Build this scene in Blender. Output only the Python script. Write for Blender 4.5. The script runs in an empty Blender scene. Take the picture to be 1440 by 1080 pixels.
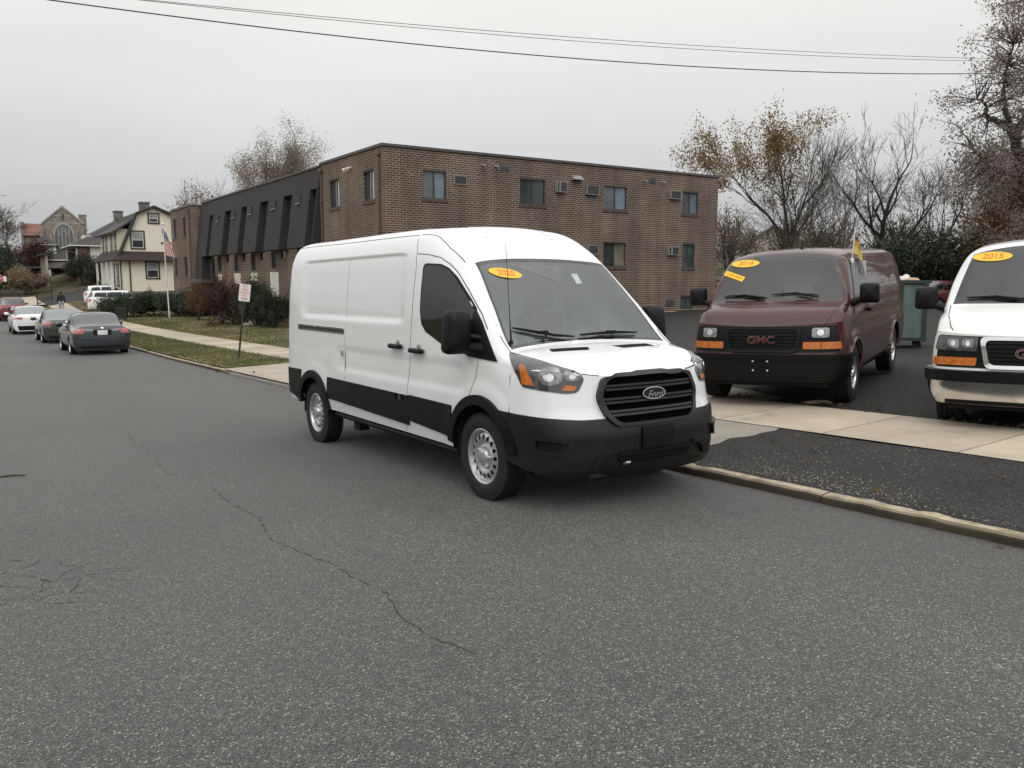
import bpy, bmesh, math, random
import numpy as np
from mathutils import Vector, Matrix, geometry
from mathutils.bvhtree import BVHTree
R = math.radians
scene = bpy.context.scene
COL = scene.collection
random.seed(7)

# ------------------------------------------------------------------ helpers
def link(o, parent=None):
    COL.objects.link(o)
    if parent is not None:
        o.parent = parent
    return o

def tag(o, label=None, cat=None, group=None, kind=None):
    if label: o['label'] = label
    if cat: o['category'] = cat
    if group: o['group'] = group
    if kind: o['kind'] = kind
    return o

def thing(name, label, cat, loc=(0, 0, 0), rot=(0, 0, 0), group=None):
    o = bpy.data.objects.new(name, None)
    o.empty_display_size = 0.2
    o.location = loc
    o.rotation_euler = rot
    link(o)
    return tag(o, label, cat, group)

def mk(name, verts, faces, mat, parent=None, smooth=30, flip=False):
    me = bpy.data.meshes.new(name)
    me.from_pydata([tuple(v) for v in verts], [], faces)
    if smooth:
        me.polygons.foreach_set('use_smooth', [True] * len(me.polygons))
        me.set_sharp_from_angle(angle=R(smooth))
    if flip:
        me.flip_normals()
    me.materials.append(mat)
    me.update()
    return link(bpy.data.objects.new(name, me), parent)

def copy_tree(o, parent=None):
    c = o.copy()
    COL.objects.link(c)
    c.parent = parent
    for ch in list(o.children):
        copy_tree(ch, c)
    return c

class MB:
    """collects shapes into ONE mesh"""
    def __init__(self):
        self.v = []; self.f = []
    def add(self, vs, fs, M=None):
        k = len(self.v)
        if M is not None:
            vs = [M @ Vector(p) for p in vs]
        self.v += [tuple(p) for p in vs]
        self.f += [tuple(i + k for i in f) for f in fs]
        return self
    def box(self, x0, x1, y0, y1, z0, z1, M=None, bev=0.0):
        if bev > 0:
            bm = bmesh.new()
            bmesh.ops.create_cube(bm, size=1)
            for p in bm.verts:
                p.co = Vector(((x0 + x1) / 2 + p.co.x * (x1 - x0), (y0 + y1) / 2 + p.co.y * (y1 - y0), (z0 + z1) / 2 + p.co.z * (z1 - z0)))
            bmesh.ops.bevel(bm, geom=list(bm.edges), offset=bev, segments=2, affect='EDGES', profile=0.5)
            bm.verts.index_update()
            vs = [p.co.copy() for p in bm.verts]; fs = [tuple(q.index for q in f.verts) for f in bm.faces]
            bm.free()
            return self.add(vs, fs, M)
        vs = [(x0, y0, z0), (x1, y0, z0), (x1, y1, z0), (x0, y1, z0), (x0, y0, z1), (x1, y0, z1), (x1, y1, z1), (x0, y1, z1)]
        fs = [(3, 2, 1, 0), (4, 5, 6, 7), (0, 1, 5, 4), (1, 2, 6, 5), (2, 3, 7, 6), (3, 0, 4, 7)]
        return self.add(vs, fs, M)
    def tube(self, pts, rad, n=8, cap=True):
        pts = [Vector(p) for p in pts]
        if not hasattr(rad, '__len__'):
            rad = [rad] * len(pts)
        k = len(self.v)
        up = Vector((0, 0, 1))
        ref = None
        for i, p in enumerate(pts):
            d = (pts[min(i + 1, len(pts) - 1)] - pts[max(i - 1, 0)])
            d.normalize()
            if ref is None:
                ref = d.orthogonal().normalized()
            a = (ref - d * ref.dot(d))
            if a.length < 1e-5: a = d.orthogonal()
            a.normalize(); ref = a
            b = d.cross(a)
            for q in range(n):
                t = 2 * math.pi * q / n
                self.v.append(tuple(p + (a * math.cos(t) + b * math.sin(t)) * rad[i]))
        for i in range(len(pts) - 1):
            for q in range(n):
                q2 = (q + 1) % n
                self.f.append((k + i * n + q, k + i * n + q2, k + (i + 1) * n + q2, k + (i + 1) * n + q))
        if cap:
            self.f.append(tuple(k + q for q in reversed(range(n))))
            self.f.append(tuple(k + (len(pts) - 1) * n + q for q in range(n)))
        return self
    def lathe(self, prof, n=32, M=None, closed=False):
        """profile of (r, a) revolved about the local Y axis"""
        vs = []; fs = []
        m = len(prof)
        for q in range(n):
            t = 2 * math.pi * q / n
            for r, a in prof:
                vs.append((r * math.cos(t), a, r * math.sin(t)))
        for q in range(n):
            q2 = (q + 1) % n
            for i in range(m - 1 if not closed else m):
                i2 = (i + 1) % m
                fs.append((q * m + i, q2 * m + i, q2 * m + i2, q * m + i2))
        return self.add(vs, fs, M)
    def prism(self, poly, h0, h1, M=None):
        """polygon (x, y) extruded along local z"""
        n = len(poly)
        vs = [(x, y, h0) for x, y in poly] + [(x, y, h1) for x, y in poly]
        fs = [tuple(reversed(range(n))), tuple(range(n, 2 * n))]
        fs += [(i, (i + 1) % n, n + (i + 1) % n, n + i) for i in range(n)]
        return self.add(vs, fs, M)
    def ell(self, c, r, nu=16, nv=10, M=None):
        vs = []; fs = []
        for i in range(nv + 1):
            a = math.pi * i / nv
            for j in range(nu):
                b = 2 * math.pi * j / nu
                vs.append((c[0] + r[0] * math.sin(a) * math.cos(b), c[1] + r[1] * math.sin(a) * math.sin(b), c[2] + r[2] * math.cos(a)))
        for i in range(nv):
            for j in range(nu):
                j2 = (j + 1) % nu
                fs.append((i * nu + j, (i + 1) * nu + j, (i + 1) * nu + j2, i * nu + j2))
        return self.add(vs, fs, M)
    def build(self, name, mat, parent=None, smooth=30):
        return mk(name, self.v, self.f, mat, parent, smooth)

def text_mesh(txt, size, shear=0.0, extrude=0.002, bold=0.0, space=1.0):
    cu = bpy.data.curves.new('lettering', 'FONT')
    cu.body = txt; cu.size = size; cu.shear = shear; cu.extrude = extrude
    cu.align_x = 'CENTER'; cu.align_y = 'CENTER'; cu.offset = bold; cu.space_character = space
    cu.resolution_u = 4
    ob = bpy.data.objects.new('lettering', cu)
    COL.objects.link(ob)
    bpy.context.view_layer.update()
    me = bpy.data.meshes.new_from_object(ob.evaluated_get(bpy.context.evaluated_depsgraph_get()))
    vs = [v.co.copy() for v in me.vertices]; fs = [tuple(p.vertices) for p in me.polygons]
    bpy.data.objects.remove(ob); bpy.data.meshes.remove(me)
    return vs, fs

# ------------------------------------------------------------------ materials
MATS = {}
def nodes_of(name):
    m = bpy.data.materials.new(name)
    m.use_nodes = True
    nt = m.node_tree
    b = nt.nodes['Principled BSDF']
    return m, nt, b

def N(nt, t, **kw):
    n = nt.nodes.new(t)
    for k, v in kw.items():
        if k.startswith('i_'):
            key = k[2:].replace('_', ' ')
            n.inputs[key].default_value = v
        else:
            setattr(n, k, v)
    return n

def ramp(nt, src, stops):
    r = nt.nodes.new('ShaderNodeValToRGB')
    e = r.color_ramp.elements
    while len(e) > 1: e.remove(e[-1])
    e[0].position = stops[0][0]; e[0].color = (*stops[0][1], 1) if len(stops[0][1]) == 3 else stops[0][1]
    for p, c in stops[1:]:
        x = e.new(p); x.color = (*c, 1)
    nt.links.new(src, r.inputs[0])
    return r.outputs[0]

def g3(v): return (v, v, v)

def surf(name, col, rough=0.6, metal=0.0, var=0.15, scale=3.0, bump=0.0, bscale=40.0, coat=0.0, spec=0.5, tint=None, stretch=None, dirt=0.0):
    """procedural surface: base colour broken up by noise, optional bump and dirt near the ground"""
    if name in MATS: return MATS[name]
    m, nt, b = nodes_of(name)
    tc = N(nt, 'ShaderNodeTexCoord')
    src = tc.outputs['Object']
    if stretch:
        mp = N(nt, 'ShaderNodeMapping'); mp.inputs['Scale'].default_value = stretch
        nt.links.new(src, mp.inputs['Vector']); src = mp.outputs[0]
    nz = N(nt, 'ShaderNodeTexNoise', i_Scale=scale, i_Detail=6.0, i_Roughness=0.6)
    nt.links.new(src, nz.inputs['Vector'])
    lo = tuple(max(0, c * (1 - var)) for c in col)
    hi = tuple(min(1, c * (1 + var)) for c in (tint or col))
    c = ramp(nt, nz.outputs['Fac'], [(0.32, lo), (0.68, hi)])
    if dirt > 0:
        sx = N(nt, 'ShaderNodeSeparateXYZ'); nt.links.new(tc.outputs['Object'], sx.inputs[0])
        mr = N(nt, 'ShaderNodeMapRange'); mr.inputs['From Min'].default_value = 0.3; mr.inputs['From Max'].default_value = 0.95
        mr.inputs['To Min'].default_value = dirt; mr.inputs['To Max'].default_value = 0.0
        nt.links.new(sx.outputs['Z'], mr.inputs['Value'])
        mu = N(nt, 'ShaderNodeMath', operation='MULTIPLY'); nt.links.new(mr.outputs[0], mu.inputs[0]); nt.links.new(nz.outputs['Fac'], mu.inputs[1])
        mx = N(nt, 'ShaderNodeMix', data_type='RGBA'); nt.links.new(mu.outputs[0], mx.inputs['Factor']); nt.links.new(c, mx.inputs['A'])
        mx.inputs['B'].default_value = (0.12, 0.11, 0.095, 1); c = mx.outputs['Result']
    nt.links.new(c, b.inputs['Base Color'])
    rr = N(nt, 'ShaderNodeMapRange'); rr.inputs['To Min'].default_value = max(0.02, rough * 0.85); rr.inputs['To Max'].default_value = min(1, rough * 1.2)
    nt.links.new(nz.outputs['Fac'], rr.inputs['Value']); nt.links.new(rr.outputs[0], b.inputs['Roughness'])
    b.inputs['Metallic'].default_value = metal
    b.inputs['Specular IOR Level'].default_value = spec
    if coat:
        b.inputs['Coat Weight'].default_value = coat; b.inputs['Coat Roughness'].default_value = 0.03
    if bump:
        n2 = N(nt, 'ShaderNodeTexNoise', i_Scale=bscale, i_Detail=4.0); nt.links.new(src, n2.inputs['Vector'])
        bp = N(nt, 'ShaderNodeBump', i_Strength=bump, i_Distance=0.01); nt.links.new(n2.outputs['Fac'], bp.inputs['Height'])
        nt.links.new(bp.outputs[0], b.inputs['Normal'])
    MATS[name] = m
    return m

def glass_mat(name, tint=(0.75, 0.82, 0.79), body=0.12, rough=0.02, film=(0.60, 0.66, 0.64), ior=1.75):
    """vehicle glass: tinted see-through pane with sky reflection and a thin pale film that paints in sky brightness"""
    if name in MATS: return MATS[name]
    m, nt, b = nodes_of(name)
    nt.nodes.remove(b)
    out = nt.nodes['Material Output']
    tr = N(nt, 'ShaderNodeBsdfTransparent'); tr.inputs[0].default_value = (*tint, 1)
    gl = N(nt, 'ShaderNodeBsdfGlossy'); gl.inputs['Roughness'].default_value = rough; gl.inputs['Color'].default_value = (1, 1, 1, 1)
    fr = N(nt, 'ShaderNodeFresnel'); fr.inputs['IOR'].default_value = ior
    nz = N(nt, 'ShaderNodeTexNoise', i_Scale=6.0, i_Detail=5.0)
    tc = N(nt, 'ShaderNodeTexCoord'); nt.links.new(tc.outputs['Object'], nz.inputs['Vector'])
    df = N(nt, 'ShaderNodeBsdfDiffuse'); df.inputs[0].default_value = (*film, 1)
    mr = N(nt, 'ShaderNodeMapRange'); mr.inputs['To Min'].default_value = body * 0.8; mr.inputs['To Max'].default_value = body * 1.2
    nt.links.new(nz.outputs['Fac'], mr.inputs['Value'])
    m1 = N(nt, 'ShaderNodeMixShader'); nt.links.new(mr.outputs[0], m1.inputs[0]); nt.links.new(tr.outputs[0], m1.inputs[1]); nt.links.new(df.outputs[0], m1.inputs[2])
    m2 = N(nt, 'ShaderNodeMixShader'); nt.links.new(fr.outputs[0], m2.inputs[0]); nt.links.new(m1.outputs[0], m2.inputs[1]); nt.links.new(gl.outputs[0], m2.inputs[2])
    nt.links.new(m2.outputs[0], out.inputs[0])
    MATS[name] = m
    return m

def brick_mat(name, ax, c1, c2, mortar, bw=0.203, bh=0.0677, ms=0.011):
    """running-bond brick; ax = horizontal object axis of the wall"""
    if name in MATS: return MATS[name]
    m, nt, b = nodes_of(name)
    tc = N(nt, 'ShaderNodeTexCoord'); sx = N(nt, 'ShaderNodeSeparateXYZ'); cx = N(nt, 'ShaderNodeCombineXYZ')
    nt.links.new(tc.outputs['Object'], sx.inputs[0])
    nt.links.new(sx.outputs[ax], cx.inputs['X']); nt.links.new(sx.outputs['Z'], cx.inputs['Y'])
    br = N(nt, 'ShaderNodeTexBrick', offset=0.5)
    br.inputs['Scale'].default_value = 1.0; br.inputs['Brick Width'].default_value = bw; br.inputs['Row Height'].default_value = bh
    br.inputs['Mortar Size'].default_value = ms; br.inputs['Mortar Smooth'].default_value = 0.2; br.inputs['Bias'].default_value = -0.1
    br.inputs['Color1'].default_value = (*c1, 1); br.inputs['Color2'].default_value = (*c2, 1); br.inputs['Mortar'].default_value = (*mortar, 1)
    nt.links.new(cx.outputs[0], br.inputs['Vector'])
    nz = N(nt, 'ShaderNodeTexNoise', i_Scale=0.35, i_Detail=7.0, i_Roughness=0.65); nt.links.new(cx.outputs[0], nz.inputs['Vector'])
    g = ramp(nt, nz.outputs['Fac'], [(0.3, g3(0.66)), (0.7, g3(1.22))])
    mx = N(nt, 'ShaderNodeMix', data_type='RGBA', blend_type='MULTIPLY'); mx.inputs['Factor'].default_value = 1
    nt.links.new(br.outputs['Color'], mx.inputs['A']); nt.links.new(g, mx.inputs['B'])
    # vertical rain streaks
    mp = N(nt, 'ShaderNodeMapping'); mp.inputs['Scale'].default_value = (1.6, 0.12, 1); nt.links.new(cx.outputs[0], mp.inputs['Vector'])
    n3 = N(nt, 'ShaderNodeTexNoise', i_Scale=1.0, i_Detail=5.0); nt.links.new(mp.outputs[0], n3.inputs['Vector'])
    g2 = ramp(nt, n3.outputs['Fac'], [(0.35, g3(0.80)), (0.65, g3(1.10))])
    mx2 = N(nt, 'ShaderNodeMix', data_type='RGBA', blend_type='MULTIPLY'); mx2.inputs['Factor'].default_value = 1
    nt.links.new(mx.outputs['Result'], mx2.inputs['A']); nt.links.new(g2, mx2.inputs['B'])
    nt.links.new(mx2.outputs['Result'], b.inputs['Base Color'])
    b.inputs['Roughness'].default_value = 0.9
    bp = N(nt, 'ShaderNodeBump', i_Strength=0.6, i_Distance=0.008); bp.invert = True
    nt.links.new(br.outputs['Fac'], bp.inputs['Height']); nt.links.new(bp.outputs[0], b.inputs['Normal'])
    MATS[name] = m
    return m

def rows_mat(name, ax, col, dark, period, rough=0.8, sharp=0.12, var=0.12):
    """horizontal courses (siding, shingles, slats): dark line at every step of z"""
    if name in MATS: return MATS[name]
    m, nt, b = nodes_of(name)
    tc = N(nt, 'ShaderNodeTexCoord'); sx = N(nt, 'ShaderNodeSeparateXYZ'); nt.links.new(tc.outputs['Object'], sx.inputs[0])
    dv = N(nt, 'ShaderNodeMath', operation='DIVIDE'); dv.inputs[1].default_value = period; nt.links.new(sx.outputs[ax], dv.inputs[0])
    fr = N(nt, 'ShaderNodeMath', operation='FRACT'); nt.links.new(dv.outputs[0], fr.inputs[0])
    c = ramp(nt, fr.outputs[0], [(0.0, dark), (sharp, col), (1.0, tuple(x * 0.93 for x in col))])
    nz = N(nt, 'ShaderNodeTexNoise', i_Scale=2.5, i_Detail=8.0, i_Roughness=0.7); nt.links.new(tc.outputs['Object'], nz.inputs['Vector'])
    g = ramp(nt, nz.outputs['Fac'], [(0.3, g3(1 - var)), (0.7, g3(1 + var))])
    mx = N(nt, 'ShaderNodeMix', data_type='RGBA', blend_type='MULTIPLY'); mx.inputs['Factor'].default_value = 1
    nt.links.new(c, mx.inputs['A']); nt.links.new(g, mx.inputs['B']); nt.links.new(mx.outputs['Result'], b.inputs['Base Color'])
    b.inputs['Roughness'].default_value = rough
    bp = N(nt, 'ShaderNodeBump', i_Strength=0.5, i_Distance=0.01); nt.links.new(fr.outputs[0], bp.inputs['Height']); nt.links.new(bp.outputs[0], b.inputs['Normal'])
    MATS[name] = m
    return m

def leaf_mat(name, stops, rough=0.6, trans=0.35):
    """leaf faces coloured clump by clump"""
    if name in MATS: return MATS[name]
    m, nt, b = nodes_of(name)
    tc = N(nt, 'ShaderNodeTexCoord')
    nz = N(nt, 'ShaderNodeTexNoise', i_Scale=1.1, i_Detail=2.0); nt.links.new(tc.outputs['Object'], nz.inputs['Vector'])
    wn = N(nt, 'ShaderNodeTexNoise', i_Scale=14.0, i_Detail=1.0); nt.links.new(tc.outputs['Object'], wn.inputs['Vector'])
    ad = N(nt, 'ShaderNodeMath', operation='MULTIPLY_ADD'); ad.inputs[1].default_value = 0.55; nt.links.new(wn.outputs['Fac'], ad.inputs[0])
    ml = N(nt, 'ShaderNodeMath', operation='MULTIPLY'); ml.inputs[1].default_value = 0.45; nt.links.new(nz.outputs['Fac'], ml.inputs[0]); nt.links.new(ml.outputs[0], ad.inputs[2])
    c = ramp(nt, ad.outputs[0], stops)
    out = nt.nodes['Material Output']
    nt.links.new(c, b.inputs['Base Color']); b.inputs['Roughness'].default_value = rough; b.inputs['Specular IOR Level'].default_value = 0.2
    tl = N(nt, 'ShaderNodeBsdfTranslucent'); nt.links.new(c, tl.inputs[0])
    ms = N(nt, 'ShaderNodeMixShader'); ms.inputs[0].default_value = trans
    nt.links.new(b.outputs[0], ms.inputs[1]); nt.links.new(tl.outputs[0], ms.inputs[2]); nt.links.new(ms.outputs[0], out.inputs[0])
    MATS[name] = m
    return m

# ------------------------------------------------------------------ the lie of the land
# street frame: s along the street (the way the big white van points), n across it towards the parking lot
SO = Vector((0.57, 7.24)); SF = Vector((0.5600, -0.8285)); SP = Vector((0.8285, 0.5600))
ST = R(-55.94)                                    # heading of the street
def xy(s, n): p = SO + SF * s + SP * n; return p.x, p.y
def sn(x, y):
    d = Vector((x, y)) - SO
    return d.dot(SF), d.dot(SP)
_ZS = [(-900, 11), (-400, 9), (-260, 7), (-200, 5.6), (-150, 4.0), (-125, 2.2), (-112, 0.9), (-102, 0.1), (-94, -0.35), (-86, -0.62), (-78, -0.78), (-70, -0.90), (-62, -0.94), (-50, -0.89), (-40, -0.80),
       (-30, -0.65), (-20, -0.45), (-10, -0.165), (0, 0.194), (5, 0.345), (12, 0.46), (40, 0.6), (900, 0.8)]
def zr(s):
    for (a, za), (b, zb) in zip(_ZS, _ZS[1:]):
        if s <= b:
            t = max(0.0, (s - a) / (b - a))
            return za + (zb - za) * t
    return _ZS[-1][1]
KERB = 1.05
def zg(s, n):
    """height of the made ground (verge, walk, lawn, lot) at (s, n)"""
    z = sum(zr(s + k) for k in (-2, -1, 0, 1, 2)) / 5
    if n > KERB: z += 0.085 + 0.0315 * (min(n, 42) - KERB)
    if s < -74 and n > 3: z += min(1, (n - 3) / 8) * min(1, (-74 - s) / 12) * 1.5
    if n > KERB: pass
    elif n < -9.2: z += 0.085 + 0.01 * (-9.2 - max(n, -40))
    return z
def at(s, n, dz=0.0):
    x, y = xy(s, n)
    return (x, y, zg(s, n) + dz)
def grd(x, y, dz=0.0):
    s, n = sn(x, y)
    return (x, y, zg(s, n) + dz)

def frange(a, b, step):
    k = max(1, int(round((b - a) / step)))
    return [a + (b - a) * i / k for i in range(k + 1)]

def sheet(name, slist, nfun, mat, dz=0.0, kind='structure', smooth=40):
    """a sheet of ground following the land: nfun(s) gives the list of n (same length for every s)"""
    vs = []; fs = []
    rows = [nfun(s) for s in slist]
    m = len(rows[0])
    for s, ns in zip(slist, rows):
        for n in ns:
            x, y = xy(s, n)
            vs.append((x, y, zg(s, n) + dz))
    for i in range(len(slist) - 1):
        for j in range(m - 1):
            a = i * m + j
            fs.append((a, a + m, a + m + 1, a + 1))
    return tag(mk(name, vs, fs, mat, None, smooth), kind=kind)
# ------------------------------------------------------------------ camera, sky, sun
cam_d = bpy.data.cameras.new('camera'); cam = bpy.data.objects.new('camera', cam_d); link(cam)
cam.location = (0, 0, 2.0); cam.rotation_euler = (R(90 - 7.2), 0, 0)
cam_d.sensor_width = 36; cam_d.lens = 36 * 1165 / 1440; cam_d.clip_start = 0.05; cam_d.clip_end = 3000
scene.camera = cam
scene.view_settings.view_transform = 'Standard'; scene.view_settings.look = 'None'
scene.view_settings.exposure = 0; scene.view_settings.gamma = 1
scene.cycles.use_denoising = True
scene.cycles.max_bounces = 8; scene.cycles.transparent_max_bounces = 16
try: scene.cycles.denoising_prefilter = 'ACCURATE'
except Exception: pass

SUN_EL, SUN_AZ = R(52), R(176)                     # azimuth clockwise from +Y: behind the camera
w = bpy.data.worlds.new('World'); scene.world = w; w.use_nodes = True
nt = w.node_tree; bg = nt.nodes['Background']; out = nt.nodes['World Output']
sky = N(nt, 'ShaderNodeTexSky'); sky.sky_type = 'NISHITA'; sky.sun_disc = False
sky.sun_elevation = SUN_EL; sky.sun_rotation = SUN_AZ; sky.dust_density = 4; sky.air_density = 1; sky.ozone_density = 1
hs = N(nt, 'ShaderNodeHueSaturation'); hs.inputs['Saturation'].default_value = 0.12
nt.links.new(sky.outputs[0], hs.inputs['Color']); nt.links.new(hs.outputs[0], bg.inputs['Color'])
bg.inputs['Strength'].default_value = 0.05
# overcast deck: bright overhead, greyer towards the horizon, faint cloud structure
tc = N(nt, 'ShaderNodeTexCoord'); sx = N(nt, 'ShaderNodeSeparateXYZ'); nt.links.new(tc.outputs['Generated'], sx.inputs[0])
deck = ramp(nt, sx.outputs['Z'], [(0.0, (0.37, 0.38, 0.39)), (0.08, (0.42, 0.43, 0.435)), (0.156, (0.505, 0.51, 0.51)), (0.235, (0.625, 0.622, 0.605)), (0.304, (0.72, 0.71, 0.68)), (0.55, (1.04, 1.04, 1.03)), (1.0, (1.52, 1.52, 1.50))])
mp = N(nt, 'ShaderNodeMapping'); mp.inputs['Scale'].default_value = (1.2, 1.2, 3.5); nt.links.new(tc.outputs['Generated'], mp.inputs['Vector'])
nz = N(nt, 'ShaderNodeTexNoise', i_Scale=1.6, i_Detail=5.0, i_Roughness=0.5); nt.links.new(mp.outputs[0], nz.inputs['Vector'])
cl = ramp(nt, nz.outputs['Fac'], [(0.3, g3(0.94)), (0.7, g3(1.05))])
mx = N(nt, 'ShaderNodeMix', data_type='RGBA', blend_type='MULTIPLY'); mx.inputs['Factor'].default_value = 1
nt.links.new(deck, mx.inputs['A']); nt.links.new(cl, mx.inputs['B'])
bg2 = N(nt, 'ShaderNodeBackground'); bg2.inputs['Strength'].default_value = 1.0; nt.links.new(mx.outputs['Result'], bg2.inputs['Color'])
ad = N(nt, 'ShaderNodeAddShader'); nt.links.new(bg.outputs[0], ad.inputs[0]); nt.links.new(bg2.outputs[0], ad.inputs[1]); nt.links.new(ad.outputs[0], out.inputs[0])

sd = bpy.data.lights.new('sun', 'SUN'); sun = bpy.data.objects.new('sun', sd); link(sun)
sd.energy = 0.42; sd.angle = R(40); sd.color = (1.0, 0.965, 0.91)
sdir = Vector((math.sin(SUN_AZ) * math.cos(SUN_EL), math.cos(SUN_AZ) * math.cos(SUN_EL), math.sin(SUN_EL)))
sun.rotation_euler = sdir.to_track_quat('Z', 'Y').to_euler(); sun.location = (20, -20, 30)

# ------------------------------------------------------------------ ground materials
def street_coords(nt):
    tc = N(nt, 'ShaderNodeTexCoord'); mp = N(nt, 'ShaderNodeMapping'); mp.inputs['Rotation'].default_value = (0, 0, -ST)
    mp.inputs['Location'].default_value = tuple(-(Matrix.Rotation(-ST, 3, 'Z') @ Vector((SO.x, SO.y, 0))))
    nt.links.new(tc.outputs['Object'], mp.inputs['Vector'])
    return tc, mp

def asphalt(name, lo, mid, hi, cell=95.0, patch=0.5, streak=0.25, rough=0.85, sheen=0.0, lanes=False, dark_patch=0.0, tint=(1, 0.985, 0.96)):
    m, nt, b = nodes_of(name)
    tc, mp = street_coords(nt)
    vo = N(nt, 'ShaderNodeTexVoronoi', i_Scale=cell); nt.links.new(tc.outputs['Object'], vo.inputs['Vector'])
    sx = N(nt, 'ShaderNodeSeparateColor'); nt.links.new(vo.outputs['Color'], sx.inputs[0])
    c = ramp(nt, sx.outputs[0], [(0.0, tuple(lo * t for t in tint)), (0.35, tuple(mid * .7 * t for t in tint)), (0.7, tuple(mid * 1.35 * t for t in tint)), (0.9, tuple(mid * 2.1 * t for t in tint)), (1.0, tuple(hi * t for t in tint))])
    # binder showing between the stones
    ed = ramp(nt, vo.outputs['Distance'], [(0.15, g3(1.35)), (0.6, g3(0.22))])
    m0 = N(nt, 'ShaderNodeMix', data_type='RGBA', blend_type='MULTIPLY'); m0.inputs['Factor'].default_value = 0.9
    nt.links.new(c, m0.inputs['A']); nt.links.new(ed, m0.inputs['B'])
    n1 = N(nt, 'ShaderNodeTexNoise', i_Scale=patch, i_Detail=8.0, i_Roughness=0.62); nt.links.new(mp.outputs[0], n1.inputs['Vector'])
    g1 = ramp(nt, n1.outputs['Fac'], [(0.28, g3(0.64)), (0.5, g3(1.0)), (0.72, g3(1.26))])
    m1 = N(nt, 'ShaderNodeMix', data_type='RGBA', blend_type='MULTIPLY'); m1.inputs['Factor'].default_value = 1
    nt.links.new(m0.outputs['Result'], m1.inputs['A']); nt.links.new(g1, m1.inputs['B'])
    m2p = N(nt, 'ShaderNodeMapping'); m2p.inputs['Scale'].default_value = (0.05, 0.9, 1); nt.links.new(mp.outputs[0], m2p.inputs['Vector'])
    n2 = N(nt, 'ShaderNodeTexNoise', i_Scale=1.0, i_Detail=4.0); nt.links.new(m2p.outputs[0], n2.inputs['Vector'])
    g2 = ramp(nt, n2.outputs['Fac'], [(0.35, g3(1 - streak)), (0.65, g3(1 + streak))])
    m2 = N(nt, 'ShaderNodeMix', data_type='RGBA', blend_type='MULTIPLY'); m2.inputs['Factor'].default_value = 1
    nt.links.new(m1.outputs['Result'], m2.inputs['A']); nt.links.new(g2, m2.inputs['B'])
    # clumps of stone and binder a few centimetres across
    n4 = N(nt, 'ShaderNodeTexNoise', i_Scale=26.0, i_Detail=6.0, i_Roughness=0.7); nt.links.new(tc.outputs['Object'], n4.inputs['Vector'])
    g4_ = ramp(nt, n4.outputs['Fac'], [(0.3, g3(0.62)), (0.5, g3(1.0)), (0.7, g3(1.38))])
    m2b = N(nt, 'ShaderNodeMix', data_type='RGBA', blend_type='MULTIPLY'); m2b.inputs['Factor'].default_value = 1
    nt.links.new(m2.outputs['Result'], m2b.inputs['A']); nt.links.new(g4_, m2b.inputs['B']); m2 = m2b
    # oil drips and dark worn spots
    n3 = N(nt, 'ShaderNodeTexNoise', i_Scale=2.3, i_Detail=3.0); nt.links.new(mp.outputs[0], n3.inputs['Vector'])
    g3_ = ramp(nt, n3.outputs['Fac'], [(0.0, g3(1)), (0.66, g3(1)), (0.76, g3(0.72))])
    m3 = N(nt, 'ShaderNodeMix', data_type='RGBA', blend_type='MULTIPLY'); m3.inputs['Factor'].default_value = 1
    nt.links.new(m2.outputs['Result'], m3.inputs['A']); nt.links.new(g3_, m3.inputs['B'])
    col = m3.outputs['Result']
    if lanes:
        sy = N(nt, 'ShaderNodeSeparateXYZ'); nt.links.new(mp.outputs[0], sy.inputs[0])
        wb = N(nt, 'ShaderNodeTexNoise', i_Scale=0.8, i_Detail=5.0); nt.links.new(mp.outputs[0], wb.inputs['Vector'])
        ay = N(nt, 'ShaderNodeMath', operation='MULTIPLY_ADD'); ay.inputs[1].default_value = 0.5; nt.links.new(wb.outputs['Fac'], ay.inputs[0]); nt.links.new(sy.outputs['Y'], ay.inputs[2])
        my = N(nt, 'ShaderNodeMapRange'); my.inputs['From Min'].default_value = -9.0; my.inputs['From Max'].default_value = 1.6; nt.links.new(ay.outputs[0], my.inputs['Value'])
        ln = ramp(nt, my.outputs[0], [(0.0, g3(0.8)), (0.10, g3(1.0)), (0.22, g3(1.12)), (0.30, g3(0.96)), (0.40, g3(1.12)), (0.50, g3(0.95)), (0.60, g3(1.08)), (0.69, g3(0.93)), (0.80, g3(1.05)), (0.90, g3(0.92)), (0.955, g3(0.72)), (1.0, g3(0.55))])
        m4 = N(nt, 'ShaderNodeMix', data_type='RGBA', blend_type='MULTIPLY'); m4.inputs['Factor'].default_value = 1
        nt.links.new(col, m4.inputs['A']); nt.links.new(ln, m4.inputs['B']); col = m4.outputs['Result']
    nt.links.new(col, b.inputs['Base Color'])
    b.inputs['Roughness'].default_value = rough; b.inputs['Specular IOR Level'].default_value = 0.35 + sheen
    b.inputs['Sheen Weight'].default_value = sheen; b.inputs['Sheen Roughness'].default_value = 0.4; b.inputs['Sheen Tint'].default_value = (0.95, 0.93, 0.88, 1)
    bp = N(nt, 'ShaderNodeBump', i_Strength=0.8, i_Distance=0.006); bp.invert = True
    nt.links.new(vo.outputs['Distance'], bp.inputs['Height']); nt.links.new(bp.outputs[0], b.inputs['Normal'])
    return m

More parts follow.
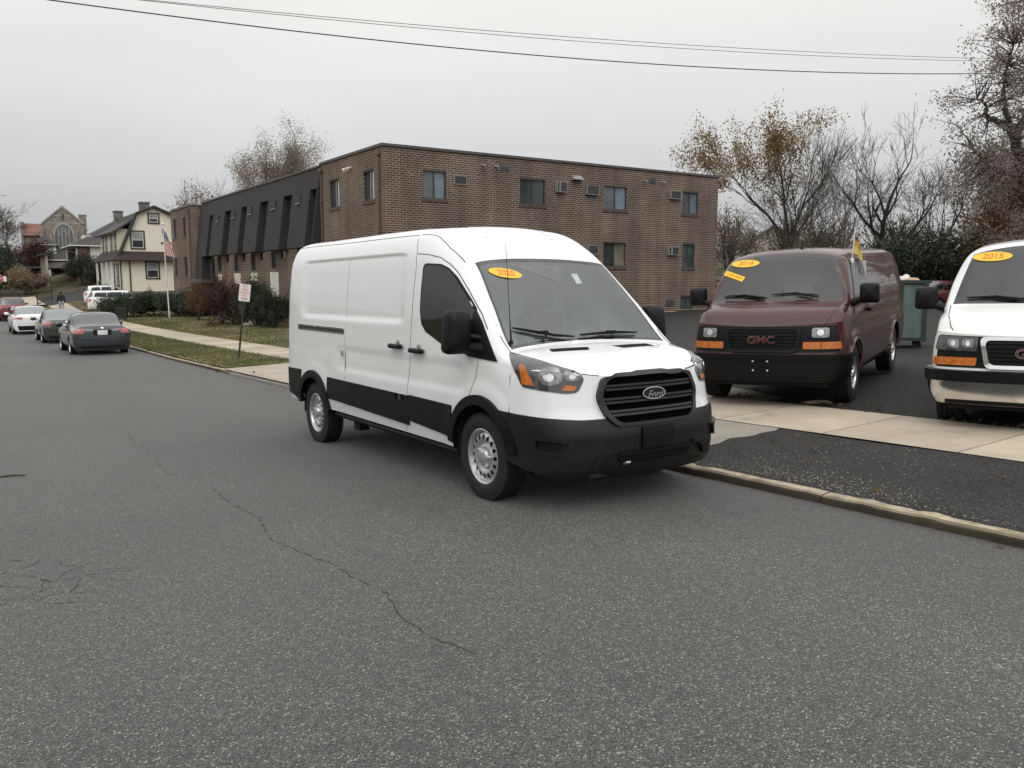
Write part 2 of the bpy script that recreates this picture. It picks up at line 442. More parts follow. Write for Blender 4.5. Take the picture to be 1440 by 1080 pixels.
def concrete(name, col, joint=1.55, off=0.0, dark=0.55, grime=False):
    m, nt, b = nodes_of(name)
    tc, mp = street_coords(nt)
    n1 = N(nt, 'ShaderNodeTexNoise', i_Scale=1.3, i_Detail=9.0, i_Roughness=0.68); nt.links.new(mp.outputs[0], n1.inputs['Vector'])
    c = ramp(nt, n1.outputs['Fac'], [(0.22, tuple(x * 0.52 for x in col)), (0.42, tuple(x * .88 for x in col)), (0.55, col), (0.78, tuple(x * 1.18 for x in col))])
    n2 = N(nt, 'ShaderNodeTexNoise', i_Scale=120.0, i_Detail=2.0); nt.links.new(mp.outputs[0], n2.inputs['Vector'])
    g = ramp(nt, n2.outputs['Fac'], [(0.3, g3(0.78)), (0.7, g3(1.16))])
    m1 = N(nt, 'ShaderNodeMix', data_type='RGBA', blend_type='MULTIPLY'); m1.inputs['Factor'].default_value = 1
    nt.links.new(c, m1.inputs['A']); nt.links.new(g, m1.inputs['B'])
    res = m1.outputs['Result']
    if joint:
        sx = N(nt, 'ShaderNodeSeparateXYZ'); nt.links.new(mp.outputs[0], sx.inputs[0])
        wob = N(nt, 'ShaderNodeTexNoise', i_Scale=9.0, i_Detail=3.0); nt.links.new(mp.outputs[0], wob.inputs['Vector'])
        a = N(nt, 'ShaderNodeMath', operation='MULTIPLY_ADD'); a.inputs[1].default_value = 0.035; nt.links.new(wob.outputs['Fac'], a.inputs[0]); nt.links.new(sx.outputs['X'], a.inputs[2])
        d = N(nt, 'ShaderNodeMath', operation='MULTIPLY_ADD'); d.inputs[1].default_value = 1 / joint; d.inputs[2].default_value = off; nt.links.new(a.outputs[0], d.inputs[0])
        f = N(nt, 'ShaderNodeMath', operation='FRACT'); nt.links.new(d.outputs[0], f.inputs[0])
        k = 0.014 / joint
        jl = ramp(nt, f.outputs[0], [(0.0, g3(0.28)), (k, g3(0.32)), (k * 1.6, g3(1)), (1.0, g3(1))])
        m2 = N(nt, 'ShaderNodeMix', data_type='RGBA', blend_type='MULTIPLY'); m2.inputs['Factor'].default_value = 1
        nt.links.new(res, m2.inputs['A']); nt.links.new(jl, m2.inputs['B']); res = m2.outputs['Result']
        fl = N(nt, 'ShaderNodeMath', operation='FLOOR'); nt.links.new(d.outputs[0], fl.inputs[0])
        wn = N(nt, 'ShaderNodeTexWhiteNoise', noise_dimensions='1D'); nt.links.new(fl.outputs[0], wn.inputs['W'])
        g4 = ramp(nt, wn.outputs['Value'], [(0, g3(0.86)), (1, g3(1.1))])
        m3 = N(nt, 'ShaderNodeMix', data_type='RGBA', blend_type='MULTIPLY'); m3.inputs['Factor'].default_value = 1
        nt.links.new(res, m3.inputs['A']); nt.links.new(g4, m3.inputs['B']); res = m3.outputs['Result']
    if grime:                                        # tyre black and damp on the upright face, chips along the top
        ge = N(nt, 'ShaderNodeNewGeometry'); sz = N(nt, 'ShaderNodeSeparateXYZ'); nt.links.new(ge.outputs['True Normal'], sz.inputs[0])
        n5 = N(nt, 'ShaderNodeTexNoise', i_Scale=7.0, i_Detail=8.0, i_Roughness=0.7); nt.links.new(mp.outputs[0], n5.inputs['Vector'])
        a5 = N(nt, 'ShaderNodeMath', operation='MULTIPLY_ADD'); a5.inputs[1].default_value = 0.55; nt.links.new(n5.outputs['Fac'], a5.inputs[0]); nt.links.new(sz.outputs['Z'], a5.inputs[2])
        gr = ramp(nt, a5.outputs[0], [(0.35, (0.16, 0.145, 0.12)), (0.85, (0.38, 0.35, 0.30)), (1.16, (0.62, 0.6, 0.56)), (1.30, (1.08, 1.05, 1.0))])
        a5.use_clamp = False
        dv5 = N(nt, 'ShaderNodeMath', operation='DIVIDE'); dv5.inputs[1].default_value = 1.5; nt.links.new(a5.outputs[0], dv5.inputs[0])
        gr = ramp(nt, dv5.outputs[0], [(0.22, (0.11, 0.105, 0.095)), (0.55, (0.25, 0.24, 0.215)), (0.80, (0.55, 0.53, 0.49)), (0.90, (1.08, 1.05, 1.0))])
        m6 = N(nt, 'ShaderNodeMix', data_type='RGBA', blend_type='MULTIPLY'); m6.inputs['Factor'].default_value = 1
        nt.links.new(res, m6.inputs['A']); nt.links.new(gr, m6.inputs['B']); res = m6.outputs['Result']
    nt.links.new(res, b.inputs['Base Color']); b.inputs['Roughness'].default_value = 0.9; b.inputs['Specular IOR Level'].default_value = 0.3
    bp = N(nt, 'ShaderNodeBump', i_Strength=0.3, i_Distance=0.004); nt.links.new(n2.outputs['Fac'], bp.inputs['Height']); nt.links.new(bp.outputs[0], b.inputs['Normal'])
    return m

def grass_mat(name, g_lo, g_hi, tan, bias=0.5):
    m, nt, b = nodes_of(name)
    tc, mp = street_coords(nt)
    n1 = N(nt, 'ShaderNodeTexNoise', i_Scale=0.45, i_Detail=6.0, i_Roughness=0.62); nt.links.new(mp.outputs[0], n1.inputs['Vector'])
    n2 = N(nt, 'ShaderNodeTexNoise', i_Scale=22.0, i_Detail=5.0, i_Roughness=0.7); nt.links.new(mp.outputs[0], n2.inputs['Vector'])
    gc = ramp(nt, n2.outputs['Fac'], [(0.3, g_lo), (0.7, g_hi)])
    tcn = ramp(nt, n2.outputs['Fac'], [(0.3, tuple(x * 0.6 for x in tan)), (0.7, tan)])
    fac = ramp(nt, n1.outputs['Fac'], [(bias - 0.06, g3(0)), (bias + 0.1, g3(1))])
    mx = N(nt, 'ShaderNodeMix', data_type='RGBA'); nt.links.new(fac, mx.inputs['Factor']); nt.links.new(gc, mx.inputs['A']); nt.links.new(tcn, mx.inputs['B'])
    nt.links.new(mx.outputs['Result'], b.inputs['Base Color']); b.inputs['Roughness'].default_value = 0.9; b.inputs['Specular IOR Level'].default_value = 0.15
    bp = N(nt, 'ShaderNodeBump', i_Strength=0.8, i_Distance=0.03); nt.links.new(n2.outputs['Fac'], bp.inputs['Height']); nt.links.new(bp.outputs[0], b.inputs['Normal'])
    return m

M_ROAD = asphalt('road asphalt', 0.005, 0.053, 0.33, cell=128, patch=0.34, streak=0.12, rough=0.68, sheen=0.22, lanes=True, tint=(1, 0.985, 0.93))
M_LOT = asphalt('lot asphalt', 0.008, 0.023, 0.08, cell=110, patch=0.6, streak=0.12, rough=0.75, tint=(1, 1, 0.99))
M_VERGE = asphalt('patched verge asphalt', 0.010, 0.034, 0.16, cell=110, patch=1.1, streak=0.1, tint=(1, 0.96, 0.89))
M_WALK = concrete('sidewalk concrete', (0.44, 0.38, 0.295), joint=1.45, off=0.79)
M_APRON = concrete('driveway concrete', (0.27, 0.25, 0.215), joint=0)
M_APRON2 = concrete('pale driveway concrete', (0.38, 0.33, 0.265), joint=0)
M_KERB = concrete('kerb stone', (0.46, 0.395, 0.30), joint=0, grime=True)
M_GRASS = grass_mat('lawn grass', (0.045, 0.055, 0.02), (0.115, 0.125, 0.05), (0.36, 0.29, 0.165), 0.48)
M_BANK = grass_mat('rough grass bank', (0.05, 0.05, 0.022), (0.10, 0.09, 0.045), (0.22, 0.175, 0.105), 0.40)
M_EARTH = grass_mat('open ground', (0.035, 0.042, 0.02), (0.075, 0.075, 0.04), (0.13, 0.11, 0.075), 0.5)

# ------------------------------------------------------------------ the ground
S_ALL = [-900, -700, -520, -400, -320, -260] + frange(-220, -100, 5) + frange(-98, -50, 2) + frange(-49, 40, 1.0) + [50, 65, 90, 130, 200, 320, 500, 800]
def ns_ground(s):
    return [-900, -500, -250, -120, -60, -40, -30, -20, -14, -10, -9.3, -9.0, -6, -3, 0, 1.2, 1.7, 3, 5, 8, 12, 16, 20, 26, 32, 38, 42, 60, 100, 180, 350, 900]
vs = []; fs = []
m = len(ns_ground(0))
for s in S_ALL:
    for n in ns_ground(s):
        x, y = xy(s, n); z = zg(s, n) - 0.10
        if -9.3 <= n <= 1.3: z = zg(s, min(n, 1.0)) - 0.10
        if s < -88 and n > 42: z += min(6, (n - 42) * 0.02)
        vs.append((x, y, z))
for i in range(len(S_ALL) - 1):
    for j in range(m - 1):
        a = i * m + j; fs.append((a, a + m, a + m + 1, a + 1))
tag(mk('ground', vs, fs, M_EARTH, None, 40), kind='structure')

S_ROAD = frange(-86, 46, 1.0)
sheet('road', S_ROAD, lambda s: [-9.2, -8.6, -7, -5, -3, -1, 0.4, 0.9, KERB], M_ROAD)
# paving laid beside the road; each strip butts against the next
D0, D1 = -15.0, 0.1            # driveway throat behind the white van
def lo_edge(s): return KERB + 0.16
sheet('verge_grass_ground', frange(-80, D0 - 0.6, 0.6), lambda s: [KERB + 0.11, 1.8, 2.4, 3.12], M_GRASS, dz=0.02)
sheet('driveway_apron', frange(D0 - 0.6, -6.0, 0.5), lambda s: [KERB + 0.02, 2.2, 3.13], M_APRON2, dz=0.004)
sheet('driveway_apron', frange(-6.0, -0.6, 0.3), lambda s: [KERB + 0.02, 2.2, 3.13], M_APRON, dz=0.004)
def slant(n): return -0.02 - 0.25 * (n - KERB) / 2.0 + 0.05 * math.sin(n * 5) + 0.03 * math.sin(n * 13)
vs = []; fs = []; NS = frange(KERB + 0.02, 3.13, 0.12)
for n in NS:
    for s in (-0.6, slant(n)): vs.append((*xy(s, n), zg(s, n) + 0.004))
for i in range(len(NS) - 1): fs.append((2 * i, 2 * i + 1, 2 * i + 3, 2 * i + 2))
tag(mk('driveway_apron', vs, fs, M_APRON, None, 40), kind='structure')
vs = []; fs = []; NS = frange(KERB + 0.10, 3.13, 0.12); SS = frange(0, 32, 0.4)
for n in NS:
    for k, s in enumerate(SS): q = slant(n) if k == 0 else s + .3; vs.append((*xy(q, n), zg(q, n) - 0.012 * max(0, 1 - (n - KERB - .12) / .1) + 0.006 * math.sin(q * 2.1 + n) ))
m = len(SS)
for i in range(len(NS) - 1):
    for k in range(m - 1): a = i * m + k; fs.append((a, a + 1, a + m + 1, a + m))
tag(mk('asphalt_verge', vs, fs, M_VERGE, None, 40), kind='structure')
sheet('sidewalk', frange(-84, 32, 1.0), lambda s: [3.12, 3.9, 4.66], M_WALK, dz=0.012)
sheet('lawn', frange(-66, -18.2, 0.8), lambda s: [4.66, 6, 7.5, 9, 10.4], M_GRASS, dz=0.02)
sheet('rough_grass_bank', frange(-83.5, -66, 1.25), lambda s: [4.66, 6, 8, 10, 12, 15, 20, 26], M_BANK, dz=0.015)
sheet('parking_lot', frange(-18.2, 32, 1.2), lambda s: [4.66, 7, 10, 10.5, 14, 18, 22, 26, 30, 34, 38], M_LOT, dz=0.006)
sheet('parking_lot', frange(-27, -18.2, 1.1), lambda s: [10.4, 14, 18, 22, 26, 30, 34, 38], M_LOT, dz=0.006)
sheet('far_verge', frange(-86, 46, 2.0), lambda s: [-14, -12, -9.36], M_GRASS, dz=0.02)

def kerb_run(s0, s1, side=1, ramp=(0, 0), stone=2.9, seed=1):
    rnd = random.Random(seed); mb = MB(); s = s0
    while s < s1 - 0.05:
        L = min(stone * rnd.uniform(0.85, 1.15), s1 - s)
        jog = rnd.uniform(-0.012, 0.012); jz = rnd.uniform(-0.008, 0.008)
        st = frange(s + 0.006, s + L - 0.006, 0.12); rows = []
        for q in st:
            z0 = zg(q, 0.9); h = 0.076 + jz + rnd.uniform(-0.006, 0.006)
            if ramp[0] and q < s0 + ramp[0]: h = 0.035 + (h - 0.035) * max(0, (q - s0) / ramp[0])
            if ramp[1] and q > s1 - ramp[1]: h = 0.035 + (h - 0.035) * max(0, (s1 - q) / ramp[1])
            w = rnd.uniform(-0.006, 0.006) + jog
            base = KERB if side > 0 else -9.2
            prof = [(0.0 + w, -0.08), (0.006 + w, h * 0.55), (0.010 + w, h - 0.02), (0.030 + w, h - 0.003 + rnd.uniform(-.005, .001)), (0.115, h + rnd.uniform(-.004, .002)), (0.13, -0.08)]
            rows.append([(*xy(q, base + side * d), z0 + z) for d, z in prof])
        k = len(mb.v); m = 6
        for r in rows: mb.v += r
        for i in range(len(rows) - 1):
            for j in range(m - 1):
                a = k + i * m + j
                mb.f.append((a, a + 1, a + m + 1, a + m) if side < 0 else (a, a + m, a + m + 1, a + 1))
        mb.f.append(tuple(k + j for j in range(m))); mb.f.append(tuple(k + (len(rows) - 1) * m + j for j in reversed(range(m))))
        s += L
    o = tag(mb.build('kerb', M_KERB, None, 35), kind='structure')
    return o
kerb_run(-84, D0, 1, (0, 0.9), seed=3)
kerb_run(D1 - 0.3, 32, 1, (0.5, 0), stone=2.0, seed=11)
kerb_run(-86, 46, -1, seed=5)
mb = MB()                                            # flush lip across the driveway
rows = []
for q in frange(D0, D1 - 0.3, 0.5):
    z0 = zg(q, 0.9); rows.append([(*xy(q, KERB + d), z0 + z) for d, z in ((0, -0.05), (0.004, 0.025), (0.02, 0.035), (0.15, 0.10))])
for r in rows: mb.v += r
for i in range(len(rows) - 1):
    for j in range(3):
        a = i * 4 + j; mb.f.append((a, a + 4, a + 5, a + 1))
tag(mb.build('driveway_lip', M_APRON, None, 35), kind='structure')

sheet('lot_apron', frange(-7.5, -1.7, 0.4), lambda s: [4.66, 5.0, 5.55 - 0.5 * max(0, (s + 3.0)) / 1.3], M_APRON, dz=0.012)
sheet('far_pavement', frange(-99, -86, 1.0), lambda s: [-9, -4, 0, 2, 3.2], M_WALK, dz=0.012)
sheet('side_street', frange(-96, -83.5, 0.8), lambda s: [3.2, 5, 7, 9, 12, 16, 22, 30, 40], M_LOT, dz=0.03)
# cracks: thin tar-dark slivers 4 mm above the road
M_CRACK = surf('dark crack', (0.028, 0.027, 0.025), 0.95, var=0.3)
def crack(pts, w0, seed, branch=0.0, dz=0.004, drop=0.16):
    rnd = random.Random(seed); mb = MB()
    def run(pts, w):
        P = []
        for (a, b) in zip(pts, pts[1:]):
            L = math.dist(a, b); k = max(2, int(L / 0.045))
            for i in range(k):
                t = i / k; P.append((a[0] + (b[0] - a[0]) * t, a[1] + (b[1] - a[1]) * t))
        P.append(pts[-1]); Q = []; ox = oy = 0
        for p in P:
            ox = ox * 0.9 + rnd.uniform(-0.018, 0.018); oy = oy * 0.9 + rnd.uniform(-0.018, 0.018); Q.append((p[0] + ox, p[1] + oy))
        k = len(mb.v)
        for i, q in enumerate(Q):
            a = Q[max(0, i - 1)]; b = Q[min(len(Q) - 1, i + 1)]; d = Vector((b[0] - a[0], b[1] - a[1]))
            if d.length < 1e-6: d = Vector((1, 0))
            d.normalize(); t = i / (len(Q) - 1)
            ww = w * 0.46 * rnd.uniform(0.15, 1.3) * min(1, 6 * t + 0.2, 6 * (1 - t) + 0.2)
            if rnd.random() < drop: ww *= 0.05
            elif rnd.random() < 0.10: ww *= 2.2
            for sg in (-1, 1):
                x, y = q[0] - d.y * ww * sg, q[1] + d.x * ww * sg; s, n = sn(x, y)
                mb.v.append((x, y, zg(s, n) + dz))
        for i in range(len(Q) - 1):
            a = k + 2 * i; mb.f.append((a, a + 1, a + 3, a + 2))
    run(pts, w0)
    return mb, run
rn_ = random.Random(77); PTS = {(i, j): (-3.9 + i * .20 + rn_.uniform(-.08, .08) + .03 * j, 4.05 + j * .20 + rn_.uniform(-.08, .08)) for i in range(8) for j in range(7)}
ALLI = []
for (i, j), q in PTS.items():
    for d in ((1, 0), (0, 1), (1, 1)):
        t = (i + d[0], j + d[1])
        if t in PTS and math.hypot((q[0] + 3.2) / .75, (q[1] - 4.65) / .62) < 1 and rn_.random() < (.72 if d != (1, 1) else .12): ALLI.append((*q, *PTS[t], rn_.uniform(-.02, .02), rn_.uniform(-.02, .02)))
ck = MB()
for i, (pts, w0) in enumerate((
    ([(-2.9, 7.5), (-2.33, 6.78), (-1.59, 5.61), (-1.05, 4.92), (-0.69, 4.43), (-0.43, 3.98), (-0.2, 3.67), (0.01, 3.39)], 0.0085), ([(-5.02, 10.66), (-4.1, 9.2), (-3.47, 8.07), (-3.0, 7.6)], 0.005),
    ([(-8.4, 15.3), (-7.3, 13.6)], 0.006), ([(-6.2, 12.1), (-5.02, 10.66)], 0.005),
    *[([(x0, y0), ((x0 + x1) / 2 + jx, (y0 + y1) / 2 + jy), (x1, y1)], 0.0055) for x0, y0, x1, y1, jx, jy in ALLI],
    ([(-3.47, 8.07), (-3.2, 7.9), (-2.9, 8.0), (-2.6, 7.75)], 0.004), ([(-1.59, 5.61), (-1.9, 5.45), (-2.1, 5.5)], 0.003))):
    a, run = crack(pts, w0, 20 + i, drop=0.03 if w0 == 0.0055 else 0.14)
    ck.add(a.v, a.f)
tag(ck.build('road_crack', M_CRACK, None, 0), kind='structure')
st_ = MB(); st_.tube([(-5.06, 7.98, zg(*sn(-5.06, 7.98)) + 0.01), (-4.96, 8.03, zg(*sn(-4.96, 8.03)) + 0.014), (-4.82, 8.04, zg(*sn(-4.82, 8.04)) + 0.012)], [0.008, 0.01, 0.005], 6)
tag(st_.build('twig', surf('dead twig', (0.035, 0.028, 0.022), 0.9)), 'short dark twig lying on the asphalt at the left', 'twig')
# ------------------------------------------------------------------ the brick apartment block
BC1, BC2, BMO = (0.112, 0.067, 0.051), (0.064, 0.041, 0.033), (0.35, 0.28, 0.23)
M_BR_X = brick_mat('brown brick side', 'X', BC1, BC2, BMO, bw=0.30, bh=0.092, ms=0.013)
M_BR_Y = brick_mat('brown brick front', 'Y', (0.115, 0.070, 0.053), (0.07, 0.046, 0.036), (0.33, 0.265, 0.21), bw=0.30, bh=0.092, ms=0.013)
M_SILL = surf('soldier brick sill', (0.085, 0.062, 0.052), 0.9, var=0.35, scale=12)
M_COPE = surf('dark metal coping', (0.075, 0.066, 0.060), 0.5, var=0.2)
M_FRM = surf('bronze window frame', (0.05, 0.05, 0.05), 0.5, var=0.15)
M_FRM_L = surf('pale window frame', (0.33, 0.33, 0.33), 0.5, var=0.15)
M_SHINGLE = rows_mat('charcoal shingle', 'Z', (0.031, 0.029, 0.028), (0.013, 0.012, 0.012), 0.17, 0.85, 0.14, 0.25)
M_DARK = surf('painted recess shade', (0.018, 0.018, 0.018), 0.9, var=0.3)  # shade of the window slots and entrance, put into a near-black colour
M_PANEL = surf('white infill panel', (0.62, 0.60, 0.52), 0.7, var=0.08)
M_DOWN = surf('brown downspout', (0.115, 0.075, 0.06), 0.5, var=0.2)
M_AC = surf('air conditioner case', (0.25, 0.25, 0.24), 0.5, var=0.12)
M_ACD = surf('air conditioner louvre', (0.075, 0.078, 0.078), 0.5, var=0.3, scale=9)
M_ROOF = surf('flat roof gravel', (0.16, 0.15, 0.14), 0.95, var=0.3, scale=8)
M_EFFL = surf('pale mortar stain', (0.36, 0.31, 0.27), 0.95, var=0.25, scale=9)

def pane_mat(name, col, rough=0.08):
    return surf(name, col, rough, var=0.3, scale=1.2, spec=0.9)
P_DARK = pane_mat('dark window glass', (0.035, 0.042, 0.044)); P_BLUE = pane_mat('sky painted window glass', (0.13, 0.175, 0.215))  # blue pane has the sky's reflection put into its colour
P_GREY = pane_mat('grey blind behind glass', (0.085, 0.098, 0.105)); P_TEAL = pane_mat('green tinted window glass', (0.06, 0.085, 0.085))
P_CURT = surf('white curtain', (0.55, 0.55, 0.58), 0.7, var=0.1); P_TAN = pane_mat('tan shade behind glass', (0.17, 0.16, 0.12))

blk = thing('apartment_building', 'two storey brown brick apartment block with charcoal shingled mansard, flat roof', 'building', (-5.23, 34.29, 0), (0, 0, R(33.5)))
LX, LB, ZT, ZB = 19.42, 6.9, 7.40, -2.2

def wall_with_holes(name, axis, u0, u1, z0, z1, holes, mat, parent, off=0.0, depth=0.14, sgn=-1):
    """flat wall in the (u, z) plane; openings cut right through with reveals depth deep. axis 'x': u=x at y=off; 'y': u=y at x=off"""
    us = sorted({u0, u1, *[h[0] for h in holes], *[h[1] for h in holes]}); zs = sorted({z0, z1, *[h[2] for h in holes], *[h[3] for h in holes]})
    mb = MB()
    def P(u, z, d=0.0):
        return (u, off + d, z) if axis == 'x' else (off + d, u, z)
    fl = axis == 'y'
    def quad(a, b, c, d): mb.add([a, b, c, d], [(0, 1, 2, 3)] if not fl else [(3, 2, 1, 0)])
    for a, b in zip(us, us[1:]):
        for c, d in zip(zs, zs[1:]):
            mu, mz = (a + b) / 2, (c + d) / 2
            if any(h[0] < mu < h[1] and h[2] < mz < h[3] for h in holes): continue
            quad(P(a, c), P(b, c), P(b, d), P(a, d))
    for h in holes:
        a, b, c, d = h[:4]
        quad(P(a, c), P(a, d), P(a, d, depth), P(a, c, depth)); quad(P(b, d), P(b, c), P(b, c, depth), P(b, d, depth))
        quad(P(b, c), P(a, c), P(a, c, depth), P(b, c, depth)); quad(P(a, d), P(b, d), P(b, d, depth), P(a, d, depth))
    o = mb.build(name, mat, parent, 0)
    return o

def window(parent, axis, u0, u1, z0, z1, off, panes, frame=M_FRM, sill=True, depth=0.12, bar=0.045, sillmat=None, head=True, proud=0.03, bars=True):
    """sliding window filling an opening: frame, one pane per light, brick sill, toothed soldier head"""
    def P(ua, ub, da, db, za, zb, mb, bev=0):
        if axis == 'x': mb.box(ua, ub, off + da, off + db, za, zb, bev=bev)
        else: mb.box(off + da, off + db, ua, ub, za, zb, bev=bev)
    w = MB(); f0, f1 = depth - 0.07, depth + 0.02
    P(u0, u1, f0, f1, z0, z0 + bar, w); P(u0, u1, f0, f1, z1 - bar, z1, w)
    P(u0, u0 + bar, f0 + 0.002, f1, z0 + bar, z1 - bar, w); P(u1 - bar, u1, f0 + 0.002, f1, z0 + bar, z1 - bar, w)
    k = len(panes)
    for i in range(1, k):
        uc = u0 + (u1 - u0) * i / k
        P(uc - bar * .6, uc + bar * .6, f0 + 0.004, f1, z0 + bar, z1 - bar, w)
    W = w.build('window', frame, parent, 0)
    for i, pm in enumerate(panes):
        a = u0 + bar + (u1 - u0 - 2 * bar) * i / k; b = u0 + bar + (u1 - u0 - 2 * bar) * (i + 1) / k
        g = MB(); P(a, b, depth - 0.03 + 0.006 * i, depth + 0.01, z0 + bar, z1 - bar, g)
        g.build('pane', pm, W, 0)
    if sill:
        sm = MB(); P(u0 - 0.06, u1 + 0.06, -0.035, depth - 0.07, z0 - 0.13, z0 + 0.012, sm)
        sm.build('sill', sillmat or M_SILL, W, 0)
    return W

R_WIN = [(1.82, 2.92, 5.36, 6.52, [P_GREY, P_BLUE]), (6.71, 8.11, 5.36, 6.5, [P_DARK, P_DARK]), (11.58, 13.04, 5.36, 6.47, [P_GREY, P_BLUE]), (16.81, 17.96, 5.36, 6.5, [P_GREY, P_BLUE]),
         (1.82, 2.92, 2.61, 3.78, [P_DARK, P_GREY]), (6.71, 8.11, 2.61, 3.78, [P_DARK, P_DARK]), (11.58, 13.04, 2.61, 3.79, [P_DARK, P_TAN]), (16.91, 17.78, 2.61, 3.84, [P_GREY, P_TEAL]),
         (16.85, 17.77, 0.30, 1.14, [P_TEAL, P_TEAL])]
F_WIN = [(0.85, 1.95, 5.27, 6.52, [P_CURT, P_GREY, P_DARK]), (4.65, 5.77, 5.25, 6.52, [P_CURT, P_GREY, P_DARK]), (0.85, 1.95, 2.55, 3.78, [P_GREY, P_DARK]), (4.65, 5.77, 2.55, 3.78, [P_GREY, P_DARK])]
wall_with_holes('side_wall', 'x', 0, LX, ZB, ZT - 0.06, [h[:4] for h in R_WIN], M_BR_X, blk)
wall_with_holes('front_wall', 'y', 0, LB, ZB, ZT - 0.06, [h[:4] for h in F_WIN], M_BR_Y, blk)
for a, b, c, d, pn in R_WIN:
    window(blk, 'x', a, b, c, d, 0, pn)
for a, b, c, d, pn in F_WIN:
    window(blk, 'y', a, b, c, d, 0, pn)
# toothed soldier course over each opening
mb = MB()
for a, b, c, d, pn in R_WIN:
    k = int((b - a) / 0.135)
    for i in range(k):
        x = a + (b - a) * (i + 0.5) / k
        mb.box(x - 0.045, x + 0.045, -0.012, 0.06, d - 0.045, d + 0.055)
for a, b, c, d, pn in F_WIN:
    k = int((b - a) / 0.135)
    for i in range(k):
        x = a + (b - a) * (i + 0.5) / k
        mb.box(-0.012, 0.06, x - 0.045, x + 0.045, d - 0.045, d + 0.055)
mb.build('brick_lintel', M_SILL, blk, 0)
mb = MB(); mb.box(-0.06, LX + 0.06, -0.06, 0.14, ZT - 0.06, ZT + 0.05); mb.box(-0.06, 0.14, 0.14, LB + 0.02, ZT - 0.06, ZT + 0.05)
mb.build('coping', M_COPE, blk, 0)
mb = MB(); mb.box(0.14, LX, 0.14, 36.5, ZT - 0.5, ZT - 0.3); mb.build('roof', M_ROOF, blk, 0)
mb = MB(); mb.box(LX - 0.2, LX, 0.003, 14, ZB, ZT - 0.06); mb.build('rear_wall', M_BR_Y, blk, 0)
mb = MB(); mb.box(0.15, LX - .2, 36.3, 36.5, ZB, ZT - 0.3); mb.build('end_wall', M_BR_X, blk, 0)
# downspouts at each end of the street front
for y in (0.27, 6.72):
    mb = MB(); mb.tube([(-0.07, y, 7.02), (-0.07, y, -0.4)], 0.045, 8); mb.box(-0.16, -0.002, y - 0.11, y + 0.11, 6.98, 7.16, bev=0.02)
    for z in (5.6, 3.9, 2.2, 0.5): mb.box(-0.115, -0.002, y - 0.075, y + 0.075, z, z + 0.04)
    mb.build('downspout', M_DOWN, blk)
# air conditioner sleeves
AC = [(3.29, 3.92, 6.02, 6.40), (8.67, 9.25, 6.0, 6.48), (10.43, 11.17, 5.98, 6.43), (15.86, 16.57, 6.06, 6.48), (10.55, 11.17, 3.18, 3.62), (15.8, 16.52, 3.24, 3.66), (3.29, 3.92, 3.2, 3.62), (8.67, 9.25, 3.2, 3.62)]
for i, (a, b, c, d) in enumerate(AC):
    mb = MB(); D = -0.16 if i not in (0,) else -0.05
    t = 0.03
    mb.box(a, b, D, 0.0, c, c + t); mb.box(a, b, D, 0.0, d - t, d); mb.box(a, a + t, D + 0.002, 0, c + t, d - t); mb.box(b - t, b, D + 0.002, 0, c + t, d - t)
    if i in (1, 5): mb.box(a + (b - a) * .22, a + (b - a) * .34, D - 0.006, 0, c + t, d - t)
    o = mb.build('air_conditioner', M_AC, blk, 0)
    g = MB(); g.box(a + t, b - t, D + 0.035, 0, c + t, d - t)
    for k in range(7):
        z = c + t + (d - c - 2 * t) * (k + 0.5) / 7
        g.box(a + t, b - t, D + 0.015, D + 0.034, z - 0.012, z + 0.008)
    g.build('grille', M_ACD, o, 0)
mb = MB(); mb.box(15.79, 16.41, -0.015, 0.003, 0.6, 0.94)
for k in range(5): mb.box(15.82, 16.38, -0.03, -0.013, 0.63 + k * 0.06, 0.655 + k * 0.06)
mb.build('wall_vent', M_ACD, blk, 0)
mb = MB()                                            # slanted exhaust hood and flood lamps
mb.add([(9.62, 0, 6.84), (10.12, 0, 6.84), (10.12, -0.05, 6.82), (9.62, -0.05, 6.82), (9.58, -0.3, 6.62), (10.16, -0.3, 6.62), (10.16, 0, 6.6), (9.58, 0, 6.6)], [(0, 1, 2, 3), (3, 2, 5, 4), (4, 5, 6, 7), (0, 3, 4, 7), (1, 6, 5, 2)])
mb.build('exhaust_hood', M_AC, blk, 0)
for x0, x1, z0, z1 in ((5.67, 6.12, 6.74, 6.98), (14.5, 14.95, 6.74, 7.0)):
    mb = MB(); mb.box(x0, x1, -0.02, 0.003, z0, z1)
    for k in range(5): mb.box(x0 + .02, x1 - .02, -0.035, -0.018, z0 + .02 + k * .045, z0 + .04 + k * .045)
    mb.build('wall_vent', M_ACD, blk, 0)
for x, z in ((4.72, 6.93), (5.4, 6.93), (14.12, 6.87), (15.35, 6.87)):
    mb = MB(); mb.tube([(x, 0.0, z), (x, -0.06, z), (x + 0.03, -0.16, z - 0.05), (x + 0.04, -0.26, z - 0.10)], [0.055, 0.03, 0.05, 0.085], 10)
    mb.build('flood_lamp', M_AC, blk)
mb = MB()
for dy in (0, 0.3): mb.tube([(0.0, 3.25 + dy, 6.82), (-0.08, 3.25 + dy, 6.82), (-0.24, 3.2 + dy * 1.3, 6.72)], [0.05, 0.04, 0.085], 10)
mb.build('flood_lamp', surf('white lamp head', (0.6, 0.6, 0.58), 0.5), blk)
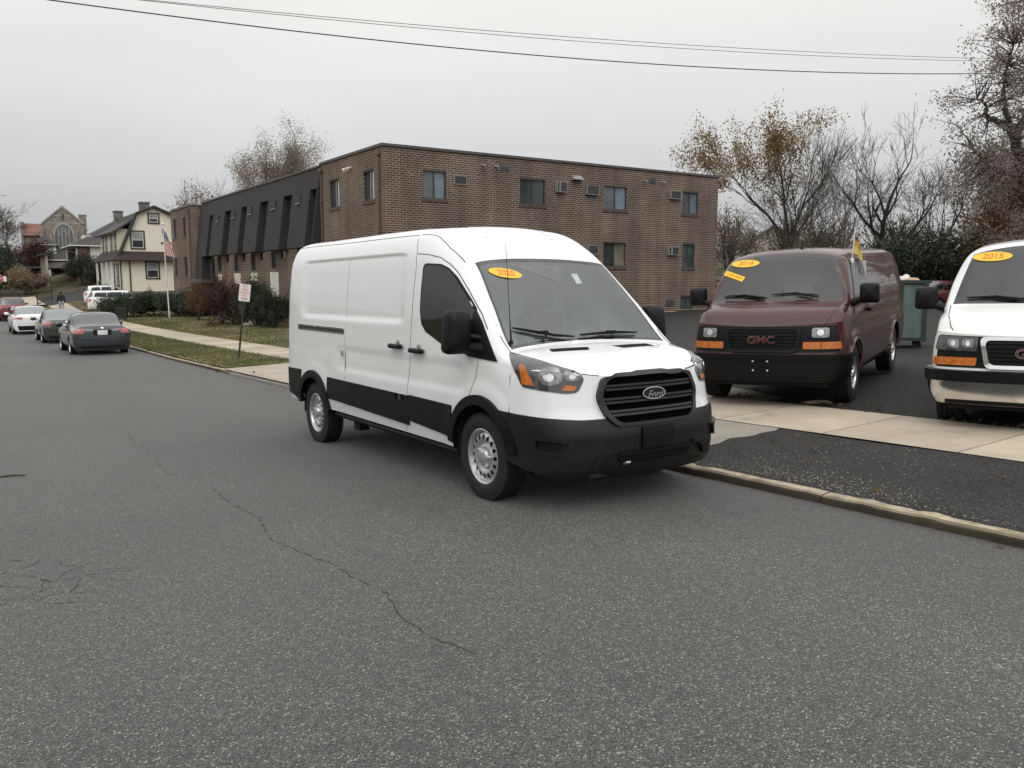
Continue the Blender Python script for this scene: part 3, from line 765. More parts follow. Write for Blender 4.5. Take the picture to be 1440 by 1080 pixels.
# pale repointed joints stepping down from the roof
def stain(pts, parent, name='mortar_stain'):
    mb = MB(); rnd = random.Random(3)
    for (x0, z0), (x1, z1) in zip(pts, pts[1:]):
        k = max(2, int(math.dist((x0, z0), (x1, z1)) / 0.1))
        for i in range(k):
            t = i / k; x = x0 + (x1 - x0) * t; z = round((z0 + (z1 - z0) * t) / 0.092) * 0.092
            if rnd.random() < 0.8: mb.box(x - 0.05, x + 0.07, -0.0035, 0.0, z - 0.012, z + 0.010)
            if rnd.random() < 0.5: mb.box(x - 0.008, x + 0.008, -0.0035, 0.0, z + 0.0101, z + 0.08)
    mb.build(name, M_EFFL, parent, 0)
stain([(5.0, 7.3), (5.05, 7.0), (5.6, 6.95), (6.2, 6.75), (6.7, 6.45)], blk); stain([(7.4, 5.2), (7.3, 4.9), (7.5, 4.6)], blk)
stain([(12.1, 7.25), (12.0, 6.8), (12.1, 6.55)], blk); stain([(16.2, 7.2), (16.2, 6.8)], blk); stain([(0.9, 6.7), (1.2, 6.3), (1.5, 6.25)], blk); stain([(4.6, 4.9), (5.2, 4.7), (5.3, 4.4)], blk)
# mansard: upper band, sloping panels between the window slots, brick storey below
B0, B1 = LB, 30.1
slots = [(7.0, 7.93), (10.49, 11.85), (14.45, 15.94), (18.51, 19.67), (21.9, 23.41), (26.38, 27.28)]
mb = MB()
def wedge(b0, b1, zt, zb, x0, x1, xb=0.35):
    mb.add([(x0, b0, zt), (x1, b0, zb), (xb, b0, zb), (xb, b0, zt), (x0, b1, zt), (x1, b1, zb), (xb, b1, zb), (xb, b1, zt)],
           [(0, 1, 2, 3), (7, 6, 5, 4), (0, 4, 5, 1), (1, 5, 6, 2), (3, 7, 4, 0), (2, 6, 7, 3)])
wedge(B0 + 0.01, B1, 7.27, 6.28, 0.0, -0.16)
edges = [B0 + 0.01] + [e for s in slots for e in s] + [B1]
for i in range(0, len(edges), 2):
    a, b = edges[i], edges[i + 1]
    if b - a > 0.05: wedge(a, b, 6.277, 3.56, -0.16, -0.55)
wedge(28.3, B1, 3.555, 2.0, -0.55, -0.62, 0.0)
mb.build('mansard', M_SHINGLE, blk, 0)
mb = MB(); mb.box(-0.05, 0.4, B0, B1, 7.27, 7.36); mb.build('coping', M_COPE, blk, 0)
for a, b in slots:                                   # tall recessed window between two panels
    f = MB(); f.box(0.1, 0.2, a + 0.002, b - 0.002, 3.57, 6.275)
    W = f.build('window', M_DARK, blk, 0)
    g = MB(); g.box(0.085, 0.1, a + 0.12, b - 0.12, 4.2, 6.15); g.build('pane', P_DARK, W, 0)
    if a > 9 and not 18 < a < 19 and a < 25:
        c = MB(); c.box(0.07, 0.085, a + 0.14, a + 0.36, 4.75, 6.15); c.build('curtain', P_CURT, W, 0)
for y0, y1 in ((9.12, 9.71), (13.0, 13.73), (17.34, 18.04), (20.88, 21.62), (24.6, 25.3)):
    mb = MB(); mb.box(-0.27, -0.1, y0, y1, 5.74, 6.13); o = mb.build('air_conditioner', surf('dark sleeve', (.03, .03, .031), .6, var=.3), blk, 0)
    g = MB(); g.box(-0.31, -0.271, y0, y1, 5.70, 5.75); g.build('drip_tray', M_AC, o, 0)
L_WIN = [(13.9, 14.82, 2.57, 3.55), (17.81, 18.65, 2.5, 3.55), (21.28, 22.36, 2.48, 3.55), (25.43, 26.34, 2.5, 3.55), (9.5, 10.5, 2.5, 3.55)]
S_WIN = [(12.4, 13.2, 3.1, 3.55), (16.0, 16.9, 3.1, 3.55), (19.6, 20.4, 3.1, 3.55), (23.4, 24.2, 3.1, 3.55), (12.23, 13.19, 0.1, 0.85)]
wall_with_holes('front_wall', 'y', B0, B1, ZB, 3.56, [h[:4] for h in L_WIN + S_WIN], M_BR_Y, blk, off=0.004)
for h in L_WIN: window(blk, 'y', *h, 0.004, [P_GREY, P_DARK], sill=False)
for h in S_WIN: window(blk, 'y', *h, 0.004, [P_DARK], sill=False)
for y0, y1, z0, z1 in ((13.61, 15.04, 1.05, 2.40), (17.5, 18.68, 1.92, 2.38), (20.95, 22.4, 1.72, 2.37), (25.37, 26.27, 1.91, 2.34)):
    mb = MB(); mb.box(-0.03, 0.003, y0, y1, z0, z1); mb.build('infill_panel', M_PANEL, blk, 0)
mb = MB(); mb.box(-0.15, 0.0, 27.2, 29.9, -1.2, 3.4); mb.build('entrance_shade_slab', M_DARK, blk, 0)  # solid slab standing proud; the doorway's shade is its dark colour
mb = MB(); mb.box(-1.0, -0.15, 26.9, 29.9, 1.75, 2.0); mb.build('entrance_canopy', M_COPE, blk, 0)
# projecting brick block at the far end
E_WIN = [(34.8, 35.7, 5.05, 6.45), (31.6, 32.5, 5.05, 6.4), (34.9, 35.9, 2.3, 3.6), (31.6, 32.6, 2.3, 3.6)]
wall_with_holes('front_wall', 'y', B1, 36.5, ZB, 7.08, [h[:4] for h in E_WIN], M_BR_Y, blk, off=-0.8)
for h in E_WIN: window(blk, 'y', *h, -0.8, [P_DARK, P_DARK])
mb = MB(); mb.box(-0.797, 0.3, B1 + 0.002, B1 + 0.2, ZB, 7.08); mb.build('end_wall', M_BR_X, blk, 0)
mb = MB(); mb.box(-0.85, 0.3, B1 - 0.04, 36.55, 7.08, 7.2); mb.build('coping', M_COPE, blk, 0)
mb = MB(); mb.box(-0.6, 0.3, 36.28, 36.498, ZB, 7.08); mb.build('end_wall', M_BR_X, blk, 0)
mb = MB(); mb.tube([(-0.87, B1 + 0.2, 6.8), (-0.87, B1 + 0.2, -0.6)], 0.045, 8); mb.box(-0.97, -0.802, B1 + 0.1, B1 + 0.3, 6.75, 6.95); mb.build('downspout', M_DOWN, blk)
# concrete strip and kerb stones at the foot of the side wall
o = bpy.data.objects
mb = MB(); rnd = random.Random(4)
x = 7.5
while x < LX + 0.6:
    L = rnd.uniform(1.2, 2.4); z = grd(-5.23 + x * 0.834 + 0.8 * 0.55, 34.29 + x * 0.552 - 0.8 * 0.83)[2]
    mb.box(x, x + L - 0.04, -1.15 + rnd.uniform(-.05, .05), -0.95, -1.2, z + 0.14 + rnd.uniform(-.03, .04), bev=0.03); x += L
o = mb.build('kerb_edging', M_KERB, None); o.location = (-5.23, 34.29, 0); o.rotation_euler = (0, 0, R(33.5))
tag(o, 'broken low concrete kerb along the foot of the brick side wall', 'kerb edging')
# ------------------------------------------------------------------ vehicle bodies: lofted shells with parts laid on their surface
def cr(P, sub, closed_mirror=None):
    """centripetal Catmull-Rom through the points P (list of Vector), sub steps per span"""
    P = [Vector(p) for p in P]
    first = P[0] * 2 - P[1]
    last = closed_mirror if closed_mirror is not None else P[-1] * 2 - P[-2]
    Q = [first] + P + [last]
    out = []
    for i in range(1, len(Q) - 2):
        p0, p1, p2, p3 = Q[i - 1:i + 3]
        t0 = 0.0
        t1 = t0 + max(1e-4, (p1 - p0).length) ** 0.5; t2 = t1 + max(1e-4, (p2 - p1).length) ** 0.5; t3 = t2 + max(1e-4, (p3 - p2).length) ** 0.5
        for k in range(sub):
            t = t1 + (t2 - t1) * k / sub
            a1 = p0 * ((t1 - t) / (t1 - t0)) + p1 * ((t - t0) / (t1 - t0)); a2 = p1 * ((t2 - t) / (t2 - t1)) + p2 * ((t - t1) / (t2 - t1)); a3 = p2 * ((t3 - t) / (t3 - t2)) + p3 * ((t - t2) / (t3 - t2))
            b1 = a1 * ((t2 - t) / (t2 - t0)) + a2 * ((t - t0) / (t2 - t0)); b2 = a2 * ((t3 - t) / (t3 - t1)) + a3 * ((t - t1) / (t3 - t1))
            out.append(b1 * ((t2 - t) / (t2 - t1)) + b2 * ((t - t1) / (t2 - t1)))
    out.append(P[-1])
    return out

def loft(secs, si, sj):
    """secs[i][j] = (u, v, z); j runs from the right sill up to the roof centre (v=0). Dense grid of Vectors (x=u, y=-v, z)"""
    rows = []
    for s in secs:
        p = [Vector(q) for q in s]
        mir = Vector((p[-2].x, -p[-2].y, p[-2].z))
        rows.append(cr(p, sj, mir))
    cols = list(zip(*rows))
    cols = [cr(list(c), si) for c in cols]
    G = list(zip(*cols))
    return [[Vector((p.x, -max(0.0, p.y), p.z)) for p in r] for r in G]

def grid_full(G):
    """mirror the half grid to both sides. Returns verts, index function idx(i, j, side)"""
    ni, nj = len(G), len(G[0]); V = []; I = {}
    for i in range(ni):
        for j in range(nj):
            p = G[i][j]; I[i, j, 0] = len(V); V.append(p.copy())
            if j == nj - 1:
                V[-1].y = 0.0; I[i, j, 1] = I[i, j, 0]
            else:
                I[i, j, 1] = len(V); V.append(Vector((p.x, -p.y, p.z)))
    return V, I

def fascia_grid(G, jf, zb, prof, nrow, zmid):
    """front face hung from the hood edge in two tiers (nrow[0] rows down to the bumper line zmid, nrow[1] rows below)"""
    top = G[-1][jf:]; side = G[-1][:jf + 1]
    zs = [p.z for p in side]; vsid = [-p.y for p in side]
    def vs(z):
        if z <= zs[0]: return vsid[0]
        for a in range(len(zs) - 1):
            if zs[a] <= z <= zs[a + 1]:
                t = (z - zs[a]) / max(1e-6, zs[a + 1] - zs[a]); return vsid[a] + (vsid[a + 1] - vsid[a]) * t
        return vsid[-1]
    vt = vsid[-1]; rows = []
    u0 = top[0].x; uc = top[-1].x
    for k in range(nrow[0] + nrow[1] + 1):
        row = []
        for c, p in enumerate(top):
            cc = c / (len(top) - 1)
            if k <= nrow[0]: z = p.z + (zmid(cc) - p.z) * k / nrow[0]
            else: z = zmid(cc) + (zb(cc) - zmid(cc)) * (k - nrow[0]) / nrow[1]
            w = min(1.0, max(0.0, (p.x - u0) / (uc - u0))); w = w ** 0.7
            v = -p.y * (vs(z) / vt if c < len(top) - 1 else 0)
            row.append(Vector((p.x + prof(z) * w, -v, z)))
        rows.append(row)
    return rows

class Shell:
    """dense body surface with its ray tree; faces carry (kind, i, j, side)"""
    def __init__(self, G, FG, disp=None):
        self.G, self.FG = G, FG
        if disp:
            for r in G:
                for p in r: p.y += disp(p.x, p.y, p.z)
        self.V, I = grid_full(G); self.F = []; self.tags = []
        for sd in (0, 1):
            for i in range(len(G) - 1):
                for j in range(len(G[0]) - 1):
                    f = (I[i, j, sd], I[i + 1, j, sd], I[i + 1, j + 1, sd], I[i, j + 1, sd])
                    self.F.append(f if sd == 0 else f[::-1]); self.tags.append(('b', i, j, sd))
        k = len(self.V); FG = FG or []; V2, I2 = grid_full(FG) if FG else ([], {}); self.V += V2
        for sd in (0, 1):
            for i in range(len(FG) - 1):
                for j in range(len(FG[0]) - 1):
                    f = tuple(k + q for q in (I2[i, j, sd], I2[i + 1, j, sd], I2[i + 1, j + 1, sd], I2[i, j + 1, sd]))
                    self.F.append(f if sd == 0 else f[::-1]); self.tags.append(('f', i, j, sd))
        ring = [I[0, j, 0] for j in range(len(G[0]))] + [I[0, j, 1] for j in reversed(range(len(G[0]) - 1))]
        self.back = tuple(ring); n = len(G) - 1
        self.front = None if FG else tuple(reversed([I[n, j, 0] for j in range(len(G[0]))] + [I[n, j, 1] for j in reversed(range(len(G[0]) - 1))]))
        self.bvh = BVHTree.FromPolygons([tuple(v) for v in self.V], self.F + [self.back] + ([self.front] if self.front else []))
    def part(self, name, sel, mat, parent, off=0.0, extra=(), smooth=40, back=False):
        F = [f for f, t in zip(self.F, self.tags) if sel(t, f)]
        if back: F += [self.back] + ([self.front] if self.front else [])
        used = sorted({i for f in F for i in f}); mp = {o: n for n, o in enumerate(used)}
        V = [self.V[i].copy() for i in used]; F = [tuple(mp[i] for i in f) for f in F]
        if off:
            nr = [Vector() for _ in V]
            for f in F:
                n = (V[f[1]] - V[f[0]]).cross(V[f[2]] - V[f[0]])
                for i in f: nr[i] += n
            base = [v.copy() for v in V]
            V = [v + (n.normalized() * off if n.length > 0 else n) for v, n in zip(V, nr)]
            ed = {(f[i], f[(i + 1) % len(f)]) for f in F for i in range(len(f))}
            low = {}
            for (a, c) in sorted(ed):
                if (c, a) not in ed:
                    for q in (a, c):
                        if q not in low: low[q] = len(V); V.append(base[q] - (V[q] - base[q]) * 0.3)
                    F.append((c, a, low[a], low[c]))
        k = len(V)
        for ev, ef in extra:
            kk = len(V); V += [Vector(p) for p in ev]; F += [tuple(i + kk for i in f) for f in ef]
        return mk(name, V, F, mat, parent, smooth)
    def mid(self, f): return sum((self.V[i] for i in f), Vector()) / len(f)

def tri_bvh(V, F):
    return BVHTree.FromPolygons([tuple(v) for v in V], F)

class Axis:
    def __init__(self, d, e1, e2):
        self.d = Vector(d).normalized(); self.e1 = Vector(e1).normalized(); self.e2 = Vector(e2).normalized()
    def to2(self, p): return (Vector(p).dot(self.e1), Vector(p).dot(self.e2))
    def origin(self, a, b): return self.e1 * a + self.e2 * b - self.d * 6.0
AX_R = Axis((0, 1, 0), (1, 0, 0), (0, 0, 1)); AX_L = Axis((0, -1, 0), (1, 0, 0), (0, 0, 1))
AX_F = Axis((-1, 0, 0), (0, 1, 0), (0, 0, 1)); AX_B = Axis((1, 0, 0), (0, 1, 0), (0, 0, 1)); AX_T = Axis((0, 0, -1), (1, 0, 0), (0, 1, 0))
AX_FR = Axis((-1, 1, 0), (1, 1, 0), (0, 0, 1)); AX_FL = Axis((-1, -1, 0), (-1, 1, 0), (0, 0, 1))

def rpoly(pts, r=0.03, k=4):
    """round the corners of a polygon"""
    out = []; n = len(pts)
    for i in range(n):
        p = Vector(pts[i]); a = Vector(pts[i - 1]) - p; b = Vector(pts[(i + 1) % n]) - p
        rr = min(r, a.length * 0.45, b.length * 0.45)
        p0 = p + a.normalized() * rr; p2 = p + b.normalized() * rr
        for q in range(k + 1):
            t = q / k; s = p0 * (1 - t) ** 2 + p * 2 * t * (1 - t) + p2 * t * t
            out.append((s.x, s.y))
    return out

def inside(poly, x, y):
    c = False; n = len(poly); j = n - 1
    for i in range(n):
        xi, yi = poly[i]; xj, yj = poly[j]
        if (yi > y) != (yj > y) and x < (xj - xi) * (y - yi) / (yj - yi) + xi: c = not c
        j = i
    return c

def dens(poly, res):
    out = []
    for i, p in enumerate(poly):
        q = poly[(i + 1) % len(poly)]; L = math.dist(p, q); k = max(1, int(math.ceil(L / res)))
        for t in range(k): out.append((p[0] + (q[0] - p[0]) * t / k, p[1] + (q[1] - p[1]) * t / k))
    return out

def patch_geo(poly, ax, bvh, off=0.003, thick=0.012, res=0.05, holes=()):
    b = dens(poly, res); hb = [dens(h, res) for h in holes]
    xs = [p[0] for p in b]; ys = [p[1] for p in b]; pts = list(b); loops = [list(range(len(b)))]
    for h in hb:
        loops.append(list(range(len(pts), len(pts) + len(h)))); pts += h
    x = min(xs) + res * 0.5
    while x < max(xs):
        y = min(ys) + res * 0.5
        while y < max(ys):
            if inside(b, x, y) and not any(inside(h, x, y) for h in hb) and min(math.dist((x, y), q) for q in pts[:sum(len(l) for l in loops)]) > res * 0.4: pts.append((x, y))
            y += res
        x += res
    eds = [(l[i], l[(i + 1) % len(l)]) for l in loops for i in range(len(l))]
    cv, ce, cf, ov, oe, of = geometry.delaunay_2d_cdt([Vector(p) for p in pts], eds, [], 0, 1e-6)
    F = []
    for f in cf:
        cx = sum(cv[i].x for i in f) / len(f); cy = sum(cv[i].y for i in f) / len(f)
        if inside(b, cx, cy) and not any(inside(h, cx, cy) for h in hb): F.append(tuple(f))
    V = []; NR = []
    for p in cv:
        o = ax.origin(p.x, p.y); hit, nrm, _, _ = bvh.ray_cast(o, ax.d)
        if hit is None:
            hit, nrm, _, _ = bvh.find_nearest(o + ax.d * 5.2)
            hit = Vector(hit); 
        if nrm.dot(ax.d) > 0: nrm = -nrm
        V.append(hit); NR.append(nrm)
    # smooth the normals a little so the patch does not crease
    nb = [Vector() for _ in V]
    for f in F:
        s = Vector()
        for i in f: s += NR[i]
        for i in f: nb[i] += s
    NR = [(n.normalized() if n.length > 0 else NR[i]) for i, n in enumerate(nb)]
    top = [V[i] + NR[i] * off for i in range(len(V))]
    # orient faces towards the viewer side
    F2 = []
    for f in F:
        n = (top[f[1]] - top[f[0]]).cross(top[f[2]] - top[f[0]])
        F2.append(f if n.dot(ax.d) < 0 else tuple(reversed(f)))
    if thick:
        cnt = {}
        for f in F2:
            for i in range(len(f)): cnt[(f[i], f[(i + 1) % len(f)])] = 1
        k = len(top); base = {}
        for (a, c) in list(cnt):
            if (c, a) not in cnt:
                for q in (a, c):
                    if q not in base:
                        base[q] = len(top); top.append(V[q] + NR[q] * (off - thick))
                F2.append((c, a, base[a], base[c]))
    return top, F2

def patch(name, poly, ax, bvh, mat, parent, off=0.003, thick=0.012, res=0.05, holes=(), smooth=40):
    v, f = patch_geo(poly, ax, bvh, off, thick, res, holes)
    return mk(name, v, f, mat, parent, smooth)

def stroke(path, w):
    """polygon round an open path"""
    L = []; Rr = []
    for i, p in enumerate(path):
        a = Vector(path[max(0, i - 1)]); b = Vector(path[min(len(path) - 1, i + 1)]); d = (b - a).normalized()
        L.append((p[0] - d.y * w / 2, p[1] + d.x * w / 2)); Rr.append((p[0] + d.y * w / 2, p[1] - d.x * w / 2))
    return L + Rr[::-1]

def seam(mb, path, ax, bvh, w=0.007, off=0.0012):
    v, f = patch_geo(stroke(path, w), ax, bvh, off, 0, 0.08); mb.add(v, f)

def arc(cx, cy, r, a0, a1, n=20):
    return [(cx + r * math.cos(R(a0 + (a1 - a0) * i / n)), cy + r * math.sin(R(a0 + (a1 - a0) * i / n))) for i in range(n + 1)]
def mirror_y(poly): return [(-x, y) for x, y in poly]
def oval(cx, cy, a, b, n=40): return [(cx + a * math.cos(2 * math.pi * i / n), cy + b * math.sin(2 * math.pi * i / n)) for i in range(n)]

M_TYRE = surf('tyre rubber', (0.011, 0.011, 0.011), 0.85, var=0.25, scale=14, bump=0.15, bscale=120)
M_STEEL = surf('silver steel wheel', (0.60, 0.60, 0.61), 0.28, 0.8, var=0.08)
M_CHROME = surf('chrome', (0.72, 0.72, 0.72), 0.12, 1.0, var=0.06)
M_BLK = surf('black moulded plastic', (0.0042, 0.0042, 0.0045), 0.5, var=0.2, scale=9, bump=0.12, bscale=160, spec=0.24)
M_BLK2 = surf('deep black plastic', (0.004, 0.004, 0.004), 0.6, var=0.2, spec=.25)
M_UNDER = surf('underbody', (0.006, 0.006, 0.006), 0.9, var=0.3)
M_SEAM = surf('panel gap', (0.03, 0.03, 0.03), 0.9)
M_SIDEGL = surf('dark side glass', (0.010, 0.011, 0.011), 0.03, var=0.2, spec=0.5)
M_SEAT = surf('grey seat cloth', (0.10, 0.10, 0.105), 0.9, var=0.2, scale=20)
M_TRIM = surf('grey cabin trim', (0.26, 0.27, 0.27), 0.8, var=0.1)
M_YEL = surf('yellow price sticker', (0.80, 0.50, 0.03), 0.5, var=0.05)
M_RED = surf('red print', (0.60, 0.10, 0.02), 0.5, var=0.05)
M_AMBER = surf('amber lens', (0.48, 0.13, 0.015), 0.12, var=0.25, scale=30, coat=0.6)
M_LENS = surf('clear lamp lens', (0.22, 0.23, 0.235), 0.10, 0.5, var=0.55, scale=26, coat=0.8)
M_LAMPD = surf('dark lamp housing', (0.045, 0.046, 0.048), 0.15, var=0.35, scale=24, coat=0.9)
M_DISC = surf('brake disc', (0.10, 0.095, 0.09), 0.5, 0.7)

def wheel_parts(r, w, rim_r, style, name='wheel'):
    """a wheel about the local Y axis, outer face towards -Y: tyre mesh with the rim, hub and nuts as sub-parts"""
    t = MB(); h = w / 2; sh = 0.022
    prof = [(rim_r - 0.012, -h * 0.80), (rim_r + 0.012, -h * 0.97), (rim_r + (r - rim_r) * 0.45, -h * 1.03), (r - 0.035, -h * 0.95), (r - 0.010, -h * 0.86), (r, -h * 0.70)]
    gro = []
    for q in (-0.42, 0.0, 0.42): gro += [(r, h * (q - 0.07)), (r - 0.010, h * (q - 0.05)), (r - 0.010, h * (q + 0.05)), (r, h * (q + 0.07))]
    prof += gro + [(r, h * 0.70), (r - 0.010, h * 0.86), (r - 0.035, h * 0.95), (rim_r + (r - rim_r) * 0.45, h * 1.0), (rim_r - 0.012, h * 0.8)]
    t.lathe(prof, 56)
    for k in range(72):                              # shoulder blocks
        a = 2 * math.pi * k / 72
        for sg in (-1, 1):
            t.box(-0.008, 0.008, h * 0.80 * sg - 0.012, h * 0.80 * sg + 0.012, r - 0.02, r + 0.0015, Matrix.Rotation(a + (0.02 if sg > 0 else 0), 4, 'Y'))
    rim = MB(); lip = [(rim_r + 0.006, -h * 0.90), (rim_r - 0.006, -h * 0.93), (rim_r - 0.020, -h * 0.86), (rim_r - 0.030, -h * 0.55), (rim_r - 0.034, h * 0.4), (rim_r + 0.004, h * 0.7)]
    rim.lathe(lip, 48)
    parts = []
    if style == 'steel':
        ro, ri = rim_r - 0.026, 0.098; holes = []
        n = 16
        for k in range(n):
            a = 2 * math.pi * k / n; c, s = math.cos(a), math.sin(a)
            e = [(0.023 * math.cos(q) , 0.0175 * math.sin(q)) for q in [2 * math.pi * i / 10 for i in range(10)]]
            holes.append([((ri + (ro - ri) * 0.62 + x) * c - y * s, (ri + (ro - ri) * 0.62 + x) * s + y * c) for x, y in e])
        outer = [(ro * math.cos(2 * math.pi * i / 64), ro * math.sin(2 * math.pi * i / 64)) for i in range(64)]
        pts = list(outer); ed = [(i, (i + 1) % 64) for i in range(64)]
        inn = [(ri * math.cos(2 * math.pi * i / 32), ri * math.sin(2 * math.pi * i / 32)) for i in range(32)]
        k0 = len(pts); pts += inn; ed += [(k0 + i, k0 + (i + 1) % 32) for i in range(32)]
        for hh in holes:
            k0 = len(pts); pts += hh; ed += [(k0 + i, k0 + (i + 1) % len(hh)) for i in range(len(hh))]
        for rr in (ri + (ro - ri) * 0.25, ri + (ro - ri) * 0.92): pts += [(rr * math.cos(2 * math.pi * (i + .5) / 48), rr * math.sin(2 * math.pi * (i + .5) / 48)) for i in range(48)]
        cv, ce, cf, *_ = geometry.delaunay_2d_cdt([Vector(p) for p in pts], ed, [], 0, 1e-6)
        def dep(q):
            f = (q - ri) / (ro - ri); return -h * 0.62 - 0.018 * math.sin(max(0, min(1, f)) * math.pi) if f < 1 else -h * 0.62
        ff = []
        for f in cf:
            cx = sum(cv[i].x for i in f) / 3; cy = sum(cv[i].y for i in f) / 3; rr = math.hypot(cx, cy)
            if ri < rr < ro and not any(inside(hh, cx, cy) for hh in holes): ff.append(tuple(f))
        rim.add([(p.x, dep(p.length), p.y) for p in cv], ff)
        hub = MB(); hub.lathe([(0.0, -h * 1.02), (0.052, -h * 1.02), (0.064, -h * 0.95), (0.070, -h * 0.80), (0.102, -h * 0.72), (0.104, -h * 0.55)], 32)
        for k in range(5):
            a = 2 * math.pi * (k + 0.3) / 5
            hub.lathe([(0.0, -h * 0.98), (0.014, -h * 0.96), (0.017, -h * 0.72)], 8, Matrix.Translation((0.084 * math.cos(a), 0, 0.084 * math.sin(a))))
        parts.append(('hub_cap', hub, M_STEEL))
    else:                                            # spoked alloy
        ns = style
        for k in range(ns):
            a = 2 * math.pi * k / ns; M = Matrix.Rotation(a, 4, 'Y')
            q = rim_r - 0.02
            rim.add([(-0.030, -h * 0.72, 0.03), (0.030, -h * 0.72, 0.03), (0.022, -h * 0.80, q), (-0.022, -h * 0.80, q), (-0.034, -h * 0.4, 0.03), (0.034, -h * 0.4, 0.03), (0.026, -h * 0.45, q), (-0.026, -h * 0.45, q)],
                    [(0, 1, 2, 3), (7, 6, 5, 4), (0, 4, 5, 1), (2, 6, 7, 3), (1, 5, 6, 2), (0, 3, 7, 4)], M)
        hub = MB(); hub.lathe([(0.0, -h * 0.86), (0.03, -h * 0.86), (0.062, -h * 0.74), (0.07, -h * 0.4)], 24); parts.append(('hub_cap', hub, M_STEEL))
    br = MB(); br.lathe([(0.0, 0.012), (rim_r - 0.045, 0.012), (rim_r - 0.045, 0.035), (0, 0.035)], 32)
    parts.append(('brake_disc', br, M_DISC))
    return t, rim, parts

def add_wheels(root, spots, r, w, rim_r, style, rim_mat=None, detail=True):
    """spots = (x, y, steer); wheels on the left are turned round"""
    t, rim, parts = wheel_parts(r, w, rim_r, style)
    proto = None
    for x, y, steer in spots:
        if proto is None:
            W = t.build('wheel', M_TYRE, root, 35)
            rim.build('rim', rim_mat or M_STEEL, W, 35)
            for nm, mb, mt in parts:
                if detail or nm != 'brake_disc': mb.build(nm, rim_mat if (rim_mat and nm == 'hub_cap') else mt, W, 35)
            proto = W
        else:
            W = copy_tree(proto, root)
        W.location = (x, y, r - 0.006)
        W.rotation_euler = (0, random.uniform(0, 1.2), (math.pi if y > 0 else 0) + steer)

def sticker(root, txt, size, pos, nrm, right, ov=None, name='sticker', lean=0.0, txtmat=None):
    """yellow windscreen sticker with red figures, lying on the glass at pos"""
    n = Vector(nrm).normalized(); e = Vector(right); e = (e - n * e.dot(n)).normalized(); u = n.cross(e)
    c, s = math.cos(lean), math.sin(lean); e, u = e * c + u * s, u * c - e * s
    M = Matrix(((e.x, u.x, n.x, pos[0]), (e.y, u.y, n.y, pos[1]), (e.z, u.z, n.z, pos[2]), (0, 0, 0, 1)))
    mb = MB(); mb.prism(ov, 0.005, 0.008, M); o = mb.build(name, M_YEL, root, 0)
    v, f = text_mesh(txt, size, 0.22, 0.0005, bold=0.0)
    mk('lettering', [M @ (Vector(p) + Vector((0, 0, 0.0095))) for p in v], f, txtmat or M_RED, o, 0)
    return o
# ------------------------------------------------------------------ the big white van
M_WHITE = surf('white van paint', (0.76, 0.765, 0.765), 0.4, var=0.015, scale=0.8, coat=1.0, spec=0.2, dirt=0.07)
RAKE = 0.022
def transit_sections():
    S = []
    def roof(u, k=1.0, dz=0.0):
        return [(u, .968 * k, .37), (u, .986 * k, .50), (u, .988 * k, .72), (u, .980 * k, 1.02), (u, .968 * k, 1.25), (u, .925 * k, 1.80 + dz * .5), (u, .865 * k, 2.12 + dz), (u, .745 * k, 2.285 + dz), (u, .40 * k, 2.335 + dz), (u, 0, 2.35 + dz)]
    S += [roof(-4.735, .93, -.10), roof(-4.72, .955, -.05), roof(-4.64, .985, -.015), roof(-4.45), roof(-3.8), roof(-2.9), roof(-2.0), roof(-1.35, 1, -.012)]
    S.append([(-1.08, .968, .37), (-1.08, .986, .5), (-1.08, .988, .72), (-1.08, .98, 1.02), (-1.08, .968, 1.25), (-1.06, .922, 1.80), (-1.03, .858, 2.09), (-1.00, .74, 2.235), (-.98, .40, 2.29), (-.975, 0, 2.305)])
    S.append([(-.80, .968, .37), (-.80, .986, .5), (-.80, .988, .72), (-.80, .98, 1.02), (-.80, .968, 1.24), (-.79, .918, 1.78), (-.75, .838, 2.03), (-.72, .735, 2.115), (-.745, .40, 2.165), (-.76, 0, 2.18)])
    S.append([(-.55, .968, .37), (-.55, .986, .5), (-.55, .988, .72), (-.55, .98, 1.02), (-.55, .968, 1.22), (-.52, .925, 1.68), (-.50, .81, 1.905), (-.46, .72, 1.955), (-.53, .40, 1.995), (-.56, 0, 2.005)])   # windscreen head
    S.append([(-.12, .968, .37), (-.12, .986, .5), (-.12, .988, .72), (-.12, .98, 1.02), (-.12, .968, 1.20), (-.10, .945, 1.42), (-.10, .865, 1.565), (-.09, .785, 1.60), (-.17, .42, 1.64), (-.20, 0, 1.65)])
    S.append([(.26, .968, .37), (.26, .978, .5), (.26, .986, .72), (.26, .978, 1.0), (.26, .965, 1.12), (.28, .945, 1.185), (.29, .895, 1.225), (.26, .835, 1.245), (.18, .44, 1.275), (.14, 0, 1.285)])   # windscreen foot
    S.append([(.33, .968, .37), (.33, .975, .5), (.33, .985, .72), (.33, .976, .98), (.33, .962, 1.10), (.36, .94, 1.165), (.39, .885, 1.20), (.38, .81, 1.22), (.33, .44, 1.245), (.30, 0, 1.25)])
    S.append([(.38, .968, .37), (.38, .972, .5), (.38, .983, .72), (.38, .973, .96), (.38, .958, 1.09), (.46, .93, 1.15), (.55, .86, 1.175), (.60, .76, 1.18), (.62, .42, 1.18), (.62, 0, 1.18)])
    S.append([(.42, .968, .37), (.42, .970, .5), (.42, .982, .72), (.42, .970, .94), (.42, .955, 1.075), (.62, .90, 1.11), (.755, .80, 1.105), (.835, .66, 1.085), (.905, .36, 1.055), (.925, 0, 1.045)])  # hood edge
    return [[(u, v, z + RAKE * -u) for u, v, z in s] for s in S]

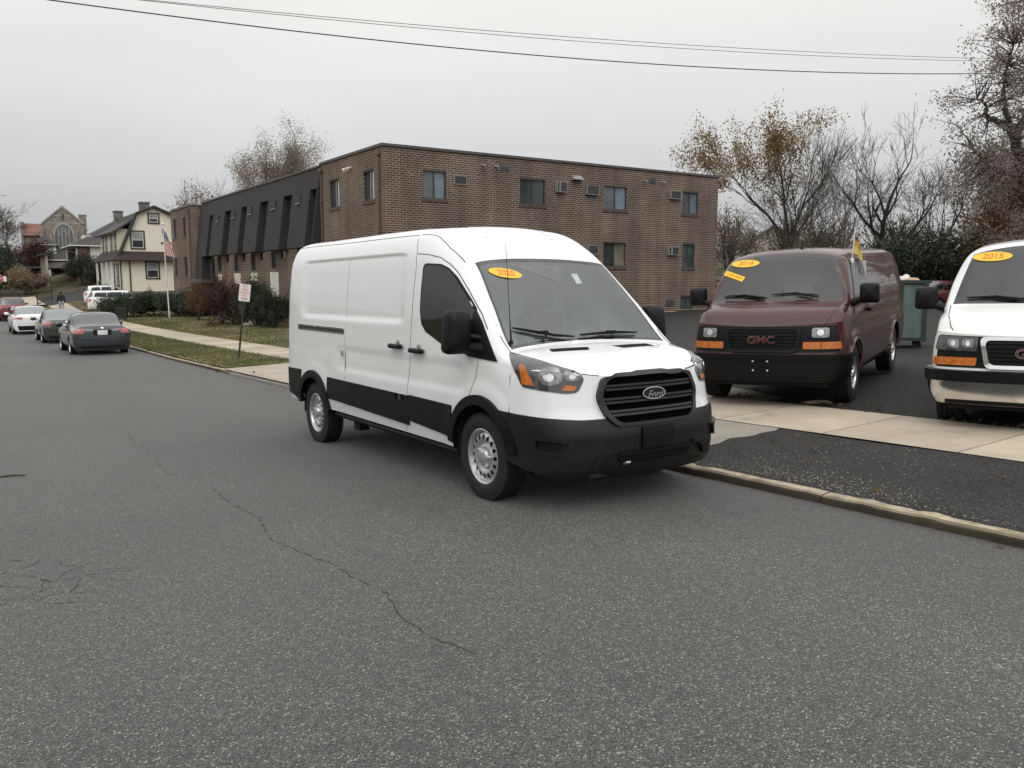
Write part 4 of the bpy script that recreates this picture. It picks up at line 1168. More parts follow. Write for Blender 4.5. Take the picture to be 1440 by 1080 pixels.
T_SI, T_SJ = 9, 22
T_FOOT, T_HEAD = 12, 10                                # section numbers of the windscreen edges
def transit_shape():
    secs = transit_sections()
    G = loft(secs, T_SI, T_SJ)
    jf = 4 * T_SJ
    def prof(z):
        pts = [(.26, .02), (.32, .07), (.42, .095), (.60, .105), (.70, .085), (.76, .06), (.80, .045), (.95, .02), (1.10, 0)]
        if z <= pts[0][0]: return pts[0][1]
        for (a, pa), (b, pb) in zip(pts, pts[1:]):
            if z <= b: return pa + (pb - pa) * (z - a) / (b - a)
        return 0.0
    FG = fascia_grid(G, jf, lambda c: 0.37 - 0.11 * min(1, c * 2.2), prof, (14, 16), lambda c: 0.765 - 0.045 * min(1, c * 1.6))
    return G, FG

def sdbox(x, y, x0, x1, y0, y1, r):
    cx, cy = (x0 + x1) / 2, (y0 + y1) / 2; dx = abs(x - cx) - (x1 - x0) / 2 + r; dy = abs(y - cy) - (y1 - y0) / 2 + r
    return min(max(dx, dy), 0) + math.hypot(max(dx, 0), max(dy, 0)) - r
def sstep(a, b, x):
    t = max(0, min(1, (x - a) / (b - a))); return t * t * (3 - 2 * t)
def build_white_van():
    root = thing('cargo_van', 'large white high roof cargo van with black lower cladding parked at the kerb, 2020 sticker', 'van', (0.57, 7.24, 0.194))
    root.rotation_euler = (Matrix.Rotation(ST, 3, 'Z') @ Matrix.Rotation(-0.036, 3, 'Y')).to_euler()
    G, FG = transit_shape()
    def disp(x, y, z):
        zz = z + RAKE * x; d = 0.0
        sd = sdbox(x, zz, -4.12, -1.42, 1.42, 2.07, 0.10)            # pressed side panel
        d += 0.017 * sstep(0.014, -0.014, sd)
        sd = sdbox(x, zz, -3.05, -0.25, 0.86, 1.10, 0.10)           # shallow scallop along the doors
        d += 0.012 * sstep(0.05, -0.05, sd)
        for c in (0.0, -3.75):                                       # swell over the wheels
            rr = math.hypot(x - c, (z - 0.36) * 1.0)
            d -= 0.012 * sstep(0.66, 0.52, rr)
        return d if z < 2.2 else 0.0
    # finer grid on the pressed panel
    sh = Shell(G, FG, disp)
    AR = 0.445
    def arch(f):
        c = sh.mid(f)
        return abs(c.y) > 0.5 and any(math.hypot(c.x - w, c.z - 0.37) < AR for w in (0.0, -3.75))
    hi, fi = T_HEAD * 0, 0
    iA, iB = 10 * T_SI, 12 * T_SI; jA = 7 * T_SJ
    ws = lambda t: t[0] == 'b' and iA <= t[1] < iB and t[2] >= jA
    nb = 14
    isb = lambda t: t[0] == 'f' and t[1] >= nb
    sh.part('body', lambda t, f: not ws(t) and not isb(t) and not arch(f), M_WHITE, root, back=True, smooth=55)
    edge = lambda t: t[1] in (iA, iB - 1) or t[2] <= jA + 1
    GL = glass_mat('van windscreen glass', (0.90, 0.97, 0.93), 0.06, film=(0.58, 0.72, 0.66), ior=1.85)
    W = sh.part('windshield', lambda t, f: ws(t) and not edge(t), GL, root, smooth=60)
    sh.part('windshield_border', lambda t, f: ws(t) and edge(t), surf('ceramic glass border', (0.012, 0.013, 0.013), 0.08, spec=0.8), W, smooth=60)
    # front bumper with its returns to the wheel arches
    ex = []
    for ax in (AX_R, AX_L):
        ex.append(patch_geo([(0.285, 0.775), (0.44, 0.765), (0.44, 0.385), (0.40, 0.385), (0.36, 0.52)], ax, sh.bvh, 0.016, 0.02, 0.04))
    M_BUMP = surf('grained bumper plastic', (0.0065, 0.0065, 0.007), 0.38, var=0.25, scale=5, bump=0.12, bscale=140, spec=0.5)
    B = sh.part('front_bumper', lambda t, f: isb(t), M_BUMP, root, off=0.016, extra=ex, smooth=40)
    mb = MB(); mb.box(0.30, 0.95, -0.60, 0.60, 0.275, 0.31); mb.box(0.1, 0.5, -0.86, 0.86, 0.27, 0.40); mb.build('splash_shield', M_UNDER, B, 0)
    bb = sh.bvh
    P = lambda nm, poly, ax, mat, par, off=0.004, th=0.012, res=0.05, holes=(): patch(nm, poly, ax, bb, mat, par, off, th, res, holes)
    # bumper details
    for ax, sg in ((AX_FR, -1), (AX_FL, 1)):
        fogp = [ax.to2((x, y * -sg, z)) for x, y, z in ((0.641, -0.935, 0.608), (0.915, -0.70, 0.582), (0.878, -0.746, 0.472), (0.762, -0.861, 0.469), (0.664, -0.918, 0.497))]
        if sg > 0: fogp = fogp
        c = Vector((sum(p[0] for p in fogp) / 5, sum(p[1] for p in fogp) / 5))
        inn = [tuple(c + (Vector(p) - c) * 0.68) for p in fogp]; inn2 = [tuple(c + (Vector(p) - c) * 0.50) for p in fogp]
        o = P('fog_lamp_bezel', rpoly(fogp, .03), ax, M_BUMP, B, 0.044, 0.028, 0.03, holes=[rpoly(inn, .02)])
        P('fog_lamp_blank', rpoly(inn2, .02), ax, M_BLK2, B, 0.020, 0.004, 0.05)
    lg = [(-0.42, 0.478), (0.42, 0.478), (0.36, 0.375), (-0.36, 0.375)]
    o = P('lower_grille', rpoly(lg, 0.03), AX_F, M_BLK2, B, 0.021, 0.006, 0.06)
    for z in (0.405, 0.445):
        P('grille_bar', [(-0.37, z - 0.008), (0.37, z - 0.008), (0.37, z + 0.008), (-0.37, z + 0.008)], AX_F, M_BLK, B, 0.034, 0.014, 0.07)
    for sg in (-1, 1):
        P('bumper_rib', stroke([(sg * .40, .475), (sg * .47, .47), (sg * .53, .43), (sg * .58, .36)], 0.03), AX_F, M_BUMP, B, 0.044, 0.03, 0.05)
    P('plate_bracket', rpoly([(-0.165, 0.635), (0.165, 0.635), (0.165, 0.475), (-0.165, 0.475)], 0.012), AX_F, M_BLK, B, 0.036, 0.022, 0.05)
    mb = MB(); mb.tube([(1.035, -0.345, 0.37), (1.06, -0.345, 0.385), (1.06, -0.31, 0.385), (1.035, -0.31, 0.37)], 0.009, 8); mb.build('tow_eye', M_STEEL, B)
    # radiator grille
    gp = [(-0.455, 1.035), (0.455, 1.035), (0.52, 0.885), (0.465, 0.715), (0.385, 0.652), (-0.385, 0.652), (-0.465, 0.715), (-0.52, 0.885)]
    gi = [(x * 0.92, 0.85 + (z - 0.85) * 0.87) for x, z in gp]
    g = P('grille', rpoly(gp, 0.045), AX_F, surf('grille painted shade', (0.0012, 0.0012, 0.0012), 0.9, var=.2, spec=.03), root, 0.018, 0.020, 0.03)  # closed backing patch; the opening's shade is put into its black
    P('grille_surround', rpoly(gp, 0.045), AX_F, M_BUMP, g, 0.042, 0.04, 0.03, holes=[rpoly(gi, 0.04)])
    for z, hw in ((0.948, 0.44), (0.848, 0.47), (0.748, 0.43)):
        for dz in (0.014, -0.014):
            P('grille_bar', [(-hw, z + dz - 0.009), (hw, z + dz - 0.009), (hw, z + dz + 0.009), (-hw, z + dz + 0.009)], AX_F, M_BUMP, g, 0.036, 0.018, 0.05)
    e = P('badge', oval(0.0, 0.882, 0.118, 0.047), AX_F, M_CHROME, g, 0.052, 0.03, 0.04)
    P('badge_field', oval(0.0, 0.882, 0.111, 0.0415), AX_F, surf('dark blue enamel', (0.006, 0.008, 0.016), 0.35, spec=.2), e, 0.054, 0.003, 0.04)
    v, f = text_mesh('Ford', 0.088, 0.42, 0.001, bold=0.0006)
    xb = bb.ray_cast(Vector((6, 0, 0.882)), Vector((-1, 0, 0)))[0].x + 0.057
    mk('badge_script', [(xb + p.z - p.y * 0.0, p.x * 0.92, 0.878 + p.y) for p in v], f, M_CHROME, e, 0)
    # headlamps
    hl = [(0.300, -0.90, 1.225), (0.579, -0.79, 1.168), (0.772, -0.66, 1.098), (0.853, -0.61, 1.062), (0.875, -0.60, 1.026), (0.875, -0.66, 0.928), (0.835, -0.745, 0.922), (0.546, -0.938, 0.97), (0.500, -0.945, 1.04)]
    a1 = [(0.495, -0.925, 1.137), (0.543, -0.91, 1.133), (0.657, -0.90, 0.981), (0.552, -0.94, 0.988)]
    a2 = [(0.816, -0.733, 0.988), (0.866, -0.665, 0.975), (0.862, -0.69, 0.940), (0.81, -0.77, 0.948)]
    r1 = [(0.660, -0.875, 1.085), (0.690, -0.80, 1.122), (0.743, -0.72, 1.105), (0.79, -0.72, 1.02), (0.76, -0.80, 0.978), (0.690, -0.87, 0.995)]
    r2 = [(0.765, -0.70, 1.090), (0.822, -0.64, 1.070), (0.862, -0.635, 1.017), (0.826, -0.71, 1.016), (0.80, -0.72, 1.04)]
    for sg, ax in ((1, AX_FR), (-1, AX_FL)):
        q = lambda pts: [ax.to2((x, y * sg, z)) for x, y, z in pts]
        H = P('headlight', rpoly(q(hl), 0.03), ax, M_LAMPD, root, 0.006, 0.014, 0.035)
        P('headlight_reflector', rpoly(q(r1), 0.05), ax, M_LENS, H, 0.010, 0.005, 0.03); P('headlight_reflector', rpoly(q(r2), 0.03), ax, M_LENS, H, 0.010, 0.005, 0.03)
        cc = q([(0.722, -0.815, 1.045)])[0]
        P('headlight_bulb', oval(cc[0], cc[1], 0.042, 0.034, 20), ax, M_CHROME, H, 0.013, 0.004, 0.02)
        cc = q([(0.822, -0.668, 1.046)])[0]
        P('headlight_bulb', oval(cc[0], cc[1], 0.026, 0.018, 20), ax, M_CHROME, H, 0.013, 0.004, 0.02)
        P('turn_signal', rpoly(q(a1), 0.012), ax, M_AMBER, H, 0.010, 0.005, 0.03); P('turn_signal', rpoly(q(a2), 0.012), ax, M_AMBER, H, 0.012, 0.005, 0.03)
    # hood vents
    for sg in (-1, 1):
        vp = [(0.355, sg * 0.13), (0.345, sg * 0.53), (0.425, sg * 0.56), (0.44, sg * 0.19)]
        o = P('hood_vent', rpoly(vp, 0.012), AX_T, M_BLK2, root, 0.003, 0.006, 0.05)
        for k in (0.375, 0.395, 0.415): P('vent_slat', [(k, sg * 0.17), (k, sg * 0.52), (k + .008, sg * 0.52), (k + .008, sg * 0.17)], AX_T, M_BLK, o, 0.006, 0.004, 0.08)
    # both flanks
    for ax, sg in ((AX_R, -1), (AX_L, 1)):
        gl = [(-1.05, 1.955), (-1.005, 1.975), (-0.77, 1.955), (-0.655, 1.915), (-0.53, 1.83), (-0.27, 1.635), (-0.165, 1.55), (-0.165, 1.20), (-0.20, 1.195), (-0.676, 1.290), (-0.937, 1.385), (-1.02, 1.455), (-1.055, 1.54)]
        P('side_window', rpoly(gl, 0.02), ax, M_SIDEGL, root, 0.003, 0.008, 0.05)
        P('window_seal', rpoly([(x + (0.016 if x > -.6 else -0.016 if x < -.9 else 0), z + (0.016 if z > 1.5 else -0.016)) for x, z in gl], 0.02), ax, M_BLK2, root, 0.0016, 0.006, 0.06)
        P('mirror_sail', rpoly([(-0.170, 1.575), (-0.045, 1.462), (0.243, 1.148), (-0.21, 1.178), (-0.16, 1.22)], 0.012), ax, M_BLK, root, 0.008, 0.012, 0.04)
        def cl(x, a): return a + RAKE * -x
        for x0, x1 in ((-3.30, -1.275), (-1.268, -0.45)):
            P('side_cladding', rpoly([(x0, cl(x0, .742)), (x1, cl(x1, .732)), (x1, cl(x1, .452)), (x0, cl(x0, .500))], 0.01), ax, M_BLK, root, 0.014, 0.02, 0.06)
        P('rear_cladding', rpoly([(-4.72, .86), (-4.15, .86), (-4.2, .5), (-4.30, .48), (-4.72, .58)], 0.02), ax, M_BLK, root, 0.014, 0.02, 0.05)
        for w in (0.0, -3.75):
            oz = 0.37
            po = arc(w, oz, 0.50, 8, 172, 28); pi_ = arc(w, oz, 0.418, 172, 8, 28)
            P('arch_flare', po + pi_, ax, M_BLK, root, 0.030, 0.05, 0.035)
        mb = MB(); mb.tube([(-3.2, sg * .925, .395), (-0.42, sg * .925, .335)], [0.034, 0.034], 8); mb.build('sill_bar', M_BLK2, root)
        if sg < 0:
            v, f = patch_geo([(-4.26, 1.415), (-2.83, 1.374), (-2.83, 1.312), (-4.26, 1.352)], ax, bb, 0.001, 0, 0.05)
            R_ = mk('door_rail', v, f, M_SEAM, root)
            P('rail_lip', [(-4.26, 1.416), (-2.83, 1.376), (-2.83, 1.358), (-4.26, 1.398)], ax, M_CHROME, R_, 0.006, 0.006, 0.08)
            P('rail_lip', [(-4.26, 1.372), (-2.85, 1.332), (-2.85, 1.316), (-4.26, 1.356)], ax, surf('dull rail metal', (0.13, 0.13, 0.13), 0.5, 0.5), R_, 0.008, 0.008, 0.08)
            mb = MB(); mb.box(-2.885, -2.835, -0.995, -0.978, 1.075, 1.145, bev=0.006); o = mb.build('door_lock', M_CHROME, root)
        mb = MB()
        z_ = lambda x, z: z
        seam(mb, [(-1.335, 2.269), (-1.232, 2.12), (-1.196, 1.959), (-1.214, 1.655), (-1.25, 1.163), (-1.289, 0.93), (-1.33, .60), (-1.37, 0.42)], ax, bb)
        seam(mb, [(-1.208, 2.087), (-0.995, 2.066), (-0.80, 2.028), (-0.653, 1.962), (-0.527, 1.882), (-0.317, 1.718), (-0.089, 1.529), (0.03, 1.405)], ax, bb)
        seam(mb, [(-0.03, 1.17), (-0.06, 1.02), (-0.15, 0.85), (-0.225, 0.74)], ax, bb)
        seam(mb, [(0.03, 1.40), (0.06, 1.43), (0.10, 1.40)], ax, bb)
        if sg < 0: seam(mb, [(-2.80, 2.20), (-2.80, 1.42)], ax, bb, 0.0045); seam(mb, [(-2.81, 1.36), (-2.80, .82)], ax, bb, 0.0045); seam(mb, [(-4.60, 2.36), (-4.0, 2.345), (-3.0, 2.315), (-1.8, 2.285), (-1.35, 2.272)], ax, bb, 0.006)
        mb.build('door_seam', M_SEAM, root)
        hs_ = ((-1.50, 1.225, -0.972), (-1.07, 1.195, -0.972)) if sg < 0 else ((-1.07, 1.195, -0.972),)
        for hx, hz, hv in hs_:
            mb = MB(); y0 = sg * 0.985
            mb.tube([(hx - 0.115, y0, hz), (hx - 0.10, y0 + sg * .028, hz), (hx + 0.10, y0 + sg * .028, hz - 0.004), (hx + 0.115, y0, hz - 0.004)], [0.02, 0.024, 0.024, 0.02], 10)
            o = mb.build('door_handle', M_BLK, root)
            c = MB(); c.ell((hx + 0.0, sg * 0.972, hz + 0.035), (0.035, 0.012, 0.026)); c.build('handle_cup', M_TRIM, o)
        # wing mirror
        m = MB(); cx, cz, cy = -0.17, 1.385, 1.10
        outl = rpoly([(-0.125, -0.185), (0.135, -0.185), (0.115, 0.185), (-0.095, 0.185)], 0.07, 5)
        n = len(outl); k = len(m.v)
        for d, sc in ((-0.055, .86), (-0.045, .97), (0.0, 1.0), (0.045, .97), (0.085, .84), (0.105, .55), (0.11, .05)):
            for a, c in outl: m.v.append((cx + d, sg * (cy - a * sc * 1.0), cz + c * sc))
        for r_ in range(6):
            for q in range(n):
                a = k + r_ * n + q; b2 = k + r_ * n + (q + 1) % n; m.f.append((a, b2, b2 + n, a + n) if sg < 0 else (b2, a, a + n, b2 + n))
        m.f.append(tuple(k + 6 * n + q for q in range(n)))
        Mi = m.build('wing_mirror', M_BLK, root, 50)
        g2 = MB(); g2.prism([(a * .84, c * .84) for a, c in outl], 0, 0.002, Matrix.Translation((cx - 0.057, sg * cy, cz)) @ Matrix(((0, 0, 1, 0), (-sg, 0, 0, 0), (0, 1, 0, 0), (0, 0, 0, 1)))); g2.build('mirror_glass', M_CHROME, Mi, 0)
        a2_ = MB(); a2_.tube([(cx + 0.05, sg * 1.02, cz - 0.13), (0.02, sg * 0.93, 1.24)], [0.045, 0.05], 10); a2_.tube([(cx + 0.05, sg * 1.03, cz - 0.03), (0.02, sg * 0.92, 1.32)], [0.022, 0.025], 8); a2_.build('mirror_arm', M_BLK, Mi)
    # hood shut line, roof cap line
    for sg in (-1, 1):
        mb = MB(); seam(mb, [(sg * .605, 1.064), (sg * .53, 1.052), (sg * .462, 1.045)], AX_F, bb, 0.007); mb.build('hood_seam', M_SEAM, root)
        mb = MB(); seam(mb, [(0.14, sg * .865), (0.25, sg * .865), (0.34, sg * .872), (0.44, sg * .862), (0.55, sg * .825), (0.70, sg * .735), (0.80, sg * .62)], AX_T, bb, 0.009); mb.build('hood_seam', M_SEAM, root)
        mb = MB(); seam(mb, [(-1.30, sg * .78), (-1.0, sg * .77), (-0.75, sg * .79), (-0.52, sg * .775)], AX_T, bb, 0.006); mb.build('roof_seam', M_SEAM, root)
    for y in (-.38, .38):
        mb = MB(); seam(mb, [(-4.4, y), (-3, y), (-1.6, y), (-1.0, y), (-.80, y)], AX_T, bb, 0.05, 0.0035); mb.build('roof_rib', M_WHITE, root)
    # antenna, wipers
    hit = bb.ray_cast(Vector((0.20, -0.80, 5)), Vector((0, 0, -1)))[0]
    mb = MB(); mb.tube([hit, hit + Vector((0, 0, 0.03))], [0.02, 0.014], 10); mb.tube([hit + Vector((0, 0, .03)), hit + Vector((-0.02, 0.005, .20))], [0.008, 0.004], 6); mb.tube([hit + Vector((-0.02, .005, .2)), hit + Vector((-0.08, 0.02, .80))], [0.0035, 0.002], 5); mb.build('antenna', M_BLK2, root)
    def onws(y, z, off=0.02):
        h, n, _, _ = bb.ray_cast(Vector((6, y, z)), Vector((-1, 0, 0))); return h + n * (off if n.x > 0 else -off)
    for pts, pv in (([(-0.72, 1.395), (-0.55, 1.365), (-0.30, 1.318), (-0.10, 1.298)], (-0.40, 1.31)), ([(-0.02, 1.310), (0.22, 1.318), (0.42, 1.318), (0.60, 1.312)], (0.33, 1.298))):
        mb = MB(); mb.tube([onws(y, z, 0.022) for y, z in pts], [0.008, 0.013, 0.013, 0.007], 6)
        c = onws(pts[1][0] * .5 + pts[2][0] * .5, pts[1][1] * .5 + pts[2][1] * .5, 0.03)
        mb.box(-0.05, 0.05, -0.016, 0.016, -0.014, 0.014, Matrix.Translation(c) @ Matrix.Rotation(R(90), 4, 'Z'), bev=0.006)
        mb.tube([c, onws(*pv, 0.03)], 0.011, 6); mb.build('wiper', M_BLK2, root)
    # things on and behind the glass
    P2 = lambda nm, poly, mat, off, par: patch(nm, poly, AX_F, bb, mat, par, off, 0, 0.06)
    P2('sensor_housing', [(-0.34, 1.955), (0.22, 1.96), (0.13, 1.80), (0.09, 1.775), (0.0, 1.83)], surf('mirror sensor cover', (0.075, 0.08, 0.08), 0.06, var=.1, spec=0.9), 0.0012, W)
    P2('paper_tag', [(0.30, 1.88), (0.37, 1.885), (0.36, 1.79), (0.295, 1.785)], surf('white paper', (0.7, 0.72, 0.7), 0.7), -0.010, W)
    n = bb.ray_cast(Vector((6, -0.46, 1.87)), Vector((-1, 0, 0)))
    nn = n[1] if n[1].x > 0 else -n[1]
    sticker(W, '2020', 0.098, n[0] + nn * 0.002, nn, (0, 1, 0), oval(0, 0, 0.185, 0.062), 'year_sticker', lean=0.0)
    # cabin
    mb = MB(); mb.box(-1.30, -1.26, -0.88, 0.88, 0.5, 2.05); mb.build('bulkhead', surf('light grey bulkhead', (0.78, 0.82, 0.79), 0.7, var=0.1), root, 0)
    mb = MB(); mb.prism([(0.12, 1.20), (-0.02, 1.24), (-0.30, 1.20), (-0.36, 1.05), (-0.30, 0.75), (0.12, 0.75)], -0.82, 0.82, Matrix(((1, 0, 0, 0), (0, 0, 1, 0), (0, 1, 0, 0), (0, 0, 0, 1)))); mb.build('dashboard', surf('dashboard', (0.055, 0.057, 0.058), 0.75, var=0.15), root, 30)
    for y in (-0.48, 0.48):
        mb = MB(); mb.box(-1.12, -0.62, y - 0.25, y + 0.25, 0.80, 0.98, bev=0.05); mb.box(-1.20, -1.06, y - 0.25, y + 0.25, 0.95, 1.52, bev=0.05); mb.box(-1.18, -1.08, y - 0.13, y + 0.13, 1.54, 1.74, bev=0.04); mb.build('seat', surf('dark seat cloth', (0.035, 0.036, 0.038), 0.9, var=0.2), root, 40)
    mb = MB(); mb.lathe([(0.19 + 0.016 * math.cos(a), 0.016 * math.sin(a)) for a in [2 * math.pi * i / 10 for i in range(10)]], 28, Matrix.Translation((-0.40, 0.48, 1.16)) @ Matrix.Rotation(R(-58), 4, 'Y') @ Matrix.Rotation(R(90), 4, 'X'), closed=True); mb.tube([(-0.40, 0.48, 1.16), (-0.25, 0.48, 1.06)], 0.04, 8); mb.build('steering_wheel', M_BLK2, root)
    # underside, hitch, wheels
    mb = MB(); mb.box(-4.6, 0.30, -0.80, 0.80, 0.33, 0.43); mb.box(-3.2, -0.45, -0.90, 0.90, 0.36, 0.48); mb.box(-2.9, -2.75, -0.86, -0.74, 0.24, 0.36); mb.tube([(-2.2, -.5, .3), (-4.3, -.5, .36)], .05, 8); mb.tube([(-3.75, -.8, .36), (-3.75, .8, .36)], .09, 10); mb.build('underbody', M_UNDER, root, 0)
    mb = MB(); mb.box(-4.98, -4.6, -0.05, 0.05, 0.44, 0.55, bev=.01); mb.build('tow_receiver', M_BLK2, root, 0)
    mb = MB(); mb.box(-4.86, -4.70, -0.92, 0.92, 0.50, 0.72, bev=0.03); mb.build('rear_bumper', M_BLK, root, 30)
    for w in (0.0, -3.75):
        for sg in (-1, 1):
            mb = MB()
            A = [(w + x - w, z) for x, z in arc(w, 0.37, 0.43, -5, 185, 24)]
            k = len(mb.v)
            for y in (sg * 0.965, sg * 0.58): mb.v += [(x, y, z) for x, z in A]
            n = len(A)
            for i in range(n - 1): mb.f.append((k + i, k + i + 1, k + n + i + 1, k + n + i))
            mb.f.append(tuple(k + n + i for i in range(n)))
            mb.build('wheel_well', M_UNDER, root, 40)
    add_wheels(root, [(0, -0.875, 0), (-3.75, -0.875, 0), (0, 0.875, 0), (-3.75, 0.875, 0)], 0.362, 0.215, 0.231, 'steel')
    return root
build_white_van()
# ------------------------------------------------------------------ the two older vans on the lot
def lot_van_sections():
    def roof(u, k=1.0, dz=0.0):
        return [(u, .90 * k, .33), (u, .975 * k, .46), (u, .998 * k, .78), (u, .992 * k, 1.04), (u, .968 * k, 1.28), (u, .885 * k, 1.70 + dz * .4), (u, .825 * k, 1.88 + dz), (u, .72 * k, 1.995 + dz), (u, .40 * k, 2.055 + dz), (u, 0, 2.07 + dz)]
    S = [roof(-4.74, .90, -.16), roof(-4.73, .93, -.12), roof(-4.62, .98, -.04), roof(-4.40), roof(-3.4), roof(-2.2), roof(-1.2)]
    S.append([(-.72, .90, .33), (-.72, .975, .46), (-.72, .998, .78), (-.72, .992, 1.04), (-.72, .968, 1.28), (-.72, .885, 1.70), (-.70, .822, 1.87), (-.66, .715, 1.975), (-.66, .40, 2.035), (-.66, 0, 2.05)])
    S.append([(-.38, .90, .33), (-.38, .975, .46), (-.38, .998, .78), (-.38, .992, 1.04), (-.38, .968, 1.26), (-.36, .895, 1.62), (-.31, .81, 1.845), (-.25, .715, 1.905), (-.31, .40, 1.97), (-.34, 0, 1.985)])     # windscreen head
    S.append([(-.08, .90, .33), (-.08, .975, .46), (-.08, .998, .78), (-.08, .992, 1.04), (-.08, .968, 1.24), (-.06, .935, 1.44), (-.07, .865, 1.63), (-.04, .79, 1.64), (-.04, .42, 1.67), (-.05, 0, 1.68)])
    S.append([(.20, .90, .33), (.20, .975, .46), (.20, .998, .78), (.20, .99, 1.03), (.20, .968, 1.20), (.18, .945, 1.29), (.17, .905, 1.345), (.165, .855, 1.36), (.22, .44, 1.365), (.24, 0, 1.365)])       # windscreen foot
    S.append([(.32, .90, .33), (.32, .975, .46), (.32, .998, .78), (.32, .988, 1.02), (.32, .965, 1.17), (.30, .945, 1.25), (.30, .90, 1.295), (.32, .84, 1.31), (.34, .44, 1.325), (.35, 0, 1.325)])
    S.append([(.42, .90, .33), (.42, .975, .46), (.42, .998, .78), (.42, .985, 1.00), (.42, .962, 1.12), (.48, .94, 1.19), (.52, .88, 1.225), (.56, .80, 1.235), (.60, .42, 1.235), (.61, 0, 1.235)])
    S.append([(.47, .90, .33), (.47, .975, .46), (.47, .998, .78), (.47, .982, .98), (.47, .960, 1.085), (.60, .935, 1.10), (.68, .87, 1.095), (.73, .76, 1.085), (.80, .40, 1.065), (.83, 0, 1.055)])       # hood edge
    return S

def build_lot_van(name, label, loc, yaw, pit, rol, paint, variant):
    root = thing(name, label, 'van', loc)
    root.rotation_euler = (Matrix.Rotation(yaw, 3, 'Z') @ Matrix.Rotation(-pit, 3, 'Y') @ Matrix.Rotation(rol, 3, 'X')).to_euler()
    SI, SJ = 6, 6
    G = loft(lot_van_sections(), SI, SJ)
    def prof(z):
        pts = [(.30, .02), (.40, .05), (.70, .07), (.76, .05), (.95, .03), (1.06, 0)]
        if z <= pts[0][0]: return pts[0][1]
        for (a, pa), (b, pb) in zip(pts, pts[1:]):
            if z <= b: return pa + (pb - pa) * (z - a) / (b - a)
        return 0.0
    FG = fascia_grid(G, 4 * SJ, lambda c: 0.36, prof, (12, 12), lambda c: 0.70)
    def disp(x, y, z):
        d = 0.0
        if x < 0.3:
            d += 0.012 * sstep(1.31, 1.27, z) * sstep(0.88, 0.95, z)
            d -= 0.010 * sstep(0.62, 0.50, math.hypot(x, z - .38)) + 0.010 * sstep(0.62, 0.50, math.hypot(x + 3.43, z - .38))
        return d if z < 1.6 else 0
    sh = Shell(G, FG, disp); bb = sh.bvh
    P = lambda nm, poly, ax, mat, par, off=0.004, th=0.012, res=0.06, holes=(): patch(nm, poly, ax, bb, mat, par, off, th, res, holes)
    iA, iB, jA = 8 * SI, 10 * SI, 7 * SJ
    ws = lambda t: t[0] == 'b' and iA <= t[1] < iB and t[2] >= jA
    isb = lambda t: t[0] == 'f' and t[1] >= 12
    def arch(f):
        c = sh.mid(f); return abs(c.y) > .5 and any(math.hypot(c.x - w, c.z - .385) < .455 for w in (0, -3.43))
    sh.part('body', lambda t, f: not ws(t) and not isb(t) and not arch(f), paint, root, back=True, smooth=55)
    edge = lambda t: t[1] == iA or t[1] == iB - 1 or t[2] == jA
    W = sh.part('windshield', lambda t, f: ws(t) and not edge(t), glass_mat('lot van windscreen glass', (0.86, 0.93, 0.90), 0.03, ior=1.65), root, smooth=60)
    sh.part('windshield_border', lambda t, f: ws(t) and edge(t), MATS['ceramic glass border'], W, smooth=60)
    white = variant == 'white'
    # bumper
    ex = [patch_geo([(0.43, 0.70), (0.56, 0.70), (0.56, 0.40), (0.47, 0.40)], ax, bb, 0.05, 0.05, 0.05) for ax in (AX_R, AX_L)]
    B = sh.part('front_bumper', lambda t, f: isb(t), M_BLK if not white else M_CHROME, root, off=0.055, extra=ex, smooth=35)
    if white:
        mb = MB()
        sh.part('bumper_pad', lambda t, f: isb(t) and t[1] < 12 + 4, M_BLK, B, off=0.075, smooth=35)
        P('bumper_valance', [(-.80, .40), (.80, .40), (.80, .36), (-.80, .36)], AX_F, M_BLK, B, 0.06, 0.02)
    else:
        for y in (-0.09, 0.09):
            for z in (0.50, 0.62):
                v, f = patch_geo(oval(y, z, 0.012, 0.012, 12), AX_F, bb, 0.062, 0.006, 0.05); mk('plate_bolt', v, f, surf('bright bolt head', (0.75, 0.75, 0.75), 0.4, 0.3), B, 0)
        sh.part('bumper_pad', lambda t, f: isb(t) and t[1] < 12 + 2, M_BLK, B, off=0.068, smooth=35)
    mb = MB(); mb.box(0.1, 0.72, -0.8, 0.8, 0.27, 0.42); mb.build('air_dam', M_UNDER, B, 0)
    # grille and lamps
    fr = M_CHROME if white else M_BLK
    bandp = [(-.93, 1.075), (.93, 1.075), (.945, .72), (-.945, .72)]
    if not white or True:
        P('front_panel', rpoly([(-.90, 1.062), (-.5, 1.052), (.5, 1.052), (.90, 1.062), (.93, .725), (-.93, .725)], .03), AX_F, M_BLK, root, 0.006, 0.012, 0.06)
    gp = rpoly([(-.50, 1.045), (.50, 1.045), (.44, .715), (-.44, .715)], 0.07, 6); gi = rpoly([(-.45, 1.008), (.45, 1.008), (.40, .752), (-.40, .752)], 0.06, 6)
    g = P('grille', gp, AX_F, M_BLK2, root, 0.010, 0.004)
    P('grille_surround', gp, AX_F, fr, g, 0.034, 0.024, 0.05, holes=[gi])
    for k in range(6):
        z = 0.775 + k * 0.042; hw = 0.41 + 0.008 * k
        P('grille_bar', [(-hw, z - .009), (hw, z - .009), (hw, z + .009), (-hw, z + .009)], AX_F, M_BLK, g, 0.026, 0.014, 0.08)
    xb = bb.ray_cast(Vector((6, 0, 0.885)), Vector((-1, 0, 0)))[0].x
